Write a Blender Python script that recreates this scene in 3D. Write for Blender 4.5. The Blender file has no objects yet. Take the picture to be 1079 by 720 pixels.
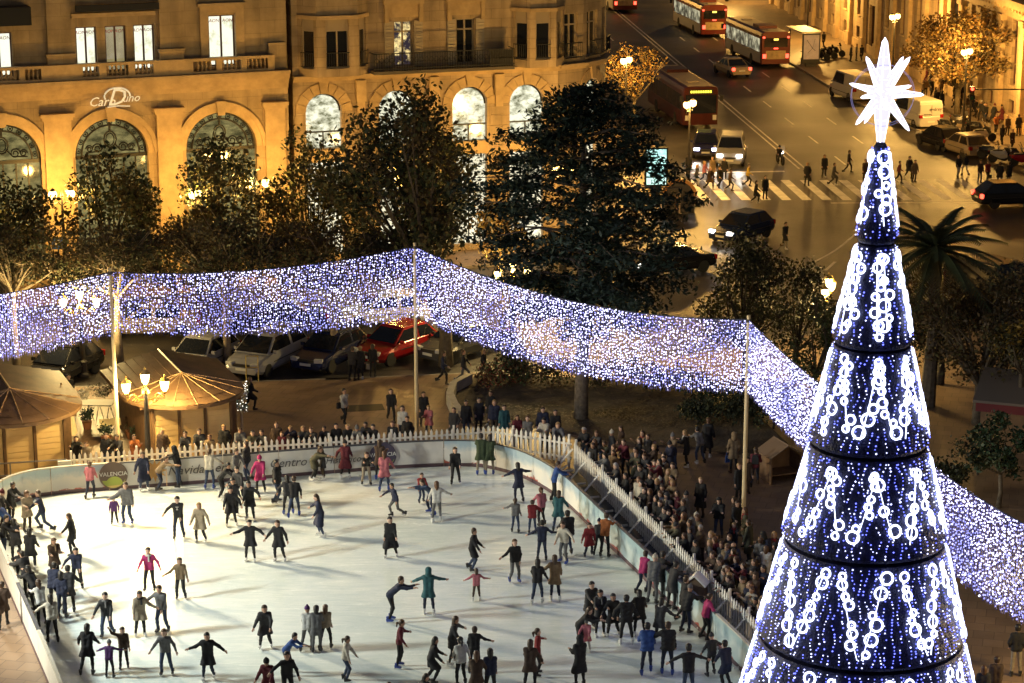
import bpy, math, random
import numpy as np
from mathutils import Vector, Matrix
R = math.radians
rnd = random.Random(11)
nrs = np.random.RandomState(5)
sc = bpy.context.scene
COL = sc.collection

# ------------------------------------------------------------ camera, sky, sun, exposure
CAM_H, CAM_F, CAM_T = 25.0, 2370.0, R(14.6)
cam = bpy.data.cameras.new('camera'); cam_o = bpy.data.objects.new('camera', cam); COL.objects.link(cam_o)
cam.sensor_width = 36.0; cam.lens = CAM_F / 1079.0 * 36.0; cam.clip_end = 2000; cam.clip_start = 1.0
cam_o.location = (0, 0, CAM_H); cam_o.rotation_euler = (R(90) - CAM_T, 0, 0)
sc.camera = cam_o
world = bpy.data.worlds.new('World'); sc.world = world; world.use_nodes = True
wn = world.node_tree
sky = wn.nodes.new('ShaderNodeTexSky'); sky.sky_type = 'NISHITA'; sky.sun_disc = False
SUN_EL, SUN_AZ = R(-1.9), R(250)
sky.sun_elevation = SUN_EL; sky.sun_rotation = SUN_AZ
wn.links.new(sky.outputs[0], wn.nodes['Background'].inputs[0])
wn.nodes['Background'].inputs[1].default_value = 0.14
sun = bpy.data.lights.new('moon_sun', 'SUN'); sun.energy = 0.02; sun.angle = R(8); sun.color = (1.0, .9, .8)
sun_o = bpy.data.objects.new('moon_sun', sun); COL.objects.link(sun_o)
sun_o.rotation_euler = (R(50), 0, R(30))
vs = sc.view_settings; vs.view_transform = 'Standard'; vs.look = 'None'; vs.gamma = 1.0; vs.use_curve_mapping = False
vs.exposure = 1.0
sc.cycles.use_denoising = True
sc.cycles.max_bounces = 6; sc.cycles.diffuse_bounces = 3; sc.cycles.glossy_bounces = 3
sc.cycles.transmission_bounces = 4; sc.cycles.transparent_max_bounces = 6
sc.cycles.sample_clamp_indirect = 3.0
sc.cycles.use_light_tree = True
SODIUM = (1.0, .54, .12); LANTERN = (1.0, .70, .26)

# ------------------------------------------------------------ helpers
def at(u, v, z=0.0):
    """real-world point at height z that the photograph shows at (u, v): used to survey the place"""
    dx = (u - 539.5) / CAM_F; dy = -(v - 360.0) / CAM_F
    c, s = math.cos(CAM_T), math.sin(CAM_T)
    Z = -s + dy * c; t = (z - CAM_H) / Z
    return Vector((dx * t, (c + dy * s) * t, z))

def zat(v, y):
    """height of a point at ground distance y seen at row v"""
    return CAM_H - y * math.tan(CAM_T - math.atan((360.0 - v) / CAM_F))

def tag(o, label=None, cat=None, group=None, kind=None):
    if label: o['label'] = label
    if cat: o['category'] = cat
    if group: o['group'] = group
    if kind: o['kind'] = kind
    return o

def thing(name, label, cat, loc=(0, 0, 0), rz=0.0, group=None):
    o = bpy.data.objects.new(name, None); COL.objects.link(o)
    o.location = loc; o.rotation_euler = (0, 0, rz); o.empty_display_size = .2
    return tag(o, label, cat, group)

_m = {}
def mat(name, col, rough=.7, metal=0.0, vary=0.0, vscale=3.0, col2=None, bump=0.0, bscale=20.0, emit=None, es=0.0,
        spec=.5, coord='Object', trans=0.0, detail=4.0):
    """one procedural material: base colour with noise variation, bump, optional emission"""
    if name in _m: return _m[name]
    m = bpy.data.materials.new(name); m.use_nodes = True; nt = m.node_tree
    b = nt.nodes['Principled BSDF']
    b.inputs['Base Color'].default_value = (*col, 1); b.inputs['Roughness'].default_value = rough
    b.inputs['Metallic'].default_value = metal; b.inputs['Specular IOR Level'].default_value = spec
    if trans: b.inputs['Transmission Weight'].default_value = trans
    if vary or bump or col2:
        tc = nt.nodes.new('ShaderNodeTexCoord')
    if vary or col2:
        n = nt.nodes.new('ShaderNodeTexNoise'); n.inputs['Scale'].default_value = vscale; n.inputs['Detail'].default_value = detail
        n.inputs['Roughness'].default_value = .65
        nt.links.new(tc.outputs[coord], n.inputs['Vector'])
        r = nt.nodes.new('ShaderNodeValToRGB')
        c2 = col2 if col2 else tuple(min(1, c * (1 + vary)) for c in col)
        c1 = col if col2 else tuple(c * (1 - vary) for c in col)
        r.color_ramp.elements[0].color = (*c1, 1); r.color_ramp.elements[1].color = (*c2, 1)
        r.color_ramp.elements[0].position = .32; r.color_ramp.elements[1].position = .68
        nt.links.new(n.outputs['Fac'], r.inputs[0]); nt.links.new(r.outputs[0], b.inputs['Base Color'])
    if bump:
        n2 = nt.nodes.new('ShaderNodeTexNoise'); n2.inputs['Scale'].default_value = bscale; n2.inputs['Detail'].default_value = 3
        nt.links.new(tc.outputs[coord], n2.inputs['Vector'])
        bp = nt.nodes.new('ShaderNodeBump'); bp.inputs['Strength'].default_value = bump; bp.inputs['Distance'].default_value = .05
        nt.links.new(n2.outputs['Fac'], bp.inputs['Height']); nt.links.new(bp.outputs[0], b.inputs['Normal'])
    if emit:
        b.inputs['Emission Color'].default_value = (*emit, 1); b.inputs['Emission Strength'].default_value = es
    _m[name] = m
    return m

def glow(name, col, s, front=True):
    """pure emitter for lamps, LEDs, lit panes"""
    if name in _m: return _m[name]
    m = bpy.data.materials.new(name); m.use_nodes = True; nt = m.node_tree; nt.nodes.clear()
    e = nt.nodes.new('ShaderNodeEmission'); e.inputs[0].default_value = (*col, 1); e.inputs[1].default_value = s
    o = nt.nodes.new('ShaderNodeOutputMaterial'); nt.links.new(e.outputs[0], o.inputs[0])
    _m[name] = m
    return m

def interior(name, c1, c2, s, scale=1.2, contrast=(.35, .7), stretch=(1, 1, 1)):
    """a lit window seen from far: the room behind, patchy light"""
    if name in _m: return _m[name]
    m = bpy.data.materials.new(name); m.use_nodes = True; nt = m.node_tree; nt.nodes.clear()
    tc = nt.nodes.new('ShaderNodeTexCoord'); mp = nt.nodes.new('ShaderNodeMapping'); mp.inputs['Scale'].default_value = stretch
    n = nt.nodes.new('ShaderNodeTexNoise'); n.inputs['Scale'].default_value = scale; n.inputs['Detail'].default_value = 5
    n.inputs['Roughness'].default_value = .7
    r = nt.nodes.new('ShaderNodeValToRGB'); r.color_ramp.elements[0].position, r.color_ramp.elements[1].position = contrast
    r.color_ramp.elements[0].color = (*c1, 1); r.color_ramp.elements[1].color = (*c2, 1)
    e = nt.nodes.new('ShaderNodeEmission'); e.inputs[1].default_value = s
    g = nt.nodes.new('ShaderNodeBsdfGlossy'); g.inputs['Roughness'].default_value = .08; g.inputs[0].default_value = (.05, .05, .05, 1)
    ad = nt.nodes.new('ShaderNodeAddShader')
    o = nt.nodes.new('ShaderNodeOutputMaterial')
    L = nt.links.new
    L(tc.outputs['Object'], mp.inputs[0]); L(mp.outputs[0], n.inputs['Vector']); L(n.outputs['Fac'], r.inputs[0]); L(r.outputs[0], e.inputs[0])
    L(e.outputs[0], ad.inputs[0]); L(g.outputs[0], ad.inputs[1]); L(ad.outputs[0], o.inputs[0])
    _m[name] = m
    return m

class MB:
    """collects shapes, then links them as ONE mesh object"""
    def __init__(s): s.v = []; s.f = []; s.m = []
    def add(s, vs, fs, mi=0):
        n = len(s.v); s.v += [tuple(p) for p in vs]
        s.f += [tuple(i + n for i in f) for f in fs]; s.m += [mi] * len(fs); return s
    def box(s, c, d, rz=0.0, mi=0, rx=0.0, ry=0.0, taper=1.0):
        x, y, z = d[0] / 2, d[1] / 2, d[2] / 2
        M = Matrix.Rotation(rz, 3, 'Z') @ Matrix.Rotation(ry, 3, 'Y') @ Matrix.Rotation(rx, 3, 'X')
        pts = []
        for k in (-1, 1):
            t = taper if k > 0 else 1
            for a, b in ((-1, -1), (1, -1), (1, 1), (-1, 1)): pts.append(M @ Vector((a * x * t, b * y * t, k * z)) + Vector(c))
        return s.add(pts, [(3, 2, 1, 0), (4, 5, 6, 7), (0, 1, 5, 4), (1, 2, 6, 5), (2, 3, 7, 6), (3, 0, 4, 7)], mi)
    def b2(s, x0, x1, y0, y1, z0, z1, mi=0):
        return s.box(((x0 + x1) / 2, (y0 + y1) / 2, (z0 + z1) / 2), (x1 - x0, y1 - y0, z1 - z0), mi=mi)
    def tube(s, pts, rad, seg=6, mi=0, cap=True):
        pts = [Vector(p) for p in pts]; n = len(pts)
        if not hasattr(rad, '__len__'): rad = [rad] * n
        V = []; F = []
        for i, p in enumerate(pts):
            d = (pts[min(i + 1, n - 1)] - pts[max(i - 1, 0)])
            d = d.normalized() if d.length > 1e-9 else Vector((0, 0, 1))
            up = Vector((0, 0, 1)) if abs(d.z) < .95 else Vector((1, 0, 0))
            a = d.cross(up).normalized(); b = d.cross(a)
            for k in range(seg):
                t = 2 * math.pi * k / seg; V.append(p + (a * math.cos(t) + b * math.sin(t)) * rad[i])
        for i in range(n - 1):
            for k in range(seg):
                k2 = (k + 1) % seg
                F.append((i * seg + k, i * seg + k2, (i + 1) * seg + k2, (i + 1) * seg + k))
        if cap: F.append(tuple(range(seg))[::-1]); F.append(tuple((n - 1) * seg + k for k in range(seg)))
        return s.add(V, F, mi)
    def lathe(s, prof, seg=12, c=(0, 0, 0), mi=0, axis='Z', a0=0.0):
        V = []; F = []; c = Vector(c)
        for r, z in prof:
            for k in range(seg):
                t = a0 + 2 * math.pi * k / seg
                p = Vector((r * math.cos(t), r * math.sin(t), z))
                if axis == 'X': p = Vector((p.z, p.x, p.y))
                elif axis == 'Y': p = Vector((p.x, p.z, p.y))
                V.append(p + c)
        for i in range(len(prof) - 1):
            for k in range(seg):
                k2 = (k + 1) % seg; F.append((i * seg + k, i * seg + k2, (i + 1) * seg + k2, (i + 1) * seg + k))
        F.append(tuple(range(seg))[::-1]); F.append(tuple((len(prof) - 1) * seg + k for k in range(seg)))
        return s.add(V, F, mi)
    def prism(s, poly, z0, z1, mi=0, M=None):
        """polygon in xy extruded in z; M maps to other planes"""
        n = len(poly); V = [Vector((x, y, z0)) for x, y in poly] + [Vector((x, y, z1)) for x, y in poly]
        if M is not None: V = [M @ p for p in V]
        F = [tuple(range(n))[::-1], tuple(range(n, 2 * n))] + [(i, (i + 1) % n, n + (i + 1) % n, n + i) for i in range(n)]
        return s.add(V, F, mi)
    def build(s, name, mats, parent=None, loc=None, rz=None, smooth=False, bevel=0.0):
        me = bpy.data.meshes.new(name); me.from_pydata(s.v, [], s.f)
        if not isinstance(mats, (list, tuple)): mats = [mats]
        for m in mats: me.materials.append(m)
        if len(mats) > 1: me.polygons.foreach_set('material_index', s.m)
        if smooth: me.polygons.foreach_set('use_smooth', [True] * len(me.polygons))
        me.update()
        o = bpy.data.objects.new(name, me); COL.objects.link(o)
        if parent is not None: o.parent = parent
        if loc is not None: o.location = loc
        if rz is not None: o.rotation_euler = (0, 0, rz)
        if bevel:
            bv = o.modifiers.new('bevel', 'BEVEL'); bv.width = bevel; bv.segments = 2; bv.limit_method = 'ANGLE'
        return o

def np_mesh(name, V, F, mats, parent=None, mi=None, smooth=False):
    me = bpy.data.meshes.new(name); V = np.asarray(V, np.float32); F = np.asarray(F, np.int32)
    k = F.shape[1]
    me.vertices.add(len(V)); me.vertices.foreach_set('co', V.ravel())
    me.loops.add(F.size); me.loops.foreach_set('vertex_index', F.ravel())
    me.polygons.add(len(F)); me.polygons.foreach_set('loop_start', np.arange(0, F.size, k, dtype=np.int32))
    me.polygons.foreach_set('loop_total', np.full(len(F), k, np.int32))
    if not isinstance(mats, (list, tuple)): mats = [mats]
    for m in mats: me.materials.append(m)
    if mi is not None: me.polygons.foreach_set('material_index', np.asarray(mi, np.int32))
    if smooth: me.polygons.foreach_set('use_smooth', np.ones(len(F), bool))
    me.update(calc_edges=True); me.validate()
    o = bpy.data.objects.new(name, me); COL.objects.link(o)
    if parent is not None: o.parent = parent
    return o

def share(name, me, parent=None, loc=None, rot=None, scale=None):
    o = bpy.data.objects.new(name, me); COL.objects.link(o)
    if parent is not None: o.parent = parent
    if loc is not None: o.location = loc
    if rot is not None: o.rotation_euler = rot
    if scale is not None: o.scale = (scale,) * 3 if not hasattr(scale, '__len__') else scale
    return o

def copy_tree(o, parent=None):
    c = o.copy(); COL.objects.link(c); c.parent = parent
    for ch in list(o.children): copy_tree(ch, c)
    return c

def text_mesh(body, size, extrude=.01, align='CENTER', shear=0.0):
    cu = bpy.data.curves.new('lettering', 'FONT'); cu.body = body; cu.size = size; cu.extrude = extrude; cu.align_x = align; cu.shear = shear
    cu.resolution_u = 2
    o = bpy.data.objects.new('lettering', cu); COL.objects.link(o)
    dg = bpy.context.evaluated_depsgraph_get(); me = bpy.data.meshes.new_from_object(o.evaluated_get(dg))
    bpy.data.objects.remove(o); bpy.data.curves.remove(cu)
    return me

def lettering(body, size, m, parent, loc, rot=(math.pi / 2, 0, 0), extrude=.01, align='CENTER', shear=0.0, name='lettering'):
    me = text_mesh(body, size, extrude, align, shear); me.name = name; me.materials.clear(); me.materials.append(m)
    return share(name, me, parent, loc, rot)

def point_lamp(name, loc, color, power, radius=.12, parent=None):
    l = bpy.data.lights.new(name, 'POINT'); l.energy = power; l.color = color; l.shadow_soft_size = radius
    o = bpy.data.objects.new(name, l); COL.objects.link(o); o.location = loc
    if parent is not None: o.parent = parent
    return o

def arc(cx, cy, r, a0, a1, n):
    return [(cx + r * math.cos(a0 + (a1 - a0) * i / n), cy + r * math.sin(a0 + (a1 - a0) * i / n)) for i in range(n + 1)]

def resample(pts, step):
    P = [Vector(p) for p in pts]; out = [P[0].copy()]; carry = 0.0
    for a, b in zip(P[:-1], P[1:]):
        L = (b - a).length; t = step - carry
        while t <= L: out.append(a + (b - a) * (t / L)); t += step
        carry = L - (t - step)
    return out

def catmull(pts, n=6, closed=False):
    P = [Vector(p) for p in pts]; out = []; N = len(P)
    rng = range(N) if closed else range(N - 1)
    for i in rng:
        g = (lambda k: P[k % N]) if closed else (lambda k: P[max(0, min(N - 1, k))])
        p0, p1, p2, p3 = g(i - 1), g(i), g(i + 1), g(i + 2)
        for j in range(n):
            t = j / n
            out.append(.5 * ((2 * p1) + (p2 - p0) * t + (2 * p0 - 5 * p1 + 4 * p2 - p3) * t * t + (3 * p1 - p0 - 3 * p2 + p3) * t ** 3))
    if not closed: out.append(P[-1].copy())
    return out
# ------------------------------------------------------------ the setting: ground, roads, plaza, pavements
RZ = -0.12                                            # level of the carriageway
def road_material():
    m = mat('asphalt', (.046, .041, .038), rough=.42, vary=.55, vscale=.3, bump=.25, bscale=60, detail=10)
    nt = m.node_tree; b = nt.nodes['Principled BSDF']
    tc = nt.nodes.new('ShaderNodeTexCoord'); n = nt.nodes.new('ShaderNodeTexNoise'); n.inputs['Scale'].default_value = .12; n.inputs['Detail'].default_value = 5
    mr = nt.nodes.new('ShaderNodeMapRange'); mr.inputs[3].default_value = .33; mr.inputs[4].default_value = .62
    nt.links.new(tc.outputs['Object'], n.inputs['Vector']); nt.links.new(n.outputs['Fac'], mr.inputs[0]); nt.links.new(mr.outputs[0], b.inputs['Roughness'])
    return m
M_ASPH = road_material()
def paving_material(name, c1, c2, size, rough):
    """slabs too small to tell apart from here: joints as fine relief and tone"""
    m = bpy.data.materials.new(name); m.use_nodes = True; nt = m.node_tree; b = nt.nodes['Principled BSDF']; L = nt.links.new
    tc = nt.nodes.new('ShaderNodeTexCoord'); mp = nt.nodes.new('ShaderNodeMapping'); mp.inputs['Rotation'].default_value = (0, 0, R(14))
    br = nt.nodes.new('ShaderNodeTexBrick'); br.inputs['Scale'].default_value = 1.0; br.inputs['Brick Width'].default_value = size; br.inputs['Row Height'].default_value = size
    br.inputs['Mortar Size'].default_value = .012; br.inputs['Color1'].default_value = (*c1, 1); br.inputs['Color2'].default_value = (*c2, 1); br.inputs['Mortar'].default_value = (*[c * .5 for c in c1], 1)
    n = nt.nodes.new('ShaderNodeTexNoise'); n.inputs['Scale'].default_value = .22; n.inputs['Detail'].default_value = 7; n.inputs['Roughness'].default_value = .65
    mx = nt.nodes.new('ShaderNodeMix'); mx.data_type = 'RGBA'; mx.blend_type = 'MULTIPLY'; mx.inputs[0].default_value = .75
    rp = nt.nodes.new('ShaderNodeValToRGB'); rp.color_ramp.elements[0].position = .3; rp.color_ramp.elements[1].position = .72
    rp.color_ramp.elements[0].color = (.38, .36, .34, 1); rp.color_ramp.elements[1].color = (1.15, 1.1, 1.05, 1)
    L(tc.outputs['Object'], mp.inputs[0]); L(mp.outputs[0], br.inputs['Vector']); L(tc.outputs['Object'], n.inputs['Vector']); L(n.outputs['Fac'], rp.inputs[0])
    L(br.outputs['Color'], mx.inputs[6]); L(rp.outputs[0], mx.inputs[7]); L(mx.outputs[2], b.inputs['Base Color'])
    mr = nt.nodes.new('ShaderNodeMapRange'); mr.inputs[3].default_value = rough - .14; mr.inputs[4].default_value = rough + .2
    L(n.outputs['Fac'], mr.inputs[0]); L(mr.outputs[0], b.inputs['Roughness'])
    return m
M_PLAZA = paving_material('plaza_stone', (.33, .225, .145), (.25, .17, .11), .6, .44)
M_WALK = paving_material('pavement_stone', (.25, .19, .13), (.20, .15, .105), .4, .5)
M_KERB = mat('kerb_granite', (.28, .25, .22), .7, vary=.3, vscale=2)
M_PAINT = mat('road_paint', (.62, .60, .55), .6, vary=.25, vscale=1.5)
M_SOIL = mat('bed_soil', (.055, .04, .028), .95, vary=.5, vscale=1.2, bump=.8, bscale=8)

g = MB(); g.add([(-600, -200, -.135), (600, -200, -.135), (600, 900, -.135), (-600, 900, -.135)], [(0, 1, 2, 3)])
tag(g.build('ground', M_ASPH), kind='structure')

def sheet(name, poly, z, m, parent=None):
    b = MB(); b.add([(x, y, z) for x, y in poly], [tuple(range(len(poly)))])
    return b.build(name, m, parent)
# the plaza ring road and the avenue running away from us
ROAD = [(-120, 60), (-24, 89), (-3, 92), (9, 96.5), (16, 101), (24, 103), (60, 100), (120, 90), (120, 122), (62, 130), (40, 137), (33, 142), (28.6, 150), (26.6, 158), (25.2, 168), (23.6, 184), (21, 210), (14, 300), (5, 420),
        (-8, 420), (-1, 300), (5, 215), (7.5, 180), (9.3, 160), (10, 146), (9.4, 136), (8.2, 124), (5.5, 114.5), (-22, 102), (-120, 66)]
road = tag(sheet('road', ROAD, RZ, M_ASPH), kind='structure')
def slab(name, poly, m, top=0.0, kerb=.15):
    if sum(a[0] * b[1] - b[0] * a[1] for a, b in zip(poly, poly[1:] + poly[:1])) < 0: poly = poly[::-1]
    b = MB(); b.prism(poly, -.134, top); o = b.build(name, m); tag(o, kind='structure')
    k = MB(); n = len(poly)
    c = Vector((sum(p[0] for p in poly) / n, sum(p[1] for p in poly) / n, 0))
    for i in range(n):
        a = Vector((*poly[i], 0)); d = Vector((*poly[(i + 1) % n], 0)) - a
        if d.length < .05 or d.length > 160: continue
        nrm = Vector((d.y, -d.x, 0)).normalized()
        k.add([a + nrm * .004 + Vector((0, 0, -.134)), a + d + nrm * .004 + Vector((0, 0, -.134)), a + d + nrm * .004 + Vector((0, 0, top + .006)), a + nrm * .004 + Vector((0, 0, top + .006)),
               a - nrm * kerb + Vector((0, 0, top + .006)), a + d - nrm * kerb + Vector((0, 0, top + .006))], [(0, 1, 2, 3), (3, 2, 5, 4)])
    k.build('kerb', M_KERB, o)
    return o
smooth2 = lambda pts: [(p.x, p.y) for p in catmull([(x, y, 0) for x, y in pts], 5)]
PLAZA = [(-120, -60), (120, -60), (120, 88)] + smooth2([(60, 98), (24, 101.5), (16, 99), (8, 94), (-3, 90.6), (-24, 88)]) + [(-120, 59)]
slab('plaza', PLAZA, M_PLAZA)
slab('pavement', [(-120, 67), (-22, 102.6)] + smooth2([(4.6, 114), (7.6, 119), (8.8, 127), (9.6, 140), (9, 158), (7.2, 180), (4.6, 215), (-1.2, 300)]) + [(-8, 420), (-40, 420), (-120, 200)], M_WALK)
slab('pavement', [(120, 123)] + [(62, 130.6)] + smooth2([(40, 137.6), (34, 142), (29.2, 150), (27.2, 158), (25.6, 168), (24.0, 184), (21.4, 210), (14.4, 300)]) + [(6, 420), (160, 420), (160, 200)], M_WALK)

# painted markings, 4 mm over the asphalt, each stripe a piece of its own
def strip(name, a, b, w, z=RZ + .004, m=None, parent=None):
    a, b = Vector((a[0], a[1], z)), Vector((b[0], b[1], z)); d = (b - a).normalized(); s = Vector((-d.y, d.x, 0)) * w / 2
    q = MB(); q.add([a - s, b - s, b + s, a + s], [(0, 1, 2, 3)]); return q.build(name, m or M_PAINT, parent or road)
def rd(x, y): return x - (y - 150) * .085             # x of a line along the avenue, named by where it meets y = 150
for x in (17.15, 17.55): strip('lane_line', (rd(x, 139.5), 139.5), (rd(x, 235), 235), .13)
for lane in (13.9, 20.4, 23.4):
    for k in range(9):
        y = 141 + k * 8.0
        strip('lane_dash', (rd(lane, y), y), (rd(lane, y + 3), y + 3), .13)
for k in range(18):
    x = 9.6 + k * 1.18
    ya, yb = 129.2 + max(0, (k - 12)) * .18, 135.6 + max(0, k - 12) * .12
    strip('crosswalk_stripe', (x + .55, ya), (x, yb), .55)
strip('stop_line', (10.6, 138.0), (17.0, 138.6), .38)
strip('stop_line', (18.5, 128.3), (33, 128.6), .16)
# worn lane curve across the ring road
cv = [at(u, v, RZ + .004) for u, v in ((858, 276), (880, 264), (900, 248), (912, 238))]
for a, b in zip(catmull(cv, 4)[:-1], catmull(cv, 4)[1:]): strip('lane_line', a, b, .14)
for u0, v0, u1, v1 in ((870, 285, 880, 276), (1040, 281, 1076, 288), (1000, 296, 1030, 300), (905, 100, 930, 112), (880, 83, 895, 92)):
    a, b = at(u0, v0, RZ), at(u1, v1, RZ); strip('lane_line', a, b, .16)
# red-painted bay at the stop, dark tree pits and manhole covers in the plaza
for u, v, w, h in ((383, 430, 1.6, .9), (355, 398, 1.0, .7), (560, 372, 1.2, .8)):
    p = at(u, v); b = MB(); b.box((0, 0, 0.003), (w, h, .006)); o = b.build('drain_cover', mat('drain_iron', (.06, .055, .05), .6, .6), None, (p.x, p.y, 0), R(10)); tag(o, 'dark iron drain cover in the %s' % {383: 'open paving right of the man in white', 355: 'paving before the parked cars', 560: 'paving by the planted bed'}[u], 'drain cover', 'drain covers')

# ------------------------------------------------------------ ice rink
RINK = [(-16.31, 67.55), (-17.1, 69.7), (-17.6, 71.6), (-17.55, 73.0), (-16.9, 74.2), (-15.5, 74.85), (-13.0, 75.45), (-9.78, 76.25), (-5.13, 77.45), (-3.2, 77.85), (-1.7, 77.95), (-.7, 77.6), (.52, 76.4), (1.66, 74.2),
        (2.42, 71.86), (3.12, 69.55), (4.66, 64.7), (5.86, 61.0), (6.5, 58.9), (6.95, 57.1), (6.9, 55.7), (6.0, 54.4), (4.2, 53.5), (-4, 50.8), (-8.2, 49.6), (-9.5, 49.9), (-10.4, 51.4), (-12.86, 58.23)]
RK = [(p.x, p.y) for p in catmull([(x, y, 0) for x, y in RINK], 3, closed=True)]
def ice_material():
    m = bpy.data.materials.new('ice'); m.use_nodes = True; nt = m.node_tree; b = nt.nodes['Principled BSDF']; L = nt.links.new
    tc = nt.nodes.new('ShaderNodeTexCoord')
    n = nt.nodes.new('ShaderNodeTexNoise'); n.inputs['Scale'].default_value = .25; n.inputs['Detail'].default_value = 8; n.inputs['Roughness'].default_value = .6
    L(tc.outputs['Object'], n.inputs['Vector'])
    r = nt.nodes.new('ShaderNodeValToRGB'); r.color_ramp.elements[0].color = (.66, .73, .70, 1); r.color_ramp.elements[1].color = (.82, .85, .80, 1)
    r.color_ramp.elements[0].position = .33; r.color_ramp.elements[1].position = .66
    L(n.outputs['Fac'], r.inputs[0])
    # skate scratches: stretched fine noise, rough powder against wet glaze
    mp = nt.nodes.new('ShaderNodeMapping'); mp.inputs['Rotation'].default_value = (0, 0, R(14)); mp.inputs['Scale'].default_value = (.5, 2.6, 1)
    L(tc.outputs['Object'], mp.inputs[0])
    n2 = nt.nodes.new('ShaderNodeTexNoise'); n2.inputs['Scale'].default_value = 1.4; n2.inputs['Detail'].default_value = 8; n2.inputs['Roughness'].default_value = .72; n2.inputs['Distortion'].default_value = 1.2
    L(mp.outputs[0], n2.inputs['Vector'])
    mr = nt.nodes.new('ShaderNodeMapRange'); mr.inputs[1].default_value = .32; mr.inputs[2].default_value = .68; mr.inputs[3].default_value = .09; mr.inputs[4].default_value = .30
    L(n2.outputs['Fac'], mr.inputs[0]); L(mr.outputs[0], b.inputs['Roughness'])
    n3 = nt.nodes.new('ShaderNodeTexNoise'); n3.inputs['Scale'].default_value = 7; n3.inputs['Detail'].default_value = 5
    L(mp.outputs[0], n3.inputs['Vector'])
    bp = nt.nodes.new('ShaderNodeBump'); bp.inputs['Strength'].default_value = .16; bp.inputs['Distance'].default_value = .03
    L(n3.outputs['Fac'], bp.inputs['Height']); L(bp.outputs[0], b.inputs['Normal'])
    # blade cuts: thin pale lines where two warped noises cross a level
    n4 = nt.nodes.new('ShaderNodeTexNoise'); n4.inputs['Scale'].default_value = .55; n4.inputs['Detail'].default_value = 9; n4.inputs['Roughness'].default_value = .58; n4.inputs['Distortion'].default_value = 2.2
    L(tc.outputs['Object'], n4.inputs['Vector'])
    wv = nt.nodes.new('ShaderNodeMath'); wv.operation = 'MULTIPLY'; wv.inputs[1].default_value = 26.0; L(n4.outputs['Fac'], wv.inputs[0])
    fr_ = nt.nodes.new('ShaderNodeMath'); fr_.operation = 'PINGPONG'; fr_.inputs[1].default_value = .5; L(wv.outputs[0], fr_.inputs[0])
    th_ = nt.nodes.new('ShaderNodeMapRange'); th_.inputs[1].default_value = .0; th_.inputs[2].default_value = .15; th_.inputs[3].default_value = 1.0; th_.inputs[4].default_value = 0.0; L(fr_.outputs[0], th_.inputs[0])
    mk = nt.nodes.new('ShaderNodeMath'); mk.operation = 'MULTIPLY'; L(th_.outputs[0], mk.inputs[0]); L(n2.outputs['Fac'], mk.inputs[1])
    mc = nt.nodes.new('ShaderNodeMix'); mc.data_type = 'RGBA'; L(mk.outputs[0], mc.inputs[0]); L(r.outputs[0], mc.inputs[6]); mc.inputs[7].default_value = (.90, .93, .92, 1)
    mg = nt.nodes.new('ShaderNodeMix'); mg.data_type = 'RGBA'; mg.blend_type = 'MULTIPLY'; mg.inputs[0].default_value = .55; L(mc.outputs[2], mg.inputs[6])
    rg = nt.nodes.new('ShaderNodeValToRGB'); rg.color_ramp.elements[0].position = .35; rg.color_ramp.elements[1].position = .6; rg.color_ramp.elements[0].color = (.74, .82, .83, 1); rg.color_ramp.elements[1].color = (1.05, 1.05, 1.03, 1)
    L(n2.outputs['Fac'], rg.inputs[0]); L(rg.outputs[0], mg.inputs[7]); L(mg.outputs[2], b.inputs['Base Color'])
    b.inputs['IOR'].default_value = 1.33
    return m
ice = MB(); ice.add([(x, y, .012) for x, y in RK[::-1]], [tuple(range(len(RK)))])
tag(ice.build('ice', ice_material()), kind='structure')
mt = MB(); mt.add([(x, y, .006) for x, y in ((1.2, 76.6), (2.2, 77.8), (7.4, 60.0), (7.9, 57.0), (6.9, 57.1), (5.9, 61), (2.6, 71.8), (1.6, 74.6))][::-1], [tuple(range(8))])
tag(mt.build('path', mat('rubber_matting', (.045, .06, .055), .6, vary=.4, vscale=1.2)), kind='structure')

# boards round the ice: panels 2 m long, each a piece; printed banners
def banner(name, top, mid, low, s=.9):
    """printed vinyl: sky over snow drifts over a red ribbon (flat print)"""
    m = bpy.data.materials.new(name); m.use_nodes = True; nt = m.node_tree; b = nt.nodes['Principled BSDF']; L = nt.links.new
    b.inputs['Roughness'].default_value = .35
    tc = nt.nodes.new('ShaderNodeTexCoord'); sp = nt.nodes.new('ShaderNodeSeparateXYZ'); L(tc.outputs['Object'], sp.inputs[0])
    n = nt.nodes.new('ShaderNodeTexNoise'); n.inputs['Scale'].default_value = s; n.inputs['Detail'].default_value = 6; n.inputs['Roughness'].default_value = .7; L(tc.outputs['Object'], n.inputs['Vector'])
    ma = nt.nodes.new('ShaderNodeMath'); ma.operation = 'MULTIPLY_ADD'; ma.inputs[1].default_value = .9; ma.inputs[2].default_value = -.45; L(n.outputs['Fac'], ma.inputs[0])
    ad = nt.nodes.new('ShaderNodeMath'); ad.operation = 'ADD'; L(sp.outputs[2], ad.inputs[0]); L(ma.outputs[0], ad.inputs[1])
    r = nt.nodes.new('ShaderNodeValToRGB'); e = r.color_ramp.elements; e[0].position = .0; e[0].color = (*low, 1); e[1].position = 1.0; e[1].color = (*top, 1)
    for pos, c in ((.13, low), (.16, mid), (.55, mid), (.66, [.5 * (a + q) for a, q in zip(mid, top)]), (.8, top)):
        k = e.new(pos); k.color = (*c, 1)
    L(ad.outputs[0], r.inputs[0]); L(r.outputs[0], b.inputs['Base Color'])
    return m
M_BW = mat('banner_white', (.62, .60, .56), .4, vary=.08, vscale=1.5)
M_BS = banner('banner_snow_scene', (.36, .47, .54), (.70, .69, .64), (.42, .10, .07))
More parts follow.
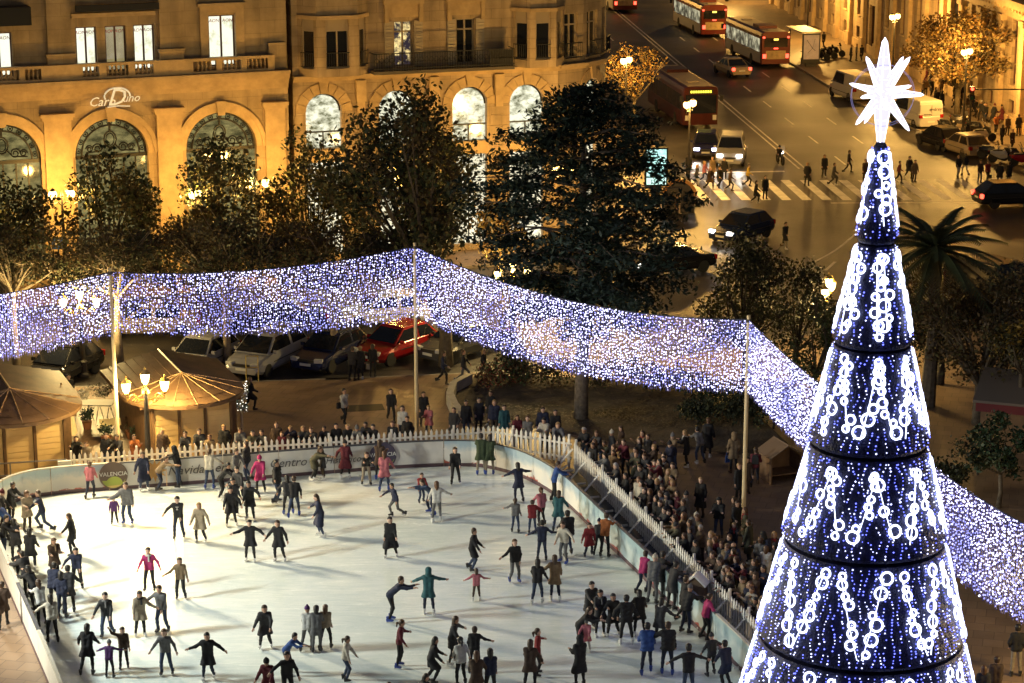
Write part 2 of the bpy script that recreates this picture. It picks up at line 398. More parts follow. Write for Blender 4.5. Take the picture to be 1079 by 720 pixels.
M_BF = banner('banner_night_scene', (.30, .42, .46), (.50, .58, .58), (.36, .08, .07), 1.3)
M_RAIL = mat('board_rail', (.05, .055, .07), .5)
M_KICK = mat('kick_plate', (.10, .06, .07), .5)
boards = thing('rink_boards', 'white printed boards with a dark top rail enclosing the ice rink', 'rink boards')
RKo = resample([(*p, 0) for p in RK + RK[:1]], .5)
def ring_part(name, pts, off, z0, z1, th, m, parent):
    b = MB(); n = len(pts); V = []; F = []
    for i, p in enumerate(pts):
        d = (pts[min(i + 1, n - 1)] - pts[max(i - 1, 0)]).normalized(); o = Vector((-d.y, d.x, 0))
        for q, z in ((off, z0), (off, z1), (off + th, z1), (off + th, z0)): V.append(p + o * q + Vector((0, 0, z)))
    for i in range(n - 1):
        for k in range(4): F.append((i * 4 + k, (i + 1) * 4 + k, (i + 1) * 4 + (k + 1) % 4, i * 4 + (k + 1) % 4))
    F += [(0, 1, 2, 3), tuple((n - 1) * 4 + k for k in (3, 2, 1, 0))]
    return b.add(V, F).build(name, m, parent)
k = 0
while k < len(RKo) - 1:                                # outline runs clockwise seen from above: +offset is outwards
    seg = RKo[k:k + 5]
    if len(seg) > 1:
        c = seg[len(seg) // 2]
        if c.x > -.8 and c.y > 58: mm = M_BF if c.y < 72 else M_BS
        elif c.y > 76.9 and c.x > -3.4: mm = M_BS
        elif c.x < -14.7 and c.y > 69: mm = M_BS
        else: mm = M_BW
        e = Vector((0, 0, 0))
        d = (seg[-1] - seg[0]).normalized() * .012
        seg = [p.copy() for p in seg]; seg[0] += d; seg[-1] -= d
        ring_part('board_panel', seg, .0, .14, .97, .07, mm, boards)
        ring_part('top_rail', seg, -.015, .972, 1.02, .10, M_RAIL if c.y > 60 and c.x > -15 else mat('rail_pale', (.5, .47, .40), .5), boards)
        ring_part('kick_plate', seg, -.012, .0, .137, .09, M_KICK, boards)
    k += 4
M_LET = mat('banner_lettering', (.10, .09, .09), .6)
def on_back(s):                                         # point along the back straight, s metres from its left end
    a, b_ = Vector((-15.5, 74.85, 0)), Vector((-3.2, 77.85, 0)); d = (b_ - a).normalized(); return a + d * s, math.atan2(d.y, d.x)
for body, s, z, size in (('Navidad en el', 4.7, .42, .46), ('Centro', 7.7, .42, .46), ('Historico', 9.7, .42, .34)):
    p, ang = on_back(s); n = Vector((math.sin(ang), -math.cos(ang), 0)) * .045
    lettering(body, size, M_LET, boards, p + n + Vector((0, 0, z)), (math.pi / 2, 0, ang), .004, shear=.3)
for p, ang, mc in ((on_back(1.55)[0], on_back(0)[1], (.10, .065, .05)), (on_back(11.15)[0], on_back(0)[1], (.06, .05, .09))):
    n = Vector((math.sin(ang), -math.cos(ang), 0))
    Mr = Matrix.Translation(p + n * .03 + Vector((0, 0, .56))) @ Matrix.Rotation(ang, 4, 'Z') @ Matrix.Rotation(math.pi / 2, 4, 'X')
    b = MB(); b.prism(arc(0, 0, .50, 0, 2 * math.pi * 31 / 32, 31), -.01, .02, 0, Mr)
    b.prism(arc(0, -.02, .43, R(200), R(345), 12) + arc(.02, -.33, .30, R(10), R(150), 8), .02, .024, 1, Mr)
    b.prism(arc(0, -.02, .43, R(235), R(310), 8), .0242, .028, 2, Mr)
    b.build('round_emblem', [mat('emblem_%d' % int(mc[0] * 100), mc, .5), mat('emblem_green', (.30, .36, .06), .5), mat('emblem_gold', (.55, .42, .12), .5)], boards)
    lettering('VALENCIA', .21, mat('emblem_white', (.8, .8, .76), .5), boards, p + n * .062 + Vector((0, 0, .55)), (math.pi / 2, 0, ang), .004)
# orange maple-like snowflake printed beside the emblem
p, ang = on_back(3.0); n = Vector((math.sin(ang), -math.cos(ang), 0)); Mr = Matrix.Translation(p + n * .034 + Vector((0, 0, .62))) @ Matrix.Rotation(ang, 4, 'Z') @ Matrix.Rotation(math.pi / 2, 4, 'X')
b = MB(); b.prism([((.42 if i % 2 == 0 else .24) * math.cos(i * math.pi / 12), (.42 if i % 2 == 0 else .24) * math.sin(i * math.pi / 12)) for i in range(24)], -.005, .012, 0, Mr)
b.build('star_print', mat('print_orange', (.62, .36, .12), .5), boards)

# ------------------------------------------------------------ picket fences
M_PICK = mat('picket_paint', (.80, .78, .72), .5, vary=.08, vscale=4)
pk = MB(); pk.prism([(-.045, .16), (.045, .16), (.045, .92), (0, 1.0), (-.045, .92)], -.011, .011, 0, Matrix.Rotation(math.pi / 2, 4, 'X'))
PICK = pk.build('picket', M_PICK).data; bpy.data.objects.remove(bpy.data.objects['picket'])
def picket_fence(label, pts, step, post_every, brace_side=0, braces=()):
    root = thing('picket_fence', label, 'fence', tuple(pts[0]), group='white picket fences round the rink'); O = Vector(pts[0])
    P = resample(pts, step)
    for i in range(len(P) - 1):
        d = (P[i + 1] - P[i]); a = math.atan2(d.y, d.x); mid = (P[i] + P[i + 1]) / 2 - O
        share('picket', PICK, root, mid + Vector((math.sin(a), -math.cos(a), 0)) * .03, (0, 0, a + rnd.uniform(-.02, .02)), (1, 1, rnd.uniform(1.13, 1.16)))
    for A, B in zip(pts[:-1], pts[1:]):
        A, B = Vector(A) - O, Vector(B) - O; d = B - A; a = math.atan2(d.y, d.x)
        for z in (.36, .88):
            b = MB(); b.box((0, 0, 0), (d.length - .06, .03, .07)); b.build('rail', M_PICK, root, (A + B) / 2 + Vector((0, 0, z)), a)
    Q = resample(pts, post_every)
    for i, q in enumerate(Q):
        j = min(i, len(Q) - 2); d = Q[j + 1] - Q[j]; a = math.atan2(d.y, d.x); nrm = Vector((d.y, -d.x, 0)).normalized() * (1 if brace_side >= 0 else -1)
        b = MB(); b.box((0, 0, .61), (.07, .07, 1.22)); po = b.build('post', M_PICK, root, q - O - nrm * .0 + Vector((-math.sin(a), math.cos(a), 0)) * .055, a)
        if brace_side and i in braces:
            b = MB(); b.tube([q - O + nrm * .07 + Vector((0, 0, .88)), q - O + nrm * .78 + Vector((0, 0, .10))], .035, 4)
            b.tube([q - O + nrm * .05 + Vector((0, 0, .07)), q - O + nrm * .95 + Vector((0, 0, .07))], .04, 4); b.build('brace', M_PICK, root)
    return root
FB = [at(75, 482, 1), at(250, 469, 1), at(400, 460, 1), at(520, 452, 1), at(603, 465, 1)]
FB = [Vector((p.x, p.y, 0)) for p in FB]
FD = [Vector((2.25, 77.3, 0)), Vector((4.56, 69.0, 0)), Vector((6.75, 61.0, 0)), Vector((7.75, 57.2, 0))]
picket_fence('white picket fence between the back boards and the standing spectators', FB, .195, 2.3, 1, (7, 8))
picket_fence('white picket fence slanting beside the crowd, propped by wooden braces', FD, .195, 1.55, 1, tuple(range(20)))
# pipe railing at the left end
rl = thing('pipe_railing', 'thin metal pipe railing in front of the left kiosk', 'railing', (-17.6, 74.9, 0))
M_PIPE = mat('pipe_grey', (.35, .33, .30), .45, .7)
for z in (.55, 1.0):
    b = MB(); b.tube([(-3, -.6, z), (0, .35, z), (1.9, .75, z)], .025); b.build('rail', M_PIPE, rl)
for x, y in ((-3, -.6), (-.9, .07), (0, .35), (1.9, .75)):
    b = MB(); b.tube([(x, y, 0), (x, y, 1.0)], .028); b.build('post', M_PIPE, rl)
bin_ = MB(); bin_.box((0, 0, .5), (.45, .08, 1.0)); tag(bin_.build('white_board', mat('board_white', (.7, .72, .7), .5), None, (-15.75, 75.5, 0), R(14)), 'plain white end board closing the left end of the picket fence', 'board')
# ------------------------------------------------------------ buildings
M_STONE = mat('ochre_stone', (.44, .33, .20), .85, vary=.26, vscale=.6, bump=.3, bscale=9, detail=8)
M_STONE2 = mat('pale_stone', (.46, .35, .23), .85, vary=.24, vscale=.6, bump=.3, bscale=9, detail=8)
M_STONE3 = mat('avenue_stone', (.42, .31, .19), .85, vary=.2, vscale=.5, bump=.3, bscale=9, detail=8)
M_TRIM = mat('stone_trim', (.48, .35, .20), .8, vary=.18, vscale=1.5, bump=.15)
def add_joints(m, w, h, dark):
    """ashlar joints as fine relief and tone over the stone colour"""
    nt = m.node_tree; b = nt.nodes['Principled BSDF']; L = nt.links.new; src = b.inputs['Base Color'].links[0].from_socket
    tc = nt.nodes.new('ShaderNodeTexCoord'); mp = nt.nodes.new('ShaderNodeMapping'); mp.inputs['Rotation'].default_value = (R(-90), 0, 0); L(tc.outputs['Object'], mp.inputs[0])
    br = nt.nodes.new('ShaderNodeTexBrick'); br.inputs['Scale'].default_value = 1.0; br.inputs['Brick Width'].default_value = w; br.inputs['Row Height'].default_value = h; br.inputs['Mortar Size'].default_value = .014
    br.inputs['Color1'].default_value = (1, 1, 1, 1); br.inputs['Color2'].default_value = (.88, .88, .88, 1); br.inputs['Mortar'].default_value = (dark, dark, dark, 1); L(mp.outputs[0], br.inputs['Vector'])
    st_ = nt.nodes.new('ShaderNodeTexNoise'); st_.inputs['Scale'].default_value = 1.0; st_.inputs['Detail'].default_value = 6; ms = nt.nodes.new('ShaderNodeMapping'); ms.inputs['Scale'].default_value = (1.6, 1.6, .16); L(tc.outputs['Object'], ms.inputs[0]); L(ms.outputs[0], st_.inputs['Vector'])
    rs_ = nt.nodes.new('ShaderNodeMapRange'); rs_.inputs[1].default_value = .35; rs_.inputs[2].default_value = .6; rs_.inputs[3].default_value = .72; rs_.inputs[4].default_value = 1.0; L(st_.outputs['Fac'], rs_.inputs[0])
    m1 = nt.nodes.new('ShaderNodeMix'); m1.data_type = 'RGBA'; m1.blend_type = 'MULTIPLY'; m1.inputs[0].default_value = 1.0; L(src, m1.inputs[6]); L(br.outputs['Color'], m1.inputs[7])
    m2 = nt.nodes.new('ShaderNodeMix'); m2.data_type = 'RGBA'; m2.blend_type = 'MULTIPLY'; m2.inputs[0].default_value = 1.0; L(m1.outputs[2], m2.inputs[6]); L(rs_.outputs[0], m2.inputs[7]); L(m2.outputs[2], b.inputs['Base Color'])
add_joints(M_STONE, 1.5, .62, .72); add_joints(M_STONE2, 1.1, .5, .66); add_joints(M_STONE3, 1.3, .55, .7)
M_IRON = mat('wrought_iron', (.02, .02, .022), .5, .4)
M_FRAMEW = mat('window_timber', (.34, .28, .21), .6)
M_FRAMED = mat('window_dark_frame', (.12, .055, .04), .5)
M_DGLASS = mat('dark_glass', (.012, .014, .02), .06, spec=.8)
M_LITW = interior('lit_office', (.50, .50, .26), (1.0, 1.0, .78), .58, 1.8, (.28, .50))
M_LITDIM = interior('lit_office_dim', (.30, .24, .10), (.60, .50, .24), .35, .9, (.3, .7))
M_LITSHOP = interior('lit_shop', (.10, .08, .04), (1.0, .93, .66), .85, 1.5, (.34, .62), (1, 1, 1.6))
M_LITARCH = interior('lit_arch', (.10, .09, .035), (.70, .58, .22), .33, .8, (.38, .72), (1, 1, 2.2))
M_LITMEZ = interior('lit_mezzanine', (.12, .12, .055), (1.0, .98, .72), .62, 1.9, (.36, .60), (1, 1, 1.5))
M_GREY = mat('slate_blind', (.13, .15, .14), .8)

def survey(A, ang):
    """wall plane through A at angle ang: pixel of the photograph -> (metres along the wall, height)"""
    dx_, dy_ = math.cos(ang), math.sin(ang); n = Vector((dy_, -dx_, 0))
    def f(u, v):
        a = (u - 539.5) / CAM_F; b = -(v - 360.0) / CAM_F; c, s = math.cos(CAM_T), math.sin(CAM_T)
        D = Vector((a, c + b * s, -s + b * c)); O = Vector((0, 0, CAM_H))
        t = (Vector(A) - O).dot(n) / D.dot(n); p = O + D * t
        return ((p.x - A[0]) * dx_ + (p.y - A[1]) * dy_, p.z)
    return f

class Facet:
    """one flat face of a building: local x along the wall, -y outwards, z up"""
    def __init__(s, root, A, ang): s.root = root; s.loc = Vector((A[0], A[1], 0)) - root.location; s.ang = ang
    def put(s, mb, name, m, **k): return mb.build(name, m, s.root, s.loc, s.ang, **k)
    def sub(s, mb, name, m, parent, **k): return mb.build(name, m, parent, **k)      # parent already sits in the facet's frame
    def text(s, body, size, m, x, y, z, shear=0.0, parent=None, extrude=.02, name='lettering'):
        if parent is not None: return lettering(body, size, m, parent, (x, y, z), extrude=extrude, shear=shear, name=name)
        M = Matrix.Rotation(s.ang, 3, 'Z'); return lettering(body, size, m, s.root, s.loc + M @ Vector((x, y, z)), (math.pi / 2, 0, s.ang), extrude, shear=shear, name=name)

def band(mb, x0, x1, z0, z1, ops, th=.6, mi=0):
    """wall strip with openings: ops = [(a, b, [(zb, zt, arched), ...])] sorted along x"""
    X = x0; XZ = Matrix(((1, 0, 0), (0, 0, -1), (0, 1, 0)))
    def poly(p): mb.prism(p, -th, 0, mi, Matrix(((1, 0, 0), (0, 0, 1), (0, 1, 0))) @ Matrix.Diagonal((1, 1, -1)))
    for a, b, st in ops:
        if a > X: mb.b2(X, a, 0, th, z0, z1, mi)
        z = z0
        for zb, zt, ar in st:
            if zb > z + .001: mb.b2(a, b, 0, th, z, zb, mi)
            z = zt
            if ar:
                r = (b - a) / 2; c = (a + b) / 2; zs = zt - r; ztop = min(z1, zt + .25)
                nxt = [q[0] for q in st if q[0] > zt]; ztop = min([zt + .12] + nxt)
                pts = [(a, ztop), (a, zs)] + [(c - r * math.cos(t), zs + r * math.sin(t)) for t in [math.pi * k / 16 for k in range(1, 16)]] + [(b, zs), (b, ztop)]
                poly(pts[::-1]); z = ztop
        if z < z1 - .001: mb.b2(a, b, 0, th, z, z1, mi)
        X = b
    if X < x1: mb.b2(X, x1, 0, th, z0, z1, mi)

def vplate(mb, pts, y0, y1, mi=0):
    """outline in x-z, thickness y0..y1"""
    n = len(pts); V = [(x, y0, z) for x, z in pts] + [(x, y1, z) for x, z in pts]
    mb.add(V, [tuple(range(n)), tuple(range(n, 2 * n))[::-1]] + [(i, n + i, n + (i + 1) % n, (i + 1) % n) for i in range(n)], mi)

def arch_pts(c, r, zs, zb, n=16): return [(c - r, zb), (c + r, zb), (c + r, zs)] + [(c + r * math.cos(t), zs + r * math.sin(t)) for t in [math.pi * k / n for k in range(1, n)]] + [(c - r, zs)]

def rect_window(F, a, b, z0, z1, glass, frame, mull=1, depth=.32, rail=False, transom=None, shutters=False, signs=None, sill=True):
    w = MB(); t = .07
    for x in (a, b - t): w.b2(x, x + t, depth - .06, depth + .06, z0, z1)
    w.b2(a + t, b - t, depth - .06, depth + .06, z1 - t, z1); w.b2(a + t, b - t, depth - .06, depth + .06, z0, z0 + t)
    for k in range(mull):
        x = a + (b - a) * (k + 1) / (mull + 1); w.b2(x - .045, x + .045, depth - .05, depth + .05, z0 + t, z1 - t)
    if transom: w.b2(a + t, b - t, depth - .045, depth + .045, transom - .04, transom + .04)
    wo = F.put(w, 'window', frame)
    p = MB(); p.b2(a + .01, b - .01, depth + .01, depth + .03, z0 + .01, z1 - .01); F.sub(p, 'pane', glass, wo)
    if sill: q = MB(); q.b2(a - .12, b + .12, -.10, depth - .07, z0 - .12, z0 - .003); F.sub(q, 'sill', M_TRIM, wo)
    if rail:
        q = MB(); q.b2(a - .1, b + .1, -.30, -.26, z0 + .80, z0 + .85); q.b2(a - .1, b + .1, -.30, -.26, z0 + .05, z0 + .09)
        n = int((b - a + .2) / .11)
        for i in range(n + 1): x = a - .1 + (b - a + .2) * i / n; q.tube([(x, -.28, z0 + .07), (x, -.28, z0 + .82)], .013, 4)
        for i in range(int((b - a) / .28)):
            x = a + .14 + i * .28; q.tube([(x + .1 * math.cos(t), -.285, z0 + .42 + .1 * math.sin(t)) for t in [k * math.pi / 4 for k in range(9)]], .012, 3)
        F.sub(q, 'window_railing', M_IRON, wo)
    if shutters:
        for sx in (a - .5, b + .06):
            q = MB(); q.b2(sx, sx + .44, -.09, -.03, z0, z1)
            for i in range(12): z = z0 + .12 + i * (z1 - z0 - .2) / 12; q.box((sx + .22, -.105, z), (.34, .02, .05), rx=.5)
            F.sub(q, 'shutter', mat('shutter_paint', (.42, .36, .28), .7), wo)
    if signs:
        for k in range(mull + 1):
            x = a + (b - a) * (k + .5) / (mull + 1); F.text(signs, .23, mat('sign_red', (.45, .02, .05), .5), x, depth - .012, z1 - .36, .2, wo, .004)
    return wo

def balustrade(F, x0, x1, z0, z1, gaps, y0=-.42, y1=-.14):
    """stone balustrade: rail, plinth, balusters each a piece; gaps = x ranges that are solid piers"""
    b = MB(); b.b2(x0, x1, y0 - .04, y1 + .04, z1 - .14, z1); b.b2(x0, x1, y0, y1, z0, z0 + .12)
    for a, c in gaps: b.b2(a, c, y0 - .02, y1 + .02, z0 + .121, z1 - .141)
    bo = F.put(b, 'balustrade', M_TRIM)
    prof = [(.05, 0), (.05, .04), (.03, .06), (.07, .22), (.06, .30), (.03, .40), (.05, .44), (.05, .48)]
    h = z1 - z0 - .262; k = MB(); k.lathe([(r, z * h / .48) for r, z in prof], 6); me = k.build('baluster', M_TRIM); md = me.data; bpy.data.objects.remove(me)
    x = x0 + .1
    while x < x1 - .05:
        if not any(a - .08 < x < c + .08 for a, c in gaps): share('baluster', md, bo, (x, (y0 + y1) / 2, z0 + .121))
        x += .21
    return bo

# ---- bank with the arcade, far left
A1 = at(0, 87, 10); B1 = at(300, 72, 10); ang1 = math.atan2(B1.y - A1.y, B1.x - A1.x)
root = thing('arcade_building', 'ochre stone building with tall arched windows and a balustrade, lit sign over arch', 'building', (A1.x, A1.y, 0))
F1 = Facet(root, A1, ang1); S1 = survey(A1, ang1)
sx = lambda u, v=80: S1(u, v)[0]
zc = 10.0
XL, XR = -16.0, sx(303)
arches = [sx(2, 140), sx(117, 140), sx(233, 140)]; arches = [arches[0] - 5.75, arches[0], arches[1], arches[2]]
RA = 1.78; ZS = 6.2
ops = [(c - RA, c + RA, [(.35, ZS + RA, True)]) for c in arches]
mb = MB(); band(mb, XL, XR, 0, zc - .6, ops, .7)
up_ops = [(sx(80, 45), sx(102, 45)), (sx(111, 45), sx(133, 45)), (sx(141, 45), sx(163, 45)), (sx(220, 40), sx(248, 40))]
zw0, zw1 = 10.25, 12.45
ops2 = [(sx(-14, 45), sx(12.5, 45), [(zw0, 12.35, False)])] + [(a, b, [(zw0, zw1 if i < 3 else 12.75, False)]) for i, (a, b) in enumerate(up_ops)]
band(mb, XL, XR, zc - .599, 18.5, ops2, .5)
mb.b2(XL, XR, .75, 12, 0, 18.49)
F1.put(mb, 'wall', M_STONE)
# backing of the rooms, kept behind the lit panes
for i, c in enumerate(arches):
    g_ = MB(); vplate(g_, arch_pts(c, RA - .005, ZS, .36), .40, .43); wo = F1.put(g_, 'arched_window', M_LITARCH)
    q = MB()                                           # iron tracery: outer ring with scrolls, inner arch, centre medallion, transom, mullions
    q.tube([(c + (RA - .36) * math.cos(t), .33, ZS + (RA - .36) * math.sin(t)) for t in [math.pi * k / 20 for k in range(21)]], .05, 5)
    q.tube([(c + (RA - .06) * math.cos(t), .33, ZS + (RA - .06) * math.sin(t)) for t in [math.pi * k / 20 for k in range(21)]], .06, 5)
    for k in range(11):
        t = math.pi * (k + .5) / 11; x, z = c + (RA - .21) * math.cos(t), ZS + (RA - .21) * math.sin(t)
        q.tube([(x + .12 * math.cos(s), .33, z + .12 * math.sin(s)) for s in [j * math.pi / 4 for j in range(9)]], .028, 4)
        q.tube([(x - .05, .33, z), (x + .05, .33, z)], .05, 4)
    q.tube([(c + .30 * math.cos(s), .33, ZS + .72 + .40 * math.sin(s)) for s in [j * math.pi / 6 for j in range(13)]], .045, 5)
    q.tube([(c + .20 * math.cos(s), .33, ZS + .72 + .30 * math.sin(s)) for s in [j * math.pi / 6 for j in range(13)]], .03, 4)
    q.tube([(c, .33, ZS + 1.12), (c, .33, ZS + RA)], .06, 5)
    for sg in (-1, 1):
        for j, (cx_, r0) in enumerate(((.62, .26), (1.02, .19))):
            q.tube([(c + sg * (cx_ + r0 * (1 - s / 14) * math.cos(s)), .33, ZS + .30 + r0 * (1 - s / 14) * math.sin(s)) for s in [k * .62 for k in range(17)]], .034, 4)
        q.tube([(c + sg * .25, .33, ZS + .45), (c + sg * .5, .33, ZS + .16), (c + sg * 1.2, .33, ZS + .12)], .035, 4)
    q.b2(c - RA + .02, c + RA - .02, .27, .38, ZS - .18, ZS)
    for dx_ in (-1.2, -.62, 0, .62, 1.2): q.b2(c + dx_ - .035, c + dx_ + .035, .29, .37, .38, ZS - .181)
    for zz in (2.0, 4.2): q.b2(c - RA + .02, c + RA - .02, .285, .365, zz, zz + .09)
    F1.sub(q, 'iron_tracery', M_IRON, wo)
    v = MB()                                           # archivolt moulding and keystone
    for (ra, rb, y) in ((RA + .02, RA + .30, -.06), (RA + .30, RA + .52, -.13)):
        vplate(v, [(c + rb * math.cos(t), ZS + rb * math.sin(t)) for t in [math.pi * k / 20 for k in range(21)]] + [(c + ra * math.cos(t), ZS + ra * math.sin(t)) for t in [math.pi * k / 20 for k in range(20, -1, -1)]], y, -.003)
    vplate(v, [(c - .17, ZS + RA - .12), (c + .17, ZS + RA - .12), (c + .26, ZS + RA + .58), (c - .26, ZS + RA + .58)], -.24, -.131)
    F1.put(v, 'archivolt', M_TRIM)
for x0, x1 in [(sx(46, 140), sx(75, 140)), (sx(165, 140), sx(191, 140)), (sx(279, 140), sx(300, 140)), (arches[0] + RA + .55, arches[0] + RA + 1.7), (XL, arches[0] - RA - .6)]:
    p = MB(); p.b2(x0, x1, -.20, -.003, .0, 8.05); p.b2(x0 - .05, x1 + .05, -.26, -.003, 0, .7)
    p.b2(x0 - .08, x1 + .08, -.28, -.003, 8.051, 8.2); p.b2(x0 - .16, x1 + .16, -.36, -.003, 8.201, 8.38)
    F1.put(p, 'pilaster', M_TRIM)
cn = MB()
for z0, z1, y in ((9.05, 9.3, -.12), (9.301, 9.55, -.24), (9.551, 9.8, -.42), (9.801, 9.97, -.6)): cn.b2(XL - .02, XR, y, -.003, z0, z1)
F1.put(cn, 'cornice', M_TRIM)
piers = [(sx(50), sx(79)), (sx(168), sx(194)), (sx(102.5, 70), sx(110.5, 70)), (sx(133.5, 70), sx(140.5, 70)), (sx(79), sx(86)), (sx(160), sx(168)), (sx(226, 68), sx(232, 68)), (sx(252, 68), sx(258, 68)), (sx(280, 66), sx(287, 66)), (sx(194), sx(202)), (sx(19), sx(25)), (sx(42), sx(50))]
balustrade(F1, XL, sx(287, 66), 9.972, 10.74, piers)
for u0, u1 in ((50, 78), (168, 193)):
    up = MB(); up.b2(sx(u0), sx(u1), -.30, -.003, 9.973, 11.1); up.b2(sx(u0) - .06, sx(u1) + .06, -.36, -.003, 11.101, 11.25); up.b2(sx(u0) + .06, sx(u1) - .06, -.2, -.003, 11.251, 18.4); F1.put(up, 'upper_pier', M_STONE)
up = MB(); up.b2(sx(282, 55), sx(300, 55), -.2, -.003, 10.0, 11.3)
F1.put(up, 'upper_pier', M_STONE)
for i, (a, b) in enumerate(up_ops):
    rect_window(F1, a, b, zw0, zw1 if i < 3 else 12.75, M_LITW if i != 1 else M_LITDIM, M_FRAMED, 1, .25, signs='AON', transom=None)
rect_window(F1, ops2[0][0], ops2[0][1], zw0, 12.35, M_LITW, M_FRAMED, 1, .25, signs='AON')
fr = MB()
for a, b, z1 in ((sx(211, 40), sx(257, 40), 13.4),):
    for x0, x1 in ((a, up_ops[3][0] - .01), (up_ops[3][1] + .01, b)): fr.b2(x0, x1, -.09, -.003, 9.98, 12.86)
    fr.b2(a, b, -.12, -.003, 12.861, 13.2); fr.b2(a - .1, b + .1, -.22, -.003, 13.201, 13.35)
F1.put(fr, 'window_surround', M_TRIM)
fr = MB(); fr.b2(sx(78), sx(166), -.12, -.003, 12.9, 13.1); F1.put(fr, 'window_band', M_TRIM)
aw = MB(); aw.b2(sx(-30, 10), sx(29, 10), -1.0, -.01, 12.75, 13.6); aw.b2(sx(78, 3), sx(166, 3), -.35, -.13, 13.2, 13.5); F1.put(aw, 'awning', mat('awning_black', (.015, .016, .02), .8))
# the script sign over the arch: white outline letters with a large looped D
M_SIGN = mat('sign_enamel', (.75, .78, .72), .4, emit=(.9, .95, .8), es=.14)
cx_, cz_ = S1(119, 101); F1.text('Caro', .62, M_SIGN, cx_ - .62, -.30, cz_ - .42, .35); F1.text('D', 1.15, M_SIGN, cx_ + .06, -.32, cz_ - .42, .35); F1.text('uno', .55, M_SIGN, cx_ + .80, -.30, cz_ - .28, .35)
q = MB(); q.tube([(cx_ + .15 + .62 * math.cos(t), -.30, cz_ + .02 + .40 * math.sin(t)) for t in [R(200) - k * R(205) / 16 for k in range(17)]], .045, 5)
q.tube([(cx_ - .35, -.30, cz_ - .50), (cx_ + .2, -.30, cz_ - .46), (cx_ + .75, -.30, cz_ - .50)], .03, 5); F1.put(q, 'sign_flourish', M_SIGN)

# ---- corner building with bays and balcony
A2 = at(308, 80.5, 9.5); B2 = at(590, 68, 9.5); ang2 = math.atan2(B2.y - A2.y, B2.x - A2.x)
root2 = thing('corner_building', 'pale stone corner building with bay windows, iron balcony and brightly lit shop arches', 'building', (A2.x, A2.y, 0))
F2 = Facet(root2, A2, ang2); S2 = survey(A2, ang2); sx = lambda u, v=80: S2(u, v)[0]
XE = sx(588, 68); RA2 = .93
acs = [sx(341, 110), sx(418, 105), sx(495, 100), sx(555, 95)]
ops = [(c - RA2, c + RA2, [(.3, 5.05, False), (5.75, 8.55, True)]) for c in acs]
mb = MB(); band(mb, .01, XE, 0, 9.2, ops, .6)
wins = [(sx(415, 38), sx(435, 38)), (sx(481, 36), sx(500, 36))]
ops2 = [(a, b, [(9.75, 12.05, False)]) for a, b in wins]
band(mb, .01, XE, 9.201, 19, ops2, .5); mb.b2(.01, XE, .65, 13, 0, 18.99); F2.put(mb, 'wall', M_STONE2)
def shop_arch(F, c, r, ang=None):
    g_ = MB(); vplate(g_, arch_pts(c, r - .005, 8.55 - r, 5.76), .34, .37); wo = F.put(g_, 'arched_window', M_LITMEZ)
    q = MB(); q.tube([(c + (r - .04) * math.cos(t), .29, 8.55 - r + (r - .04) * math.sin(t)) for t in [math.pi * k / 14 for k in range(15)]], .045, 4)
    F.sub(q, 'arch_frame', M_IRON, wo); q = MB(); q.b2(c - r + .01, c + r - .01, .25, .33, 6.55, 6.62); q.b2(c - .03, c + .03, .25, .33, 5.77, 6.56); F.sub(q, 'window_frame', M_IRON, wo)
    w = MB(); w.b2(c - r + .005, c + r - .005, .34, .37, .31, 5.045); wo = F.put(w, 'shop_window', M_LITSHOP)
    q = MB(); q.b2(c - .03, c + .03, .27, .335, .32, 5.04); q.b2(c - r + .01, c + r - .01, .268, .337, 3.0, 3.08); F.sub(q, 'window_frame', M_IRON, wo)
    pn = MB(); pn.b2(c - r - .02, c + r + .02, -.06, -.003, 5.1, 5.7); F.put(pn, 'spandrel_panel', M_TRIM)
    for k in range(9):                                  # voussoirs, each a block of its own
        t0, t1 = math.pi * k / 9 + .015, math.pi * (k + 1) / 9 - .015; ro = r + (.55 if k != 4 else .72); zz = 8.55 - r
        v = MB(); vplate(v, [(c + (r + .02) * math.cos(t1), zz + (r + .02) * math.sin(t1)), (c + (r + .02) * math.cos(t0), zz + (r + .02) * math.sin(t0)), (c + ro * math.cos(t0), zz + ro * math.sin(t0)), (c + ro * math.cos(t1), zz + ro * math.sin(t1))], -.07 if k != 4 else -.16, -.003)
        F.put(v, 'voussoir', M_TRIM)
for c in acs: shop_arch(F2, c, RA2)
for x0, x1 in zip([.1] + [c + RA2 + .15 for c in acs], [acs[0] - RA2 - .15] + [c - RA2 - .15 for c in acs[1:]] + [XE - .05]):
    if x1 - x0 < .25: continue
    z = .4
    while z < 7.2:                                      # rusticated courses between the arches
        v = MB(); v.b2(x0, x1, -.05, -.003, z, z + .50); F2.put(v, 'stone_course', M_STONE2); z += .56
    br = MB(); xm = (x0 + x1) / 2
    if x1 - x0 > .8:
        br.b2(xm - .25, xm + .25, -.30, -.055, 8.1, 9.18); br.b2(xm - .2, xm + .2, -.2, -.055, 7.5, 8.099); F2.put(br, 'bracket', M_TRIM)
sc_ = MB(); sc_.b2(0, XE, -.18, -.003, 9.2, 9.34); sc_.b2(0, XE, -.32, -.003, 9.341, 9.5); F2.put(sc_, 'string_course', M_TRIM)
for i, (a, b) in enumerate(wins):
    rect_window(F2, a, b, 9.75, 12.05, M_DGLASS if i else interior('window_party', (.02, .015, .02), (1.0, .75, .3), .9, 1.3, (.5, .66)), M_FRAMEW, 1, .25, shutters=True, transom=11.5)
    v = MB(); v.b2(a - .55, b + .55, -.25, -.003, 12.9, 13.25); v.b2(a - .35, b + .35, -.12, -.003, 12.25, 12.899)
    for xx in (a - .5, b + .3): v.b2(xx, xx + .2, -.22, -.003, 12.0, 12.899)
    F2.put(v, 'window_hood', M_TRIM)
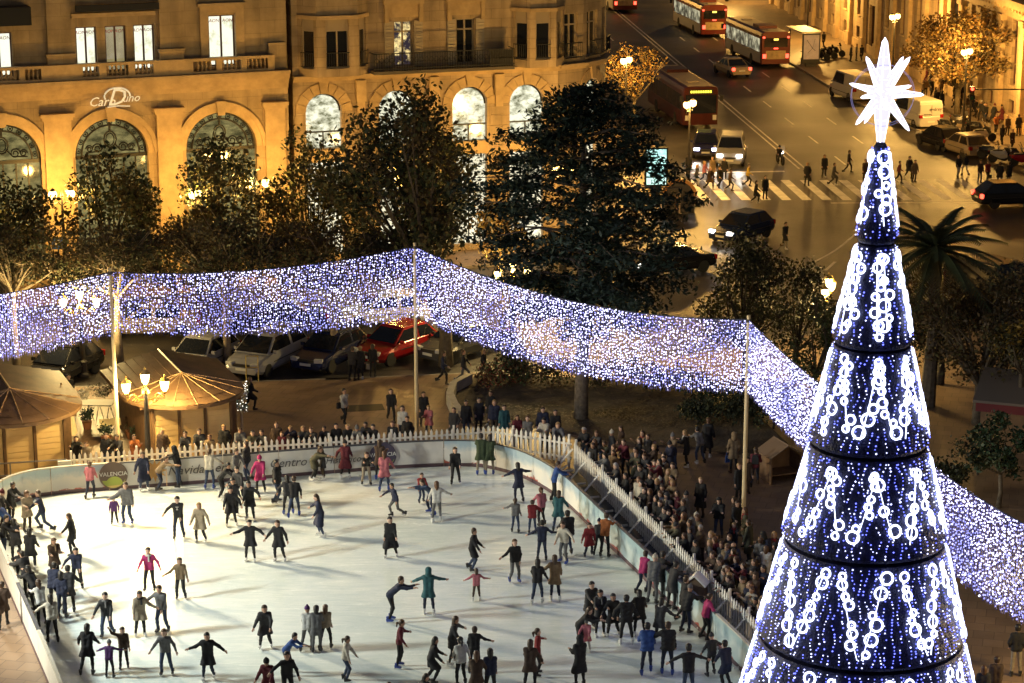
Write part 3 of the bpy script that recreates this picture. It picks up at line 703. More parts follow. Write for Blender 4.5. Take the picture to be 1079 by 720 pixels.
# long iron balcony
ba, bb = sx(389, 60), sx(536, 60)
q = MB(); q.b2(ba, bb, -1.0, -.003, 9.502, 9.66); slabp = F2.put(q, 'balcony_slab', mat('balcony_dark', (.10, .085, .07), .8))
q = MB(); q.b2(ba, bb, -.99, -.95, 10.52, 10.57); q.b2(ba, bb, -.985, -.955, 9.76, 9.80)
n = int((bb - ba) / .13)
for i in range(n + 1):
    x = ba + (bb - ba) * i / n; q.tube([(x, -.97, 9.661), (x, -.97, 10.53)], .014, 4)
for i in range(int((bb - ba) / .26)):
    x = ba + .13 + i * .26; q.tube([(x + .10 * math.cos(t), -.972, 10.2 + .13 * math.sin(t)) for t in [k * math.pi / 4 for k in range(9)]], .014, 3)
for x in (ba, bb - .02): q.b2(x, x + .03, -.95, -.01, 10.52, 10.56)
F2.sub(q, 'balcony_railing', M_IRON, slabp)
q = MB(); q.b2(bb - 1.3, bb - .06, -.94, -.90, 9.7, 10.5); F2.sub(q, 'balcony_screen', mat('screen_black', (.012, .012, .015), .6), slabp)
# canted bays over the string course
def bay(F, x0, x1, dep, cant, specs):
    pts = [(x0, -.003), (x0 + cant, -dep), (x1 - cant, -dep), (x1, -.003)]
    b = MB(); b.prism(pts, 9.505, 9.9); b.prism([(x, y) for x, y in pts], 12.35, 19)
    z0, z1 = 9.9, 12.35
    # piers between the windows on each face
    wins_ = []
    for (pa, pb, ws) in specs:
        a = Vector((*pts[pa], 0)); c = Vector((*pts[pb], 0)); d = (c - a); L = d.length; d.normalize(); ang = math.atan2(d.y, d.x)
        X = 0
        for w0, w1 in [(w[0] * L, w[1] * L) for w in ws] + [(L, L)]:
            if w0 - X > .02:
                m_ = a + d * ((X + w0) / 2); nrm = Vector((d.y, -d.x, 0)); cc = m_ - nrm * .16
                b.box((cc.x, cc.y, (z0 + z1) / 2), (w0 - X, .32, z1 - z0 - .002), rz=ang)
            X = w1
        for w in ws: wins_.append((a + d * (w[0] * L), ang, (w[1] - w[0]) * L))
    cx0 = sum(p[0] for p in pts) / 4; b.prism([((x - cx0) * .8 + cx0, y * .45 - .004) for x, y in pts], 9.9, 12.35, 1)
    bo = F.put(b, 'bay_window', [M_STONE2, M_DGLASS])
    for p, ang, L in wins_:
        w = MB(); M3 = Matrix.Translation(p) @ Matrix.Rotation(ang, 4, 'Z'); wv = MB()
        for xa, xb, za, zb in ((0, .07, z0, z1 - .001), (L - .07, L, z0, z1 - .001), (.07, L - .07, z1 - .6, z1 - .52), (.07, L - .07, z0, z0 + .08)) + (((L / 2 - .04, L / 2 + .04, z0 + .08, z1 - .6),) if L > .9 else ()): w.b2(xa, xb, .1, .2, za, zb)
        w.b2(.07, L - .07, .13, .15, z0 + .08, z1 - .6, 1); w.b2(.07, L - .07, .11, .16, z1 - .52, z1 - .001, 0)
        for z in (z0 + .78, z0 + .1): w.b2(0, L, -.12, -.09, z, z + .04, 2)
        for i in range(int(L / .12) + 1): w.tube([(.02 + i * .12, -.105, z0 + .1), (.02 + i * .12, -.105, z0 + .8)], .014, 4, 2)
        w.v = [tuple(M3 @ Vector(v)) for v in w.v]; F.sub(w, 'window', [M_FRAMEW, M_DGLASS, M_IRON], bo)
    t = MB(); t.prism([(x, y * 1.12 - .05) for x, y in [(x0 - .06, -.003), (x0 + cant, -dep), (x1 - cant, -dep), (x1 + .06, -.003)]], 12.36, 12.55); F.sub(t, 'bay_cornice', M_TRIM, bo)
sp = [(0, 1, [(.2, .85)]), (1, 2, [(.22, .78)]), (2, 3, [(.15, .8)])]
bay(F2, sx(314, 60), sx(388, 60), .9, .75, sp)
bay(F2, sx(538, 55), sx(600, 55) - .3, .9, .75, sp)
# the rounded corner, then the long flank along the avenue
prev = Vector((A2.x + math.cos(ang2) * XE, A2.y + math.sin(ang2) * XE, 0)); ang = ang2
for j, (da, L) in enumerate(((R(20), 1.7), (R(40), 1.8), (R(60), 1.8))):
    Fc = Facet(root2, prev, ang2 + da); mb = MB()
    if j == 1:
        band(mb, 0, L, 0, 9.2, [(L / 2 - .8, L / 2 + .8, [(.3, 5.05, False), (5.75, 8.55, True)])], .5); band(mb, 0, L, 9.201, 19, [(.35, L - .35, [(9.75, 12.1, False)])], .5)
        shop_arch(Fc, L / 2, .8); rect_window(Fc, .35, L - .35, 9.75, 12.1, M_DGLASS, M_FRAMEW, 1, .2, rail=True, transom=11.5)
    else:
        band(mb, 0, L, 0, 9.2, [], .5); band(mb, 0, L, 9.201, 19, [(.4, L - .4, [(9.75, 12.1, False)])], .5)
        rect_window(Fc, .4, L - .4, 9.75, 12.1, M_DGLASS, M_FRAMEW, 1, .2, rail=True, transom=11.5)
    Fc.put(mb, 'wall', M_STONE2)
    t = MB(); t.b2(-.05, L + .05, -.2, -.003, 9.2, 9.34); t.b2(-.05, L + .05, -.36, -.003, 9.341, 9.5); Fc.put(t, 'string_course', M_TRIM)
    prev = prev + Vector((math.cos(ang2 + da) * L, math.sin(ang2 + da) * L, 0))
Ff = Facet(root2, prev, R(95)); mb = MB()
ops = [(3 + i * 4.4, 4.9 + i * 4.4, [(.3, 4.6, False), (5.75, 8.3, False)]) for i in range(18)]
band(mb, 0, 84, 0, 9.2, ops, .5); band(mb, 0, 84, 9.201, 19, [(a, b, [(9.9, 12.3, False), (13.6, 16, False)]) for a, b, _ in ops], .5); mb.b2(0, 84, .55, 12, 0, 18.98); Ff.put(mb, 'wall', M_STONE2)
for i, (a, b, _) in enumerate(ops):
    rect_window(Ff, a, b, .3, 4.6, M_LITSHOP if i % 3 != 1 else M_DGLASS, M_FRAMED, 1, .2, sill=False)
    for z0, z1 in ((5.75, 8.3), (9.9, 12.3), (13.6, 16)): rect_window(Ff, a, b, z0, z1, M_DGLASS, M_FRAMEW, 1, .2)
t = MB(); t.b2(0, 84, -.3, -.003, 9.2, 9.5); Ff.put(t, 'string_course', M_TRIM)

# ---- classical building on the right side of the avenue
E3 = Vector((27.2, 236, 0)); N3 = Vector((36.2, 138, 0)); d3 = N3 - E3; ang3 = math.atan2(d3.y, d3.x)
root3 = thing('columned_building', 'ochre building with tall pilasters and deep dark windows on the right of the avenue', 'building', tuple(E3))
F3 = Facet(root3, E3, ang3); L3 = d3.length; mb = MB(); n = 20; st = L3 / n
ops = []; wl = []
for i in range(n):
    a = i * st + st * .28; b = i * st + st * .72
    if i % 5 == 3: wl.append((a, b, .25, 4.2)); ops.append((a, b, [(.25, 4.2, False), (5.1, 7.6, False)]))
    else: wl.append((a + .5, b - .5, .9, 1.9)); ops.append((a + .5, b - .5, [(.9, 1.9, False), (2.9, 7.4, False)]))
    wl.append((ops[-1][0], ops[-1][1], ops[-1][2][1][0], ops[-1][2][1][1]))
band(mb, 0, L3, 0, 8.4, ops, .6); band(mb, 0, L3, 8.401, 18, [(i * st + st * .34, i * st + st * .66, [(10.4, 13.2, False)]) for i in range(n)], .6); mb.b2(0, L3, .65, 14, 0, 17.98)
F3.put(mb, 'wall', M_STONE3)
for a, b, z0, z1 in wl: rect_window(F3, a, b, z0, z1, M_DGLASS, M_FRAMED, 1 if b - a > 1.2 else 0, .3, sill=z0 > 1)
for i in range(n): rect_window(F3, i * st + st * .34, i * st + st * .66, 10.4, 13.2, M_DGLASS, M_FRAMED, 1, .3)
for i in range(n + 1):
    x = min(L3 - .5, max(.5, i * st)); p = MB(); p.b2(x - .42, x + .42, -.32, -.003, 1.2, 7.2); p.b2(x - .5, x + .5, -.42, -.003, 0, 1.199); p.b2(x - .55, x + .55, -.45, -.003, 7.201, 7.6); F3.put(p, 'pilaster', M_TRIM)
c3 = MB()
for z0, z1, y in ((7.62, 8.05, -.34), (8.051, 8.4, -.52), (8.401, 8.75, -.9), (8.751, 9.0, -1.15)): c3.b2(0, L3 + .3, y, -.003, z0, z1)
i = 0
while i * .7 < L3: c3.b2(i * .7, i * .7 + .3, -.80, -.525, 8.16, 8.395); i += 1
F3.put(c3, 'cornice', M_TRIM)
pl = MB(); pl.b2(0, L3, -.10, -.003, 0, .75); F3.put(pl, 'plinth', M_TRIM)
nb = MB(); nb.b2(0, 2.4, -.35, -.25, 4.6, 5.6); so = F3.put(nb, 'hanging_sign', mat('sign_brown', (.10, .07, .04), .6)); 
# return wall of the same block, facing us on the far right
F4 = Facet(root3, N3, R(2)); mb = MB(); n = 6
band(mb, 0, 34, 0, 8.4, [(3 + i * 5.4, 5 + i * 5.4, [(1.2, 6.8, False)]) for i in range(n)], .6); band(mb, 0, 34, 8.401, 18, [(3.2 + i * 5.4, 4.8 + i * 5.4, [(10.4, 13.2, False)]) for i in range(n)], .6); mb.b2(.7, 34, .65, 14, 0, 17.97)
F4.put(mb, 'wall', M_STONE3)
for i in range(n): rect_window(F4, 3 + i * 5.4, 5 + i * 5.4, 1.2, 6.8, M_DGLASS, M_FRAMED, 1, .3); rect_window(F4, 3.2 + i * 5.4, 4.8 + i * 5.4, 10.4, 13.2, M_DGLASS, M_FRAMED, 1, .3)
for i in range(7): p = MB(); x = 1 + i * 5.4; p.b2(x - .42, x + .42, -.32, -.003, 1.2, 7.2); p.b2(x - .5, x + .5, -.42, -.003, 0, 1.199); p.b2(x - .55, x + .55, -.45, -.003, 7.201, 7.6); F4.put(p, 'pilaster', M_TRIM)
c3 = MB()
for z0, z1, y in ((7.62, 8.05, -.34), (8.051, 8.4, -.52), (8.401, 8.75, -.9), (8.751, 9.0, -1.15)): c3.b2(-.3, 34, y, -.003, z0, z1)
F4.put(c3, 'cornice', M_TRIM)
# ------------------------------------------------------------ lamps
def lampglass(name, col, s):
    if name in _m: return _m[name]
    m = bpy.data.materials.new(name); m.use_nodes = True; nt = m.node_tree; nt.nodes.clear()
    e = nt.nodes.new('ShaderNodeEmission'); e.inputs[0].default_value = (*col, 1); e.inputs[1].default_value = s
    t = nt.nodes.new('ShaderNodeBsdfTransparent'); a = nt.nodes.new('ShaderNodeAddShader'); o = nt.nodes.new('ShaderNodeOutputMaterial')
    nt.links.new(e.outputs[0], a.inputs[0]); nt.links.new(t.outputs[0], a.inputs[1]); nt.links.new(a.outputs[0], o.inputs[0]); _m[name] = m
    return m
M_LGLASS = lampglass('lantern_glass', (1.0, .74, .25), 3.2)
M_SGLASS = lampglass('street_globe', (1.0, .62, .16), 3.4)
M_POST = mat('lamp_post_iron', (.05, .045, .04), .5, .5, vary=.2)
M_GILT = mat('lamp_gilt', (.55, .36, .10), .35, .7)
def lantern(parent, x, y, z, power, color=LANTERN):
    b = MB(); b.lathe([(.07, 0), (.12, .06), (.165, .30), (.15, .34)], 8, (x, y, z)); lo = b.build('lantern', M_LGLASS, parent)
    c = MB(); c.lathe([(.17, .345), (.20, .37), (.10, .46), (.03, .50), (.04, .54), (.01, .62)], 8, (x, y, z)); c.build('lantern_cap', M_GILT, lo)
    f = MB(); f.lathe([(.02, -.12), (.08, -.02), (.06, -.003)], 8, (x, y, z)); f.build('lantern_foot', M_GILT, lo)
    point_lamp('lamp_light', (x, y, z + .17), color, power, .12, parent)
def three_lantern_post(label, p, h, power, rz=0.0):
    """cast iron post; centre lantern tops out at h"""
    t = thing('lamp_post', label, 'lamp post', (p.x, p.y, 0), rz, 'ornate lamp posts with lanterns')
    b = MB(); b.lathe([(.26, 0), (.26, .12), (.18, .2), (.16, .6), (.20, .66), (.11, .75), (.09, h - 1.5), (.075, h - .85)], 10); b.build('post', M_POST, t, smooth=False)
    b = MB(); b.lathe([(.08, h - .85), (.16, h - .8), (.12, h - .68), (.05, h - .6), (.05, h - .53)], 10); b.build('collar', M_GILT, t)
    for sg in (-1, 1):
        b = MB(); b.tube([(0, 0, h - 1.05)] + [(sg * (.25 + .4 * k / 8), 0, h - 1.05 + .22 * math.sin(k / 8 * math.pi) - .02 * k / 8) for k in range(9)] + [(sg * .68, 0, h - .85)], .03, 6)
        b.tube([(sg * (.33 + .14 * (1 - s / 12) * math.cos(s)), 0, h - 1.08 + .14 * (1 - s / 12) * math.sin(s)) for s in [k * .6 for k in range(15)]], .022, 5); b.build('scroll_arm', M_GILT, t)
        lantern(t, sg * .68, 0, h - .75, power)
    lantern(t, 0, 0, h - .45, power)
    return t
def globe_post(label, p, h, power, rz=0.0, base=0.0, color=SODIUM):
    t = thing('street_lamp', label, 'street lamp', (p.x, p.y, base), rz, 'twin globe street lamps'); h -= base
    b = MB(); b.lathe([(.2, 0), (.2, .3), (.1, .5), (.075, 2.5), (.06, h - .1), (.08, h - .05), (.02, h + .15)], 8); b.build('post', M_POST, t)
    for sg in (-1, 1):
        b = MB(); b.tube([(0, 0, h - .55), (sg * .18, 0, h - .35), (sg * .38, 0, h - .42), (sg * .42, 0, h - .22)], .03, 6); b.build('arm', M_POST, t)
        b = MB(); b.lathe([(.05, -.2), (.17, -.12), (.21, .03), (.16, .17), (.05, .23)], 10, (sg * .42, 0, h)); go = b.build('globe', M_SGLASS, t, smooth=True)
        c = MB(); c.lathe([(.14, .19), (.10, .27), (.01, .33)], 8, (sg * .42, 0, h)); c.build('globe_cap', M_POST, go)
        point_lamp('lamp_light', (sg * .42, 0, h), color, power, .2, t)
    return t
# the plaza's lantern posts
three_lantern_post('ornate three lantern lamp post by the rink boards before the right kiosk', at(157, 497), 3.75, 330, R(13))
three_lantern_post('three lantern lamp post behind the light curtain, left of kiosk', at(88, 397), 3.75, 340, R(5))
three_lantern_post('lamp post with lanterns left of the tall christmas tree', at(870, 386), 3.9, 330, R(70))
three_lantern_post('lantern post glowing among leaves above the curtain peak', at(540, 366), 3.85, 330, R(20))
three_lantern_post('lantern post on the plaza beyond the left edge', Vector((-19.8, 60.5, 0)), 3.9, 260, R(20))
three_lantern_post('lantern post on the plaza beyond the right edge', Vector((17.6, 55.5, 0)), 3.9, 240, R(20))
globe_post('street lamp between the two left arches, half hidden by trees', at(207, 204, 4.9), 4.9, 420, R(75))
globe_post('street lamp glimpsed through the dark cedar', at(594, 178, 5.2), 5.2, 760, R(15))
globe_post('street lamp hidden among the trees before the left pilaster', Vector((-21.2, 104.2, 0)), 5.0, 400, R(20))
globe_post('street lamp hidden by the tree before the building joint', Vector((-12.3, 107.0, 0)), 5.0, 400, R(20))
globe_post('street lamp hidden behind the largest dark tree', Vector((-5.2, 108.0, 0)), 5.2, 620, R(20))
globe_post('street lamp at the rounded building corner on the avenue', at(660, 64, 5.6), 5.6, 1150, R(60))
globe_post('street lamp in front of the dark red bus', at(727, 110, 5.2), 5.2, 1000, R(60))
globe_post('street lamp on the right pavement above the star', at(943, 18, 5.8), 5.8, 1150, R(50))
globe_post('street lamp in the golden tree on the right pavement', at(1019, 55, 5.6), 5.6, 1100, R(50))
globe_post('street lamp far up the avenue on its right pavement', Vector((22.6, 238, 0)), 5.8, 1300, R(50))
globe_post('street lamp far up the avenue on its left pavement', Vector((2.2, 235, 0)), 5.8, 1100, R(50))
globe_post('street lamp on the right pavement behind the bus shelter', Vector((26.6, 203, 0)), 5.8, 1500, R(50))

# floodlight mast beside the kiosks: its long shadows cross the ice
fm = thing('floodlight_mast', 'grey floodlight mast at the left end of the rink', 'floodlight', (-20.0, 73.8, 0))
b = MB(); b.tube([(0, 0, 0), (0, 0, 7.6)], [.1, .06], 8); b.build('mast', mat('mast_grey', (.3, .3, .3), .5, .6), fm)
b = MB(); b.box((0, 0, 7.55), (.06, 1.3, .08), rz=R(20)); b.build('crossbar', mat('mast_grey', (.3, .3, .3), .5), fm)
def flood(parent, loc, target, color, power, label='floodlight_head', spot=96, soft=.6):
    d = (Vector(target) - (parent.location + Vector(loc))).normalized()
    q = d.to_track_quat('-Z', 'Y')
    b = MB(); b.box((0, 0, .12), (.5, .36, .2), taper=.6); o = b.build(label, mat('flood_case', (.08, .08, .08), .5), parent, loc); o.rotation_mode = 'QUATERNION'; o.rotation_quaternion = q
    g_ = MB(); g_.box((0, 0, .012), (.42, .28, .01)); g_.build('flood_glass', lampglass('flood_glass', (1, .9, .7), 4), o)
    l = bpy.data.lights.new('flood_light', 'SPOT'); l.energy = power; l.color = color; l.spot_size = R(spot); l.spot_blend = .8; l.shadow_soft_size = soft
    lo = bpy.data.objects.new('flood_light', l); COL.objects.link(lo); lo.parent = o; lo.location = (0, 0, -.05)
flood(fm, (.1, .45, 7.5), (-7, 70, 0), (1.0, .80, .50), 6600); flood(fm, (.1, -.45, 7.5), (-3, 67, 0), (1.0, .87, .64), 5600)
fm2 = thing('floodlight_mast', 'grey floodlight mast on the plaza beyond the left edge', 'floodlight', (-22.5, 58.5, 0))
b = MB(); b.tube([(0, 0, 0), (0, 0, 8.6)], [.1, .06], 8); b.build('mast', mat('mast_grey', (.3, .3, .3)), fm2)
flood(fm2, (.1, .3, 8.5), (-2, 69, 0), (.94, 1.0, .92), 4600, spot=78, soft=.9); flood(fm2, (.1, -.3, 8.5), (1, 62, 0), (.90, 1.0, .94), 4000, spot=78, soft=.9)

# ------------------------------------------------------------ curtain of lights on tall poles
M_LEDW = glow('led_white', (.66, .66, 1.0), 2.6)
M_LEDB = glow('led_blue', (.36, .37, 1.0), 1.1)
M_LEDP = glow('led_violet', (.58, .54, 1.0), 1.4)
M_WIRE = mat('led_wire', (.02, .025, .05), .6); M_STRAND = mat('glow_tinted_strand', (.05, .06, .32), .5)  # strand blue imitates the glow the lights spread between them
OCT = np.array([(1, 0, 0), (-1, 0, 0), (0, 1, 0), (0, -1, 0), (0, 0, 1), (0, 0, -1)], float)
OCF = np.array([(0, 2, 4), (2, 1, 4), (1, 3, 4), (3, 0, 4), (2, 0, 5), (1, 2, 5), (3, 1, 5), (0, 3, 5)])
def dots(name, P, r, mi, mats, parent):
    P = np.asarray(P); n = len(P); r = np.broadcast_to(np.asarray(r, float), (n,))
    V = (P[:, None, :] + OCT[None] * r[:, None, None]).reshape(-1, 3); F = (np.arange(n)[:, None, None] * 6 + OCF[None]).reshape(-1, 3)
    o = np_mesh(name, V, F, mats, parent, np.repeat(mi, 8)); tag(o, kind='stuff'); return o
def vnoise(x, y, s):
    """cheap smooth value noise"""
    x, y = np.asarray(x) / s, np.asarray(y) / s; xi, yi = np.floor(x).astype(int), np.floor(y).astype(int); fx, fy = x - xi, y - yi
    h = lambda a, b: ((np.sin(a * 127.1 + b * 311.7) * 43758.5453) % 1.0)
    fx, fy = fx * fx * (3 - 2 * fx), fy * fy * (3 - 2 * fy)
    return (h(xi, yi) * (1 - fx) + h(xi + 1, yi) * fx) * (1 - fy) + (h(xi, yi + 1) * (1 - fx) + h(xi + 1, yi + 1) * fx) * fy
def curtain(label, A, B, sag, hA, hB, bias):
    A, B = Vector(A), Vector(B); L = (B - A).length
    t = thing('light_curtain', label, 'light curtain', (A.x, A.y, 0), group='curtains of blue and white lights'); O = Vector((A.x, A.y, 0))
    top = lambda s: A + (B - A) * s - Vector((0, 0, sag * 4 * s * (1 - s)))
    b = MB(); b.tube([top(k / 16) - O for k in range(17)], .022, 5); b.build('cable', M_WIRE, t)
    ns = int(L / .085); P = []; mi = []; w = MB()
    for i in range(ns):
        s = (i + .5) / ns; p = top(s) - O; h = hA + (hB - hA) * s + rnd.uniform(-.1, .06)
        m = int(h / .10); wob = rnd.uniform(0, 6)
        for k in range(m):
            z = -(k + rnd.random() * .8) * .10; off = .022 * math.sin(k * .8 + wob) + rnd.uniform(-.03, .03)
            d = (B - A).normalized(); P.append((p.x + d.x * off - d.y * rnd.uniform(-.03, .03), p.y + d.y * off + d.x * rnd.uniform(-.03, .03), p.z + z)); mi.append((s * L, z))
        w.tube([p, p + Vector((0, 0, -h))], .011, 3, cap=False)  # drawn thick so the glow-tinted strands veil the ground behind
    w.build('wire', M_STRAND, t)
    mi = np.array(mi); f = vnoise(mi[:, 0], mi[:, 1], 1.5) * .7 + vnoise(mi[:, 0] + 50, mi[:, 1] + 9, .6) * .3
    rr = nrs.rand(len(P)); white = f + bias + (rr - .5) * .55
    idx = np.where(white > .52, 0, 1); idx[(nrs.rand(len(P)) < .22) & (white > .4)] = 2
    dots('lights', P, nrs.uniform(.017, .034, len(P)), idx, [M_LEDW, M_LEDB, M_LEDP], t)
    return t
ZP = 7.35
CP = [at(-75, 318, ZP), at(116, 287, ZP), at(437, 260, ZP), at(789, 337, ZP), at(938, 454, ZP), at(1120, 572, ZP)]
curtain('light curtain span at the far left above the left kiosk', CP[0], CP[1], .15, 2.35, 2.3, .12)
curtain('light curtain span above the parked cars, between left and peak poles', CP[1], CP[2], .38, 2.2, 2.75, .06)
curtain('densely white light curtain span sloping down right from the peak pole', CP[2], CP[3], .72, 2.75, 2.5, .22)
curtain('light curtain span running behind the left of the christmas tree', CP[3], CP[4], .25, 2.45, 2.4, .24)
curtain('light curtain span right of the christmas tree', CP[4], CP[5], .25, 2.5, 2.5, .10)
M_POLE = mat('pole_cream', (.62, .50, .30), .5, vary=.1)
for p, lb in zip(CP, ('cream pole carrying the curtain at the left end', 'cream pole left of the lamp post, carrying the light curtain', 'cream pole under the peak of the light curtain', 'cream pole right of the crowd, carrying the light curtain', 'cream pole behind the christmas tree', 'cream pole at the right end of the light curtain')):
    t = thing('curtain_pole', lb, 'pole', (p.x, p.y, 0), group='poles of the light curtain')
    b = MB(); b.tube([(0, 0, 0), (0, 0, ZP + .15)], [.075, .06], 8); b.build('pole', M_POLE, t)
    b = MB(); b.lathe([(.2, 0), (.2, .03), (.1, .06)], 8); b.build('base_plate', M_POST, t)
    b = MB(); b.lathe([(.085, ZP - .08), (.085, ZP + .02)], 8); b.build('cable_clamp', M_POST, t)

# ------------------------------------------------------------ christmas tree
TX, TY = 8.61, 52.0
xt = thing('christmas_tree', 'tall cone christmas tree of blue lights and glowing white rings', 'christmas tree', (TX, TY, 0))
TIER = [(16.25, 13.92, .14, .46), (13.90, 11.45, .43, .93), (11.43, 8.95, .90, 1.43), (8.93, 6.5, 1.40, 1.97), (6.48, 4.0, 1.94, 2.53), (3.98, 1.55, 2.50, 3.1)]
M_FIR = mat('tinsel_fir', (.008, .012, .06), .5, .1, vary=.6, vscale=6, bump=.8, bscale=24)
M_RINGL = glow('ring_white', (.66, .72, 1.0), 2.4)
M_TLW = glow('tree_led_white', (.50, .54, 1.0), 2.2); M_TLB = glow('tree_led_blue', (.13, .16, 1.0), 1.8)
b = MB(); b.lathe([(.25, 0), (.25, 1.6)], 10); b.build('trunk', M_POST, xt)
b = MB(); b.lathe([(3.3, 0), (3.3, .9), (3.4, 1.0), (2.6, 1.3)], 24); b.build('base_skirt', mat('skirt_red', (.25, .02, .03), .7), xt)
LP, LM = [], []
for ti, (zt, zb, rt, rb) in enumerate(TIER):
    b = MB(); b.lathe([(rt * .7, zt + .02), (rt, zt - .05), (rb, zb + .10), (rb * .985, zb + .03), (rb * .93, zb - .02)], 40); cone = b.build('tier', M_FIR, xt)
    # drooping tinsel tufts give the cone a furry outline
    n = int(500 + 700 * rb); th = nrs.rand(n) * 2 * math.pi; tt = nrs.rand(n); z = zt - .06 - (zt - zb - .14) * tt; r = rt + (rb - rt) * tt
    c, s = np.cos(th), np.sin(th); base = np.stack([r * c, r * s, z], 1); out = np.stack([c, s, np.zeros(n)], 1); tan = np.stack([-s, c, np.zeros(n)], 1)
    ln = nrs.uniform(.06, .13, n)[:, None]; V = np.stack([base - tan * .02, base + tan * .02, base + out * ln * .8 - np.array([0, 0, 1.]) * ln], 1).reshape(-1, 3)
    tu = np_mesh('tinsel', V, np.arange(3 * n).reshape(-1, 3), M_FIR, cone); tag(tu, kind='stuff')
    ns = max(16, int(2 * math.pi * (rt + rb) / 2 / (.12 if ti == 0 else .165)))
    for i in range(ns):
        a0 = 2 * math.pi * i / ns + rnd.uniform(-.02, .02); ph = rnd.uniform(0, 6); amp = rnd.uniform(.03, .07)
        m = int((zt - zb - .16) / .08)
        for k in range(m):
            if rnd.random() < .16: continue
            f = (k + rnd.random() * .5) / m; r = rt + (rb - rt) * f + .05; a = a0 + amp * math.sin(k * .55 + ph) / max(r, .3) + rnd.uniform(-.02, .02) / max(r, .3)
            LP.append((r * math.cos(a), r * math.sin(a), zt - .1 - (zt - zb - .2) * f)); LM.append(0 if rnd.random() < (.42 if ti else .36) else 1)
dots('lights', LP, nrs.uniform(.015, .027, len(LP)), np.array(LM), [M_TLW, M_TLB], xt)
def torus_mesh(Rr, r, n=18, m=5):
    V = []; F = []
    for i in range(n):
        a = 2 * math.pi * i / n
        for j in range(m):
            t = 2 * math.pi * j / m; V.append(((Rr + r * math.cos(t)) * math.cos(a), r * math.sin(t), (Rr + r * math.cos(t)) * math.sin(a)))
    for i in range(n):
        for j in range(m): F.append((i * m + j, ((i + 1) % n) * m + j, ((i + 1) % n) * m + (j + 1) % m, i * m + (j + 1) % m))
    b = MB(); b.add(V, F); o = b.build('light_ring', M_RINGL); me = o.data; bpy.data.objects.remove(o); return me
TOR = {r: torus_mesh(r, .027) for r in (.08, .11, .145)}
rings = []; arms = []
cam_dir = math.atan2(-TY, -TX)
def tier_pt(ti, th, t, off=.06):
    zt, zb, rt, rb = TIER[ti]; r = rt + (rb - rt) * t + off; return Vector((r * math.cos(th), r * math.sin(th), zt - .1 - (zt - zb - .25) * t))
def arm(ti, th0, t0, th1, t1, n):
    arms.append([tier_pt(ti, th0 + (th1 - th0) * k / 8, t0 + (t1 - t0) * k / 8, .07) for k in range(9)])
    f = 0.0
    while f < 1.0:
        size = rnd.choice((.08, .08, .11, .11, .145)); jt = rnd.uniform(-1, 1) * .11
        th = th0 + (th1 - th0) * f; t = t0 + (t1 - t0) * f; r = TIER[ti][2] + (TIER[ti][3] - TIER[ti][2]) * t
        rings.append((ti, th + jt / max(r, .3), t, size))
        f += (size * 2 + rnd.uniform(.0, .09)) / max(.3, 2.3 * abs(t1 - t0)) * (1.0 if rnd.random() < .72 else 1.7)
for ti in range(6):
    per = (5, 6, 8, 9, 9, 9)[ti]
    for k in range(per):
        c = cam_dir + 2 * math.pi * (k + (0 if ti in (4, 5) else .18)) / per; hw = math.pi / per * .70
        if ti == 0: arm(0, c - .1, .10, c + .1, .86, 7)
        elif ti == 1: arm(1, c - hw * .35, .08, c - hw * .2, .95, 9); arm(1, c + hw * .45, .10, c + hw * .5, .85, 9)
        elif ti in (2, 3): arm(ti, c, .06 if ti == 2 else .15, c - hw, .86, 9); arm(ti, c + hw * .1, .12, c + hw, .80, 9)
        else: arm(ti, c - hw, .08, c - .02, .92, 10); arm(ti, c + hw, .08, c + .02, .92, 10)
toC = Vector((-TX, -TY, 0)).normalized(); nfront = 0; backs = MB()
for ti, th, t, size in rings:
    p = tier_pt(ti, th, t); zt, zb, rt, rb = TIER[ti]; tilt = math.atan2(rb - rt, zt - zb)
    rot = (-tilt, 0, th + math.pi / 2)
    if Vector((math.cos(th), math.sin(th), 0)).dot(toC) > -.02 and zb > 2 and nfront < 300:
        share('light_ring', TOR[size], xt, p, rot); nfront += 1
    else:
        M4 = Matrix.Translation(p) @ Matrix.Rotation(rot[2], 4, 'Z') @ Matrix.Rotation(rot[0], 4, 'X'); me = TOR[size]
        backs.add([M4 @ v.co for v in me.vertices], [tuple(pp.vertices) for pp in me.polygons])
if backs.v: tag(backs.build('light_rings', M_RINGL, xt), kind='stuff')
w = MB()
for a in arms: w.tube(a, .012, 4, cap=False)
tag(w.build('light_cords', M_RINGL, xt), kind='stuff')
for ti in range(1, 6):                                   # added glowing strips, imitating rings and cords seen edge-on at the outline
    for da in (-88, 87):
        th = cam_dir + R(da) + rnd.uniform(-.02, .02); e = MB(); e.tube([tier_pt(ti, th + .02 * math.sin(k * 1.3), .03 + .9 * k / 10, .05) for k in range(11)], .017, 5); e.build('outline_glow_strip', M_RINGL, xt)

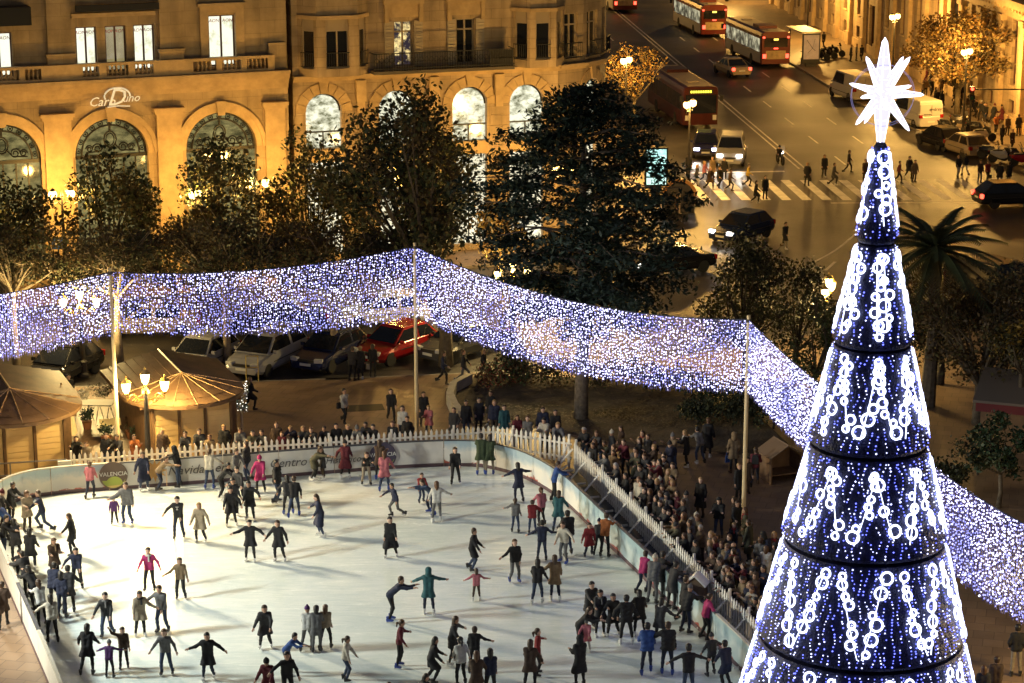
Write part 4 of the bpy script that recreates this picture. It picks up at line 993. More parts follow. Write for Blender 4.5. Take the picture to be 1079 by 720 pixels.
# the star on top
st = thing('star', 'glowing white many pointed star crowning the christmas tree', 'star', (TX, TY, 17.42))
M_STAR = glow('star_lavender', (.70, .67, 1.0), .68); M_STARE = glow('star_edge', (.85, .84, 1.0), 2.0)
def spike(d, L, w):
    d = Vector(d).normalized(); a = d.cross(Vector((.3, .9, .2))).normalized(); c = d.cross(a); b = MB()
    base = [a * w, c * w, -a * w, -c * w]; b.add([-d * .02 + q for q in base] + [d * L * .92 + q * .22 for q in base] + [d * L], [(0, 1, 5, 4), (1, 2, 6, 5), (2, 3, 7, 6), (3, 0, 4, 7), (4, 5, 8), (5, 6, 8), (6, 7, 8), (7, 4, 8), (3, 2, 1, 0)])
    so = b.build('spike', M_STAR, st); e = MB()
    for q in base: e.tube([q * .98, d * L * .92 + q * .24, d * L], [.013, .011, .006], 4, cap=False)
    for f in (.25, .45, .65): e.tube([d * L * f + q * (1 - f * .8) for q in base + base[:1]], .007, 3, cap=False)
    e.build('spike_tubing', M_STARE, so)
for ang, L, w, dp in ((90, 1.12, .20, 0), (270, 1.22, .20, 0), (117, .86, .12, .15), (165, .70, .10, -.1), (188, .52, .09, .4), (230, .84, .11, .1), (245, .78, .08, -.35), (306, .95, .12, .1), (357, .85, .12, -.05), (18, .60, .09, .35), (52, .92, .12, -.2), (66, .88, .10, .3)):
    spike((math.cos(R(ang)), -dp, math.sin(R(ang))), L * 1.14 if L < 1 else L * 1.15, w * 1.2)
for ang, el in ((30, 1), (150, 1), (270, 1), (90, -1), (210, -1)): spike((math.cos(R(ang)) * .5, -el * 1.0, math.sin(R(ang)) * .5), .7, .10)
b = MB(); b.lathe([(.05, -.26), (.2, -.16), (.26, 0), (.2, .16), (.05, .26)], 10); b.build('hub', M_STAR, st)
for tilt, Rr in ((R(25), .72), (R(-35), .74)):
    b = MB(); b.tube([(Rr * math.cos(t), Rr * .25 * math.sin(tilt) * math.sin(t) * 4 * .5, Rr * math.sin(t) * .98 - .05) for t in [k * math.pi / 20 for k in range(41)]], .005, 5); b.build('wire_hoop', glow('hoop_glow', (.5, .45, .9), .3), st)
b = MB(); b.tube([(0, 0, -1.5), (0, 0, -1.0)], .05, 6); b.build('stem', M_POST, st)
# ------------------------------------------------------------ trees, shrubs, beds
def leafmat(n, c, vary=.4): return mat(n, c, .6, vary=vary, vscale=1.1, spec=.35)
L_PLANE = [leafmat('plane_leaf_dark', (.042, .056, .024)), leafmat('plane_leaf_olive', (.075, .082, .034)), leafmat('plane_leaf_brown', (.105, .08, .033))]
L_TWIG = [leafmat('winter_leaf_grey', (.07, .065, .04)), leafmat('winter_leaf_brown', (.10, .07, .035)), leafmat('winter_leaf_olive', (.06, .065, .03))]
L_CEDAR = [leafmat('cedar_dark', (.012, .024, .016)), leafmat('cedar_mid', (.022, .040, .026)), leafmat('cedar_blue', (.034, .056, .042))]
L_OAK = [leafmat('oak_dark', (.020, .026, .012)), leafmat('oak_mid', (.035, .042, .018)), leafmat('oak_pale', (.05, .055, .022))]  # dark to paler leaf tones, mixed at random through the crown
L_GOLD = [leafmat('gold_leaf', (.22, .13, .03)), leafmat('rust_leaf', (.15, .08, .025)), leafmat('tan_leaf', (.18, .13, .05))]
L_RED = [leafmat('red_hedge', (.11, .035, .022)), leafmat('green_hedge', (.035, .055, .022)), leafmat('brown_hedge', (.08, .05, .025))]
L_AUT = [leafmat('autumn_brown', (.08, .052, .022)), leafmat('autumn_olive', (.06, .055, .02)), leafmat('autumn_yellow', (.20, .13, .02))]
L_PALM = [leafmat('palm_green', (.05, .06, .025)), leafmat('palm_dry', (.10, .075, .03))]
M_BARK = mat('bark', (.10, .08, .055), .9, vary=.4, vscale=4, bump=.6, bscale=14)
M_BARKP = mat('bark_pale', (.26, .21, .15), .85, vary=.35, vscale=3, bump=.4, bscale=10)
M_BARKD = mat('bark_dark', (.045, .038, .03), .9, vary=.4, vscale=4, bump=.6)

def leaves(name, C, N, size, mats, parent, w=None, flat=0.0, aspect=.6, seed=1):
    """leaf-sized faces spread through clumps C = [(x, y, z, rx, rz)]"""
    rs = np.random.RandomState(seed); C = np.array(C, float)
    wt = C[:, 3] ** 2 * C[:, 4]; idx = rs.choice(len(C), N, p=wt / wt.sum())
    d = rs.normal(size=(N, 3)); d /= np.linalg.norm(d, axis=1)[:, None]; rad = rs.rand(N) ** .45
    P = C[idx, :3] + d * rad[:, None] * np.stack([C[idx, 3], C[idx, 3], C[idx, 4]], 1) * rs.uniform(.8, 1.18, (N, 1))
    nrm = rs.normal(size=(N, 3)) * (1 - flat); nrm[:, 2] += .5 + flat * 2; nrm /= np.linalg.norm(nrm, axis=1)[:, None]
    a = np.cross(nrm, rs.normal(size=(N, 3))); a /= np.linalg.norm(a, axis=1)[:, None] + 1e-9; b = np.cross(nrm, a)
    s = size * rs.uniform(.55, 1.35, (N, 1)) / 2
    V = np.stack([P - a * s, P - b * s * aspect, P + a * s, P + b * s * aspect], 1).reshape(-1, 3)
    mi = (rs.rand(N) * .75 + vnoise(P[:, 0] * 1.0 + P[:, 2], P[:, 1] + P[:, 2] * .7, 1.1) * .9 - .3)
    mi = np.clip((mi * len(mats)).astype(int), 0, len(mats) - 1)
    o = np_mesh(name, V, np.arange(4 * N).reshape(-1, 4), mats, parent, mi); tag(o, kind='stuff'); return o

def broad_tree(label, p, h, cr, cz0, n, size, mats, bark=None, trunk_r=.16, seed=1, nclump=16, lean=(0, 0), name='tree', group='trees round the plaza', squash=1.0, limbs=True):
    rs = random.Random(seed); t = thing(name, label, 'tree', (p.x, p.y, 0), group=group); bark = bark or M_BARK
    cl = []; cc = Vector((lean[0], lean[1], (cz0 + h) / 2)); hz = (h - cz0) / 2
    for k in range(nclump):
        while True:
            q = Vector((rs.uniform(-1, 1), rs.uniform(-1, 1), rs.uniform(-1, 1)))
            if .15 < q.length < 1: break
        s = rs.uniform(.20, .40); cl.append((cc.x + q.x * cr * .84, cc.y + q.y * cr * .84, cc.z + q.z * hz * .84, cr * s, hz * s * squash))
    b = MB(); fork = Vector((lean[0] * .4, lean[1] * .4, max(1.2, cz0 * .9)))
    b.tube([(0, 0, 0), (rs.uniform(-.05, .05), 0, fork.z * .5), fork], [trunk_r * 1.25, trunk_r, trunk_r * .85], 8); tr = b.build('trunk', bark, t, smooth=True)
    lb = MB()
    for c in cl:
        e = Vector(c[:3]); m = fork.lerp(e, .5) + Vector((rs.uniform(-.3, .3), rs.uniform(-.3, .3), rs.uniform(0, .4)))
        lb.tube([fork, m, e], [trunk_r * .5, trunk_r * .26, .02], 5, cap=False)
        for _ in range(3):
            e2 = e + Vector((rs.uniform(-1, 1), rs.uniform(-1, 1), rs.uniform(-.4, .9))) * c[3]; lb.tube([m.lerp(e, .6), e2], [.03, .008], 4, cap=False)
    lb.build('limbs', bark, tr)
    leaves('crown', cl, n, size, mats, t, seed=seed); return t

far = [(-23.6, 101.4, 7.4), (-18.8, 103.2, 7.8), (-14.3, 104.9, 8.3), (-9.8, 106.2, 8.4), (-4.2, 109.0, 8.0)]
for i, (x, y, h) in enumerate(far):
    broad_tree(['dark leafy tree before the arch at the left edge', 'dark leafy tree before the pilaster left of the sign', 'dark leafy tree before the arch under the sign', 'dark leafy tree before the third arch', 'dark leafy tree before the first bright shop arch'][i], Vector((x, y, 0)), h, 2.5 + .15 * (i % 2), 1.5, 3700, .24, L_PLANE, M_BARKD, .13, 20 + i, 24)
near = [(18, 386, 5.9), (127, 387, 6.1), (240, 388, 6.3), (352, 383, 6.2)]
for i, (u, v, h) in enumerate(near):
    broad_tree(['twiggy tree with pale trunk behind the left end of the curtain', 'twiggy tree with pale trunk left of the right kiosk roof', 'twiggy tree with pale trunk beside the silver parked car', 'twiggy tree behind the dark blue parked car'][i], at(u, v), h, 3.0, 3.4, 6000, .17, L_TWIG, M_BARKP, .15, 40 + i, 20)
for i, (u, v) in enumerate(((70, 352), (185, 345), (300, 338), (400, 330))):
    broad_tree(['low twiggy tree in the ring road verge behind the left lamp', 'low twiggy tree in the verge behind the right kiosk', 'low twiggy tree in the verge behind the silver car', 'low twiggy tree in the verge behind the red car'][i], at(u, v), 5.2, 3.2, 1.8, 3800, .18, L_TWIG, M_BARK, .12, 60 + i, 18)
broad_tree('largest dark plane tree, in front of the bright shop arches', at(470, 386), 12.2, 3.6, 3.4, 9500, .25, L_PLANE, M_BARK, .26, 71, 46, lean=(-1.7, .3))
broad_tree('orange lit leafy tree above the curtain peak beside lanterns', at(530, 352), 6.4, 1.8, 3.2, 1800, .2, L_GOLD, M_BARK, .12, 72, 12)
broad_tree('rounded dark evergreen tree between curtain and moving cars', at(786, 400), 6.2, 2.4, 1.0, 6000, .16, L_OAK, M_BARKD, .18, 73, 26)
broad_tree('small dark evergreen tree left of the lantern pair', at(838, 400), 5.2, 1.9, 1.0, 3000, .15, L_OAK, M_BARKD, .12, 74, 14)
broad_tree('green bushy tree just behind the curtain left of christmas tree', at(858, 425), 4.6, 1.6, .8, 2600, .14, [L_OAK[2], leafmat('bush_green', (.05, .075, .03)), L_OAK[1]], M_BARKD, .1, 75, 12)
broad_tree('tall brown tangled tree right of the christmas tree', at(1030, 446), 6.2, 3.4, 1.6, 6500, .17, L_AUT[:2] + [L_AUT[0]], M_BARK, .2, 76, 26)
broad_tree('brown tangled tree at the right edge behind yellow leaves', at(1095, 420), 5.8, 3.6, 1.8, 5200, .17, L_AUT, M_BARK, .2, 77, 24)
broad_tree('dark tangled tree beneath the palm', at(990, 405), 5.4, 3.0, .8, 5000, .16, L_AUT[:1] + L_OAK[:2], M_BARKD, .16, 78, 20)
broad_tree('yellow leaved tree at the right edge above the market stall', at(1072, 470), 5.0, 1.7, 3.1, 1900, .17, [L_AUT[2], L_AUT[1]], M_BARK, .12, 79, 12)
broad_tree('small dark green tree low at the right edge by the curtain', at(1052, 535), 3.3, 1.5, 1.0, 1500, .19, [L_OAK[1], leafmat('laurel', (.025, .05, .025))], M_BARK, .08, 80, 12)
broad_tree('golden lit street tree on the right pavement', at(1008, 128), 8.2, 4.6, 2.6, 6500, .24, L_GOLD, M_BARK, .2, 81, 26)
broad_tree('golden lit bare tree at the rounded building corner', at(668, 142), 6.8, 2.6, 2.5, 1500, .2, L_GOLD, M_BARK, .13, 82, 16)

# the cedar: flat shelves of needles
p = at(612, 443); t = thing('cedar_tree', 'dark blue green cedar with level shelves and bare grey trunk', 'tree', (p.x, p.y, 0), group='trees round the plaza')
b = MB(); b.tube([(0, 0, 0), (.05, 0, 3), (0, 0, 7), (0, 0, 13)], [.30, .24, .17, .03], 10); tr = b.build('trunk', mat('cedar_bark', (.17, .14, .11), .9, vary=.4, vscale=5, bump=.6), t, smooth=True)
rs = random.Random(5); cl = []; lb = MB()
for k in range(64):
    f = k / 63; z = 4.3 + f * 8.6; Rm = (2.2 + 2.0 * math.sin(math.pi * f * .9)) * (1 - .55 * f ** 5); a = k * 2.4 + rs.uniform(-.3, .3); L = Rm * rs.uniform(.75, 1.05)
    tip = Vector((math.cos(a) * L, math.sin(a) * L, z - .1 + rs.uniform(-.2, .3))); lb.tube([(0, 0, z - .3), tip * .5 + Vector((0, 0, z * .5 + .12)), tip], [.08, .05, .015], 5, cap=False)
    for s in (.35, .6, .82, 1.0):
        q = Vector((tip.x * s, tip.y * s, z - .05 + rs.uniform(-.1, .12))); r = .55 + .55 * s * (1 - f * .5); cl.append((q.x + rs.uniform(-.3, .3), q.y + rs.uniform(-.3, .3), q.z - .25 * s * s + rs.uniform(-.15, .15), r * 1.1, rs.uniform(.2, .55)))
lb.build('limbs', mat('cedar_bark', (.1, .08, .06)), tr); leaves('crown', cl, 34000, .26, L_CEDAR, t, flat=.3, aspect=.4, seed=9)

# palm with arching fronds
p = at(985, 262, 6.4); t = thing('palm_tree', 'palm tree with arching dark fronds right of the christmas tree', 'tree', (p.x, p.y, 0), group='trees round the plaza')
b = MB(); b.tube([(0, 0, 0), (.1, 0, 3), (0, 0, 6.3)], [.32, .24, .28], 10); b.build('trunk', M_BARK, t)
rs = random.Random(3)
for k in range(44):
    a = k * 2.39996; up = 1 - k / 44 * 1.5; L = rs.uniform(2.5, 3.3); pts = []
    for j in range(9):
        s = j / 8; r = L * (s * math.cos(up * 1.1) * .9 + .25 * s * s); z = L * (s * math.sin(up * 1.25)) - (1.0 + .5 * (1 - up)) * s * s * L * .42; pts.append(Vector((math.cos(a) * r, math.sin(a) * r, 6.35 + z)))
    f = MB(); f.tube(pts, [.03 - .003 * j for j in range(9)], 4, cap=False)
    for i in range(30):
        s = .10 + .88 * i / 30; x = s * 8; j = min(7, int(x)); q = pts[j].lerp(pts[j + 1], x - j); d = (pts[j + 1] - pts[j]).normalized(); sd = d.cross(Vector((0, 0, 1))).normalized(); ll = .55 * (1 - abs(s - .45) * 1.1)
        for sg in (-1, 1):
            tip = q + (sd * sg * .8 + d * .6 + Vector((0, 0, -.35))) * ll; f.add([q - d * .05, q + d * .08, tip], [(0, 1, 2)])
    f.build('frond', L_PALM[0] if k < 34 else L_PALM[1], t)

# planted bed with red and green hedge
BED = [at(u, v) for u, v in ((470, 412), (500, 400), (560, 398), (640, 402), (720, 412), (790, 432), (830, 470), (800, 486), (735, 474), (672, 470), (620, 462), (560, 448), (510, 448), (486, 446), (474, 428))]
b = MB(); b.prism([(q.x, q.y) for q in BED][::-1], .001, .10); bed = tag(b.build('planted_bed', M_SOIL), kind='structure')
w = thing('bed_kerb_wall', 'low pale stone wall curving along the left of the planted bed', 'wall', tuple(at(478, 430)))
pts = [at(u, v) - w.location for u, v in ((486, 446), (479, 437), (474, 426), (478, 415), (495, 406))]
for a, c in zip(pts[:-1], pts[1:]):
    d = c - a; bb_ = MB(); bb_.box((0, 0, 0), (d.length - .02, .28, .5)); bb_.build('wall_block', mat('wall_pale', (.42, .38, .30), .85, vary=.2), w, (a + c) / 2 + Vector((0, 0, .25)), math.atan2(d.y, d.x))
cl = []; rs = random.Random(8)
HL = catmull([at(515, 408), at(570, 406), at(650, 409), at(730, 421), at(790, 440)], 8)
hedges = [('reddish low hedge along the back of the planted bed, left half', HL[:17], 12), ('dark green hedge along the back of the planted bed, right half', HL[17:], 13)]
for lb, pts, sd in hedges:
    t = thing('hedge', lb, 'hedge', tuple(pts[0]), group='hedges of the planted bed'); cl = []
    for q in pts:
        for _ in range(3): cl.append((q.x - pts[0].x + rs.uniform(-.3, .3), q.y - pts[0].y + rs.uniform(-.5, .5), .55 + rs.uniform(-.15, .3), .62, .5))
    leaves('foliage', cl, 4200, .13, L_RED if sd == 12 else [L_RED[1], L_OAK[1], L_RED[1]], t, seed=sd)
    s = MB(); [s.tube([q - pts[0] + Vector((0, 0, .1)), q - pts[0] + Vector((rs.uniform(-.2, .2), 0, .7))], [.03, .01], 4) for q in pts[::2]]; tag(s.build('stems', M_BARKD, t), kind='stuff')
for u, v, r, h, lb in ((542, 398, 1.0, 1.5, 'grey green shrub beside the hedge left of the cedar trunk'), (780, 452, 1.2, 1.6, 'dark shrub at the right end of the planted bed'), (735, 448, 1.0, 1.2, 'dark shrub under the curtain in the planted bed'), (815, 452, 1.1, 1.7, 'dark shrub below the curtain by the wooden box'), (1000, 522, 1.0, 1.4, 'dark shrub right of the tree below the brown trees'), (1030, 500, 1.2, 1.8, 'olive shrub under the brown tangled tree')):
    q = at(u, v); t = thing('shrub', lb, 'shrub', tuple(q), group='shrubs'); cl = [(rs.uniform(-.6, .6) * r, rs.uniform(-.6, .6) * r, h * rs.uniform(.3, .8), r * .5, h * .3) for _ in range(9)]
    leaves('foliage', cl, 1300, .14, L_CEDAR[1:] if u == 542 else L_OAK, t, seed=int(u)); s = MB(); s.tube([(0, 0, 0), (.1, 0, h * .6)], [.05, .02], 5); s.build('stem', M_BARKD, t)
lit = [(rs.uniform(-6, 6.5), rs.uniform(-1.6, 1.6), .12, .8, .05) for _ in range(60)]
q = at(650, 440); o = leaves('leaf_litter', lit, 3500, .10, [L_AUT[0], L_RED[2]], None, flat=.8, seed=77); o.location = q; tag(o, 'fallen brown leaves over the planted bed', 'leaves', kind='stuff')
# ------------------------------------------------------------ market kiosks and plaza furniture
AX = R(-68); axd = Vector((math.cos(AX), math.sin(AX), 0)); axs = Vector((-axd.y, axd.x, 0))
M_ROOF = mat('kiosk_roof', (.15, .085, .04), .55, vary=.25, vscale=1.5, bump=.2, bscale=12); M_RIB = mat('kiosk_rib', (.36, .23, .11), .4)
M_KWALL = mat('kiosk_timber', (.15, .085, .04), .65, vary=.25, vscale=3); M_SHUT = mat('kiosk_shutter', (.78, .56, .26), .55, vary=.06, vscale=2)
def kiosk(label, fx, fy):
    """local x = towards the rink (front), y across; fan point of the roof at the origin"""
    t = thing('market_kiosk', label, 'kiosk', (fx, fy, 0), AX, 'market kiosks')
    bk, fr, hw = -3.6, 1.75, 2.0
    b = MB(); b.b2(bk, fr - .3, -hw + .12, hw - .12, 0, 2.16); b.build('wall', M_KWALL, t)
    for k in range(4):                                   # corner and middle posts of the front
        y = -1.62 + k * 1.08; p = MB(); p.b2(fr - .30, fr - .14, y - .045, y + .045, 0, 2.05); p.build('post', M_KWALL, t)
    for k in range(3):
        y = -1.08 + k * 1.08; p = MB(); p.b2(fr - .27, fr - .21, y - .48, y + .48, .06, 1.98)
        so = p.build('shutter', M_SHUT, t)
        for j in range(9): q = MB(); q.b2(fr - .208, fr - .196, y - .47, y + .47, .1 + j * .21, .28 + j * .21); q.build('shutter_slat', M_SHUT, so)
    p = MB(); p.b2(fr - .3, fr - .05, -1.75, 1.75, 2.0, 2.22); p.build('lintel', M_KWALL, t)
    # roof: ridge at y = 0 from the back to the fan point, eaves rounded at the front
    ez, rz_ = 2.24, 2.86; eav = [(bk - .3, -2.55), (0, -2.55)] + [(2.55 * math.cos(a), 2.55 * math.sin(a)) for a in [R(-90) + R(180) * k / 16 for k in range(1, 16)]] + [(0, 2.55), (bk - .3, 2.55)]
    r = MB(); n = len(eav); V = [(x, y, ez) for x, y in eav] + [(x, y, ez - .12) for x, y in eav] + [(0, 0, rz_), (bk - .3, 0, rz_)]
    F = [(i, i + 1, 2 * n) for i in range(1, n - 2)] + [(0, 1, 2 * n, 2 * n + 1), (n - 2, n - 1, 2 * n + 1, 2 * n), (n - 1, 0, 2 * n + 1)] + [(i + 1, i, n + i, n + i + 1) for i in range(n - 1)] + [tuple(range(n, 2 * n))[::-1]]
    ro = r.add(V, F).build('roof', M_ROOF, t)
    for k in range(9):
        a = R(-90) + R(180) * k / 8; q = MB(); q.tube([(0, 0, rz_ + .02), (2.52 * math.cos(a), 2.52 * math.sin(a), ez + .02)], .026, 4); q.build('rib', M_RIB, ro)
    q = MB(); q.tube([(bk - .3, 0, rz_ + .02), (0, 0, rz_ + .02)], .05, 5); q.build('ridge_cap', M_RIB, ro)
    for sg in (-1, 1):                                   # lapped roof boards on the straight flanks, each proud of the one below
        for j in range(7):
            f0 = j / 7; y0 = sg * (2.55 - 2.5 * f0); y1 = sg * (2.55 - 2.5 * (f0 + 1 / 7)); z0 = ez + (rz_ - ez) * f0; z1 = ez + (rz_ - ez) * (f0 + 1 / 7)
            q = MB(); q.add([(bk - .32, y0, z0 + .045), (-.02, y0, z0 + .045), (-.02, y1, z1 + .01), (bk - .32, y1, z1 + .01), (bk - .32, y0, z0 + .01), (-.02, y0, z0 + .01)], [(0, 1, 2, 3), (4, 5, 1, 0), (1, 5, 2), (0, 3, 4)]); q.build('roof_board', M_ROOF, ro)
    for j in range(5):
        ra, rb = 2.53 - j * .5, 2.53 - (j + 1) * .5; q = MB(); V = []; A_ = [R(-90) + R(180) * k / 16 for k in range(17)]
        for a in A_:
            for rr, dz in ((ra, .03), (max(rb, .02), .008)): V.append((rr * math.cos(a), rr * math.sin(a), ez + (rz_ - ez) * (1 - rr / 2.55) + dz))
        q.add(V, [(2 * k, 2 * k + 2, 2 * k + 3, 2 * k + 1) for k in range(16)]); q.build('roof_board', M_ROOF, ro)
    fa = MB(); fa.b2(1.0, fr - .32, -2.1, 2.1, 2.0, 2.12); fa.build('soffit', M_KWALL, t)
    return t
kiosk('round fronted wooden kiosk behind the lamp post', -12.25, 80.35).scale = (.93, .9, 1)
kiosk('round fronted wooden kiosk cut off by the left edge', -18.15, 78.2)
M_CREAM = mat('cream_canvas', (.62, .50, .30), .8, vary=.15, vscale=4)
t = thing('closed_parasol', 'folded cream parasol standing between the two kiosks', 'parasol', tuple(at(68, 470)))
b = MB(); V = []; F = []; n = 20
for i, (z, r) in enumerate(((.45, .42), (1.0, .34), (1.6, .26), (2.0, .16), (2.25, .05))):
    for k in range(n): a = 2 * math.pi * k / n; rr = r * (1 + .22 * (k % 2)); V.append((rr * math.cos(a), rr * math.sin(a), z))
for i in range(4):
    for k in range(n): F.append((i * n + k, i * n + (k + 1) % n, (i + 1) * n + (k + 1) % n, (i + 1) * n + k))
b.add(V, F); b.build('canopy', M_CREAM, t); b = MB(); b.tube([(0, 0, 0), (0, 0, 2.45)], .03, 6); b.build('pole', M_KWALL, t); b = MB(); b.box((0, 0, .05), (.6, .6, .1)); b.build('foot', M_POST, t)
t = thing('flower_stand', 'white flower stand on trestle legs between the kiosks', 'flower stand', tuple(at(100, 446)))
b = MB(); b.box((0, 0, .82), (1.5, .8, .05)); b.build('shelf', mat('stand_white', (.65, .62, .56), .6), t)
for x in (-.6, -.2, .2, .6):
    for sg in (-1, 1): b = MB(); b.tube([(x, 0, .8), (x + .12 * sg, sg * .3, 0)], .022, 4); b.build('leg', mat('stand_white', (.6, .58, .5)), t)
rs = random.Random(4)
leaves('white_flowers', [(rs.uniform(-.6, .6), rs.uniform(-.3, .3), 1.15 + rs.uniform(0, .25), .26, .22) for _ in range(12)], 900, .09, [mat('petal_white', (.72, .70, .64), .6), mat('petal_cream', (.6, .56, .45), .6), leafmat('stem_green', (.06, .08, .03))], t, seed=3)
for k, (u, v, lb) in enumerate(((92, 452, 'leafy potted plant below the left of the flower stand'), (112, 468, 'leafy potted plant under the small yellow table'), (138, 462, 'pale twiggy potted plant left of the lamp post'), (146, 470, 'leafy potted plant at the foot of the lamp post'))):
    t = thing('potted_plant', lb, 'plant', tuple(at(u, v)), group='potted plants of the flower stall'); b = MB(); b.lathe([(.14, 0), (.2, .3), (.22, .32)], 10); b.build('pot', mat('terracotta', (.28, .12, .06), .8), t)
    leaves('foliage', [(rs.uniform(-.12, .12), rs.uniform(-.12, .12), .55 + rs.uniform(-.1, .25), .22, .22) for _ in range(6)], 260, .11, L_TWIG if k == 2 else L_CEDAR[1:], t, seed=30 + k)
t = thing('folding_table', 'small folding table with a tilted pale yellow top', 'table', tuple(at(117, 466)), R(15))
b = MB(); b.box((0, 0, .78), (.8, .5, .03), rx=.25); b.build('tabletop', mat('table_cream', (.75, .62, .34), .6), t)
for sx_ in (-.32, .32):
    for sg in (-1, 1): b = MB(); b.tube([(sx_, -.2 * sg, .74), (sx_, .22 * sg, 0)], .016, 4); b.build('leg', M_PIPE, t)
t = thing('striped_screen', 'blue and white hanging screen beside the right kiosk', 'screen', tuple(at(150, 462)), R(14))
for k in range(7): b = MB(); b.box((-.36 + k * .12, 0, .95), (.11, .03, 1.7)); b.build('strip', mat('screen_white' if k % 2 else 'screen_blue', (.6, .6, .55) if k % 2 else (.10, .16, .30), .7), t)
b = MB(); b.box((0, 0, 1.83), (.95, .06, .05)); b.build('rod', M_POST, t)
t = thing('decorated_post', 'slim white decorated tree with fairy lights right of the kiosk', 'decoration', tuple(at(255, 455)))
b = MB(); b.tube([(0, 0, 0), (0, 0, 1.9)], [.06, .02], 6); b.build('stem', M_POLE, t)
cl = [(rs.uniform(-.15, .15), rs.uniform(-.15, .15), 1.0 + .12 * k, .28 - .02 * k, .2) for k in range(8)]
leaves('branches', cl, 500, .10, [mat('frosted_green', (.25, .3, .22), .6), mat('petal_white', (.7, .7, .6))], t, seed=31)
dots('lights', [(rs.uniform(-.25, .25), rs.uniform(-.25, .25), rs.uniform(.9, 2.0)) for _ in range(60)], .018, np.zeros(60, int), [glow('fairy_white', (1, .95, .8), 2.0)], t)
t = thing('easel_frame', 'thin yellow metal easel beside the silver parked car', 'easel', tuple(at(266, 402)))
b = MB(); [b.tube(q, .02, 4) for q in ([(-.25, 0, 0), (-.25, 0, 1.1)], [(.25, 0, 0), (.25, 0, 1.1)], [(-.25, 0, 1.08), (.25, 0, 1.08)], [(-.25, 0, .6), (.25, 0, .6)])]; b.build('frame', mat('easel_yellow', (.5, .38, .1), .5), t)
t = thing('wooden_box', 'open wooden crate hut right of the far spectators', 'crate', tuple(at(822, 505)), R(20))
for x, sx2 in ((-.6, .05), (.6, .05)): b = MB(); b.box((x, 0, .5), (sx2, 1.0, 1.0)); b.build('side_panel', M_KWALL, t)
for sg in (-1, 1): b = MB(); b.box((sg * .34, 0, 1.2), (.85, 1.2, .04), ry=sg * .55); b.build('roof_panel', mat('crate_wood', (.14, .09, .055), .7), t)
b = MB(); b.box((0, .45, .5), (1.15, .04, 1.0)); b.build('back_panel', M_KWALL, t); b = MB(); b.box((0, 0, .3), (1.15, .8, .04)); b.build('shelf', M_KWALL, t)
t = thing('bird_house', 'small pale wooden house shape on the rink boards, far right', 'wooden house', tuple(at(733, 645)), R(-20))
b = MB(); vp = [(-.3, .55), (.3, .55), (.3, .9), (0, 1.15), (-.3, .9)]; vplate(b, vp, -.2, .2); b.build('box', mat('crate_wood', (.28, .18, .1)), t); b = MB(); b.box((0, 0, .27), (.1, .1, .54)); b.build('stand', M_PICK, t)
for sg in (-1, 1): b = MB(); b.box((sg * .18, 0, 1.07), (.46, .5, .04), ry=sg * .72); b.build('roof_panel', M_PICK, t)
# red roofed market stall at the right edge
t = thing('market_stall', 'market stall with grey roof and red front at the right edge', 'stall', tuple(at(1078, 470)), R(-20))
b = MB(); b.box((0, 0, 1.0), (3.0, 2.0, 2.0)); b.build('wall', M_KWALL, t); b = MB(); b.box((0, -.1, 2.25), (3.5, 2.7, .1), rx=.22); b.build('roof', mat('stall_roof', (.16, .13, .11), .6), t); b = MB(); b.box((0, -1.25, 1.75), (3.3, .06, .4)); b.build('valance', mat('stall_red', (.12, .012, .016), .7), t)
# ------------------------------------------------------------ vehicles (front = -y in their own frame)
M_TYRE = mat('tyre', (.018, .018, .018), .85); M_RIM = mat('rim_alloy', (.42, .42, .44), .35, .8); M_CHROME = mat('chrome', (.6, .6, .62), .2, 1.0)
M_PLATE = mat('number_plate', (.7, .7, .62), .5); M_BLK = mat('black_plastic', (.02, .02, .022), .5)
M_HLON = glow('headlight_on', (1.0, .92, .78), 6.0); M_HLBL = glow('headlight_xenon', (.75, .72, 1.0), 6.0); M_HLOFF = mat('headlight_off', (.55, .55, .52), .15)
M_TLON = glow('taillight_on', (1.0, .06, .03), 3.0); M_TLOFF = mat('taillight_off', (.30, .01, .01), .25)
def paint(n, c, rough=.22): return mat('car_paint_' + n, c, rough, .15, spec=.6)
def loft(mb, secs, mi=0):
    n = len(secs[0]); V = [p for s in secs for p in s]; F = []
    for i in range(len(secs) - 1):
        for k in range(n): F.append((i * n + k, i * n + (k + 1) % n, (i + 1) * n + (k + 1) % n, (i + 1) * n + k))
    F += [tuple(range(n)), tuple((len(secs) - 1) * n + k for k in range(n))[::-1]]; mb.add(V, F, mi)
def wheel(root, x, y, r, w):
    b = MB(); b.lathe([(r * .62, -w / 2), (r * .93, -w / 2), (r, -w * .35), (r, w * .35), (r * .93, w / 2), (r * .62, w / 2)], 18, (0, 0, 0), axis='X'); wo = b.build('wheel', M_TYRE, root, (x, y, r)); 
    q = MB(); q.lathe([(.03, -w * .46), (r * .6, -w * .40), (r * .63, -w * .3), (r * .63, w * .3), (r * .6, w * .40), (.03, w * .46)], 14, axis='X'); q.build('rim', M_RIM, wo)
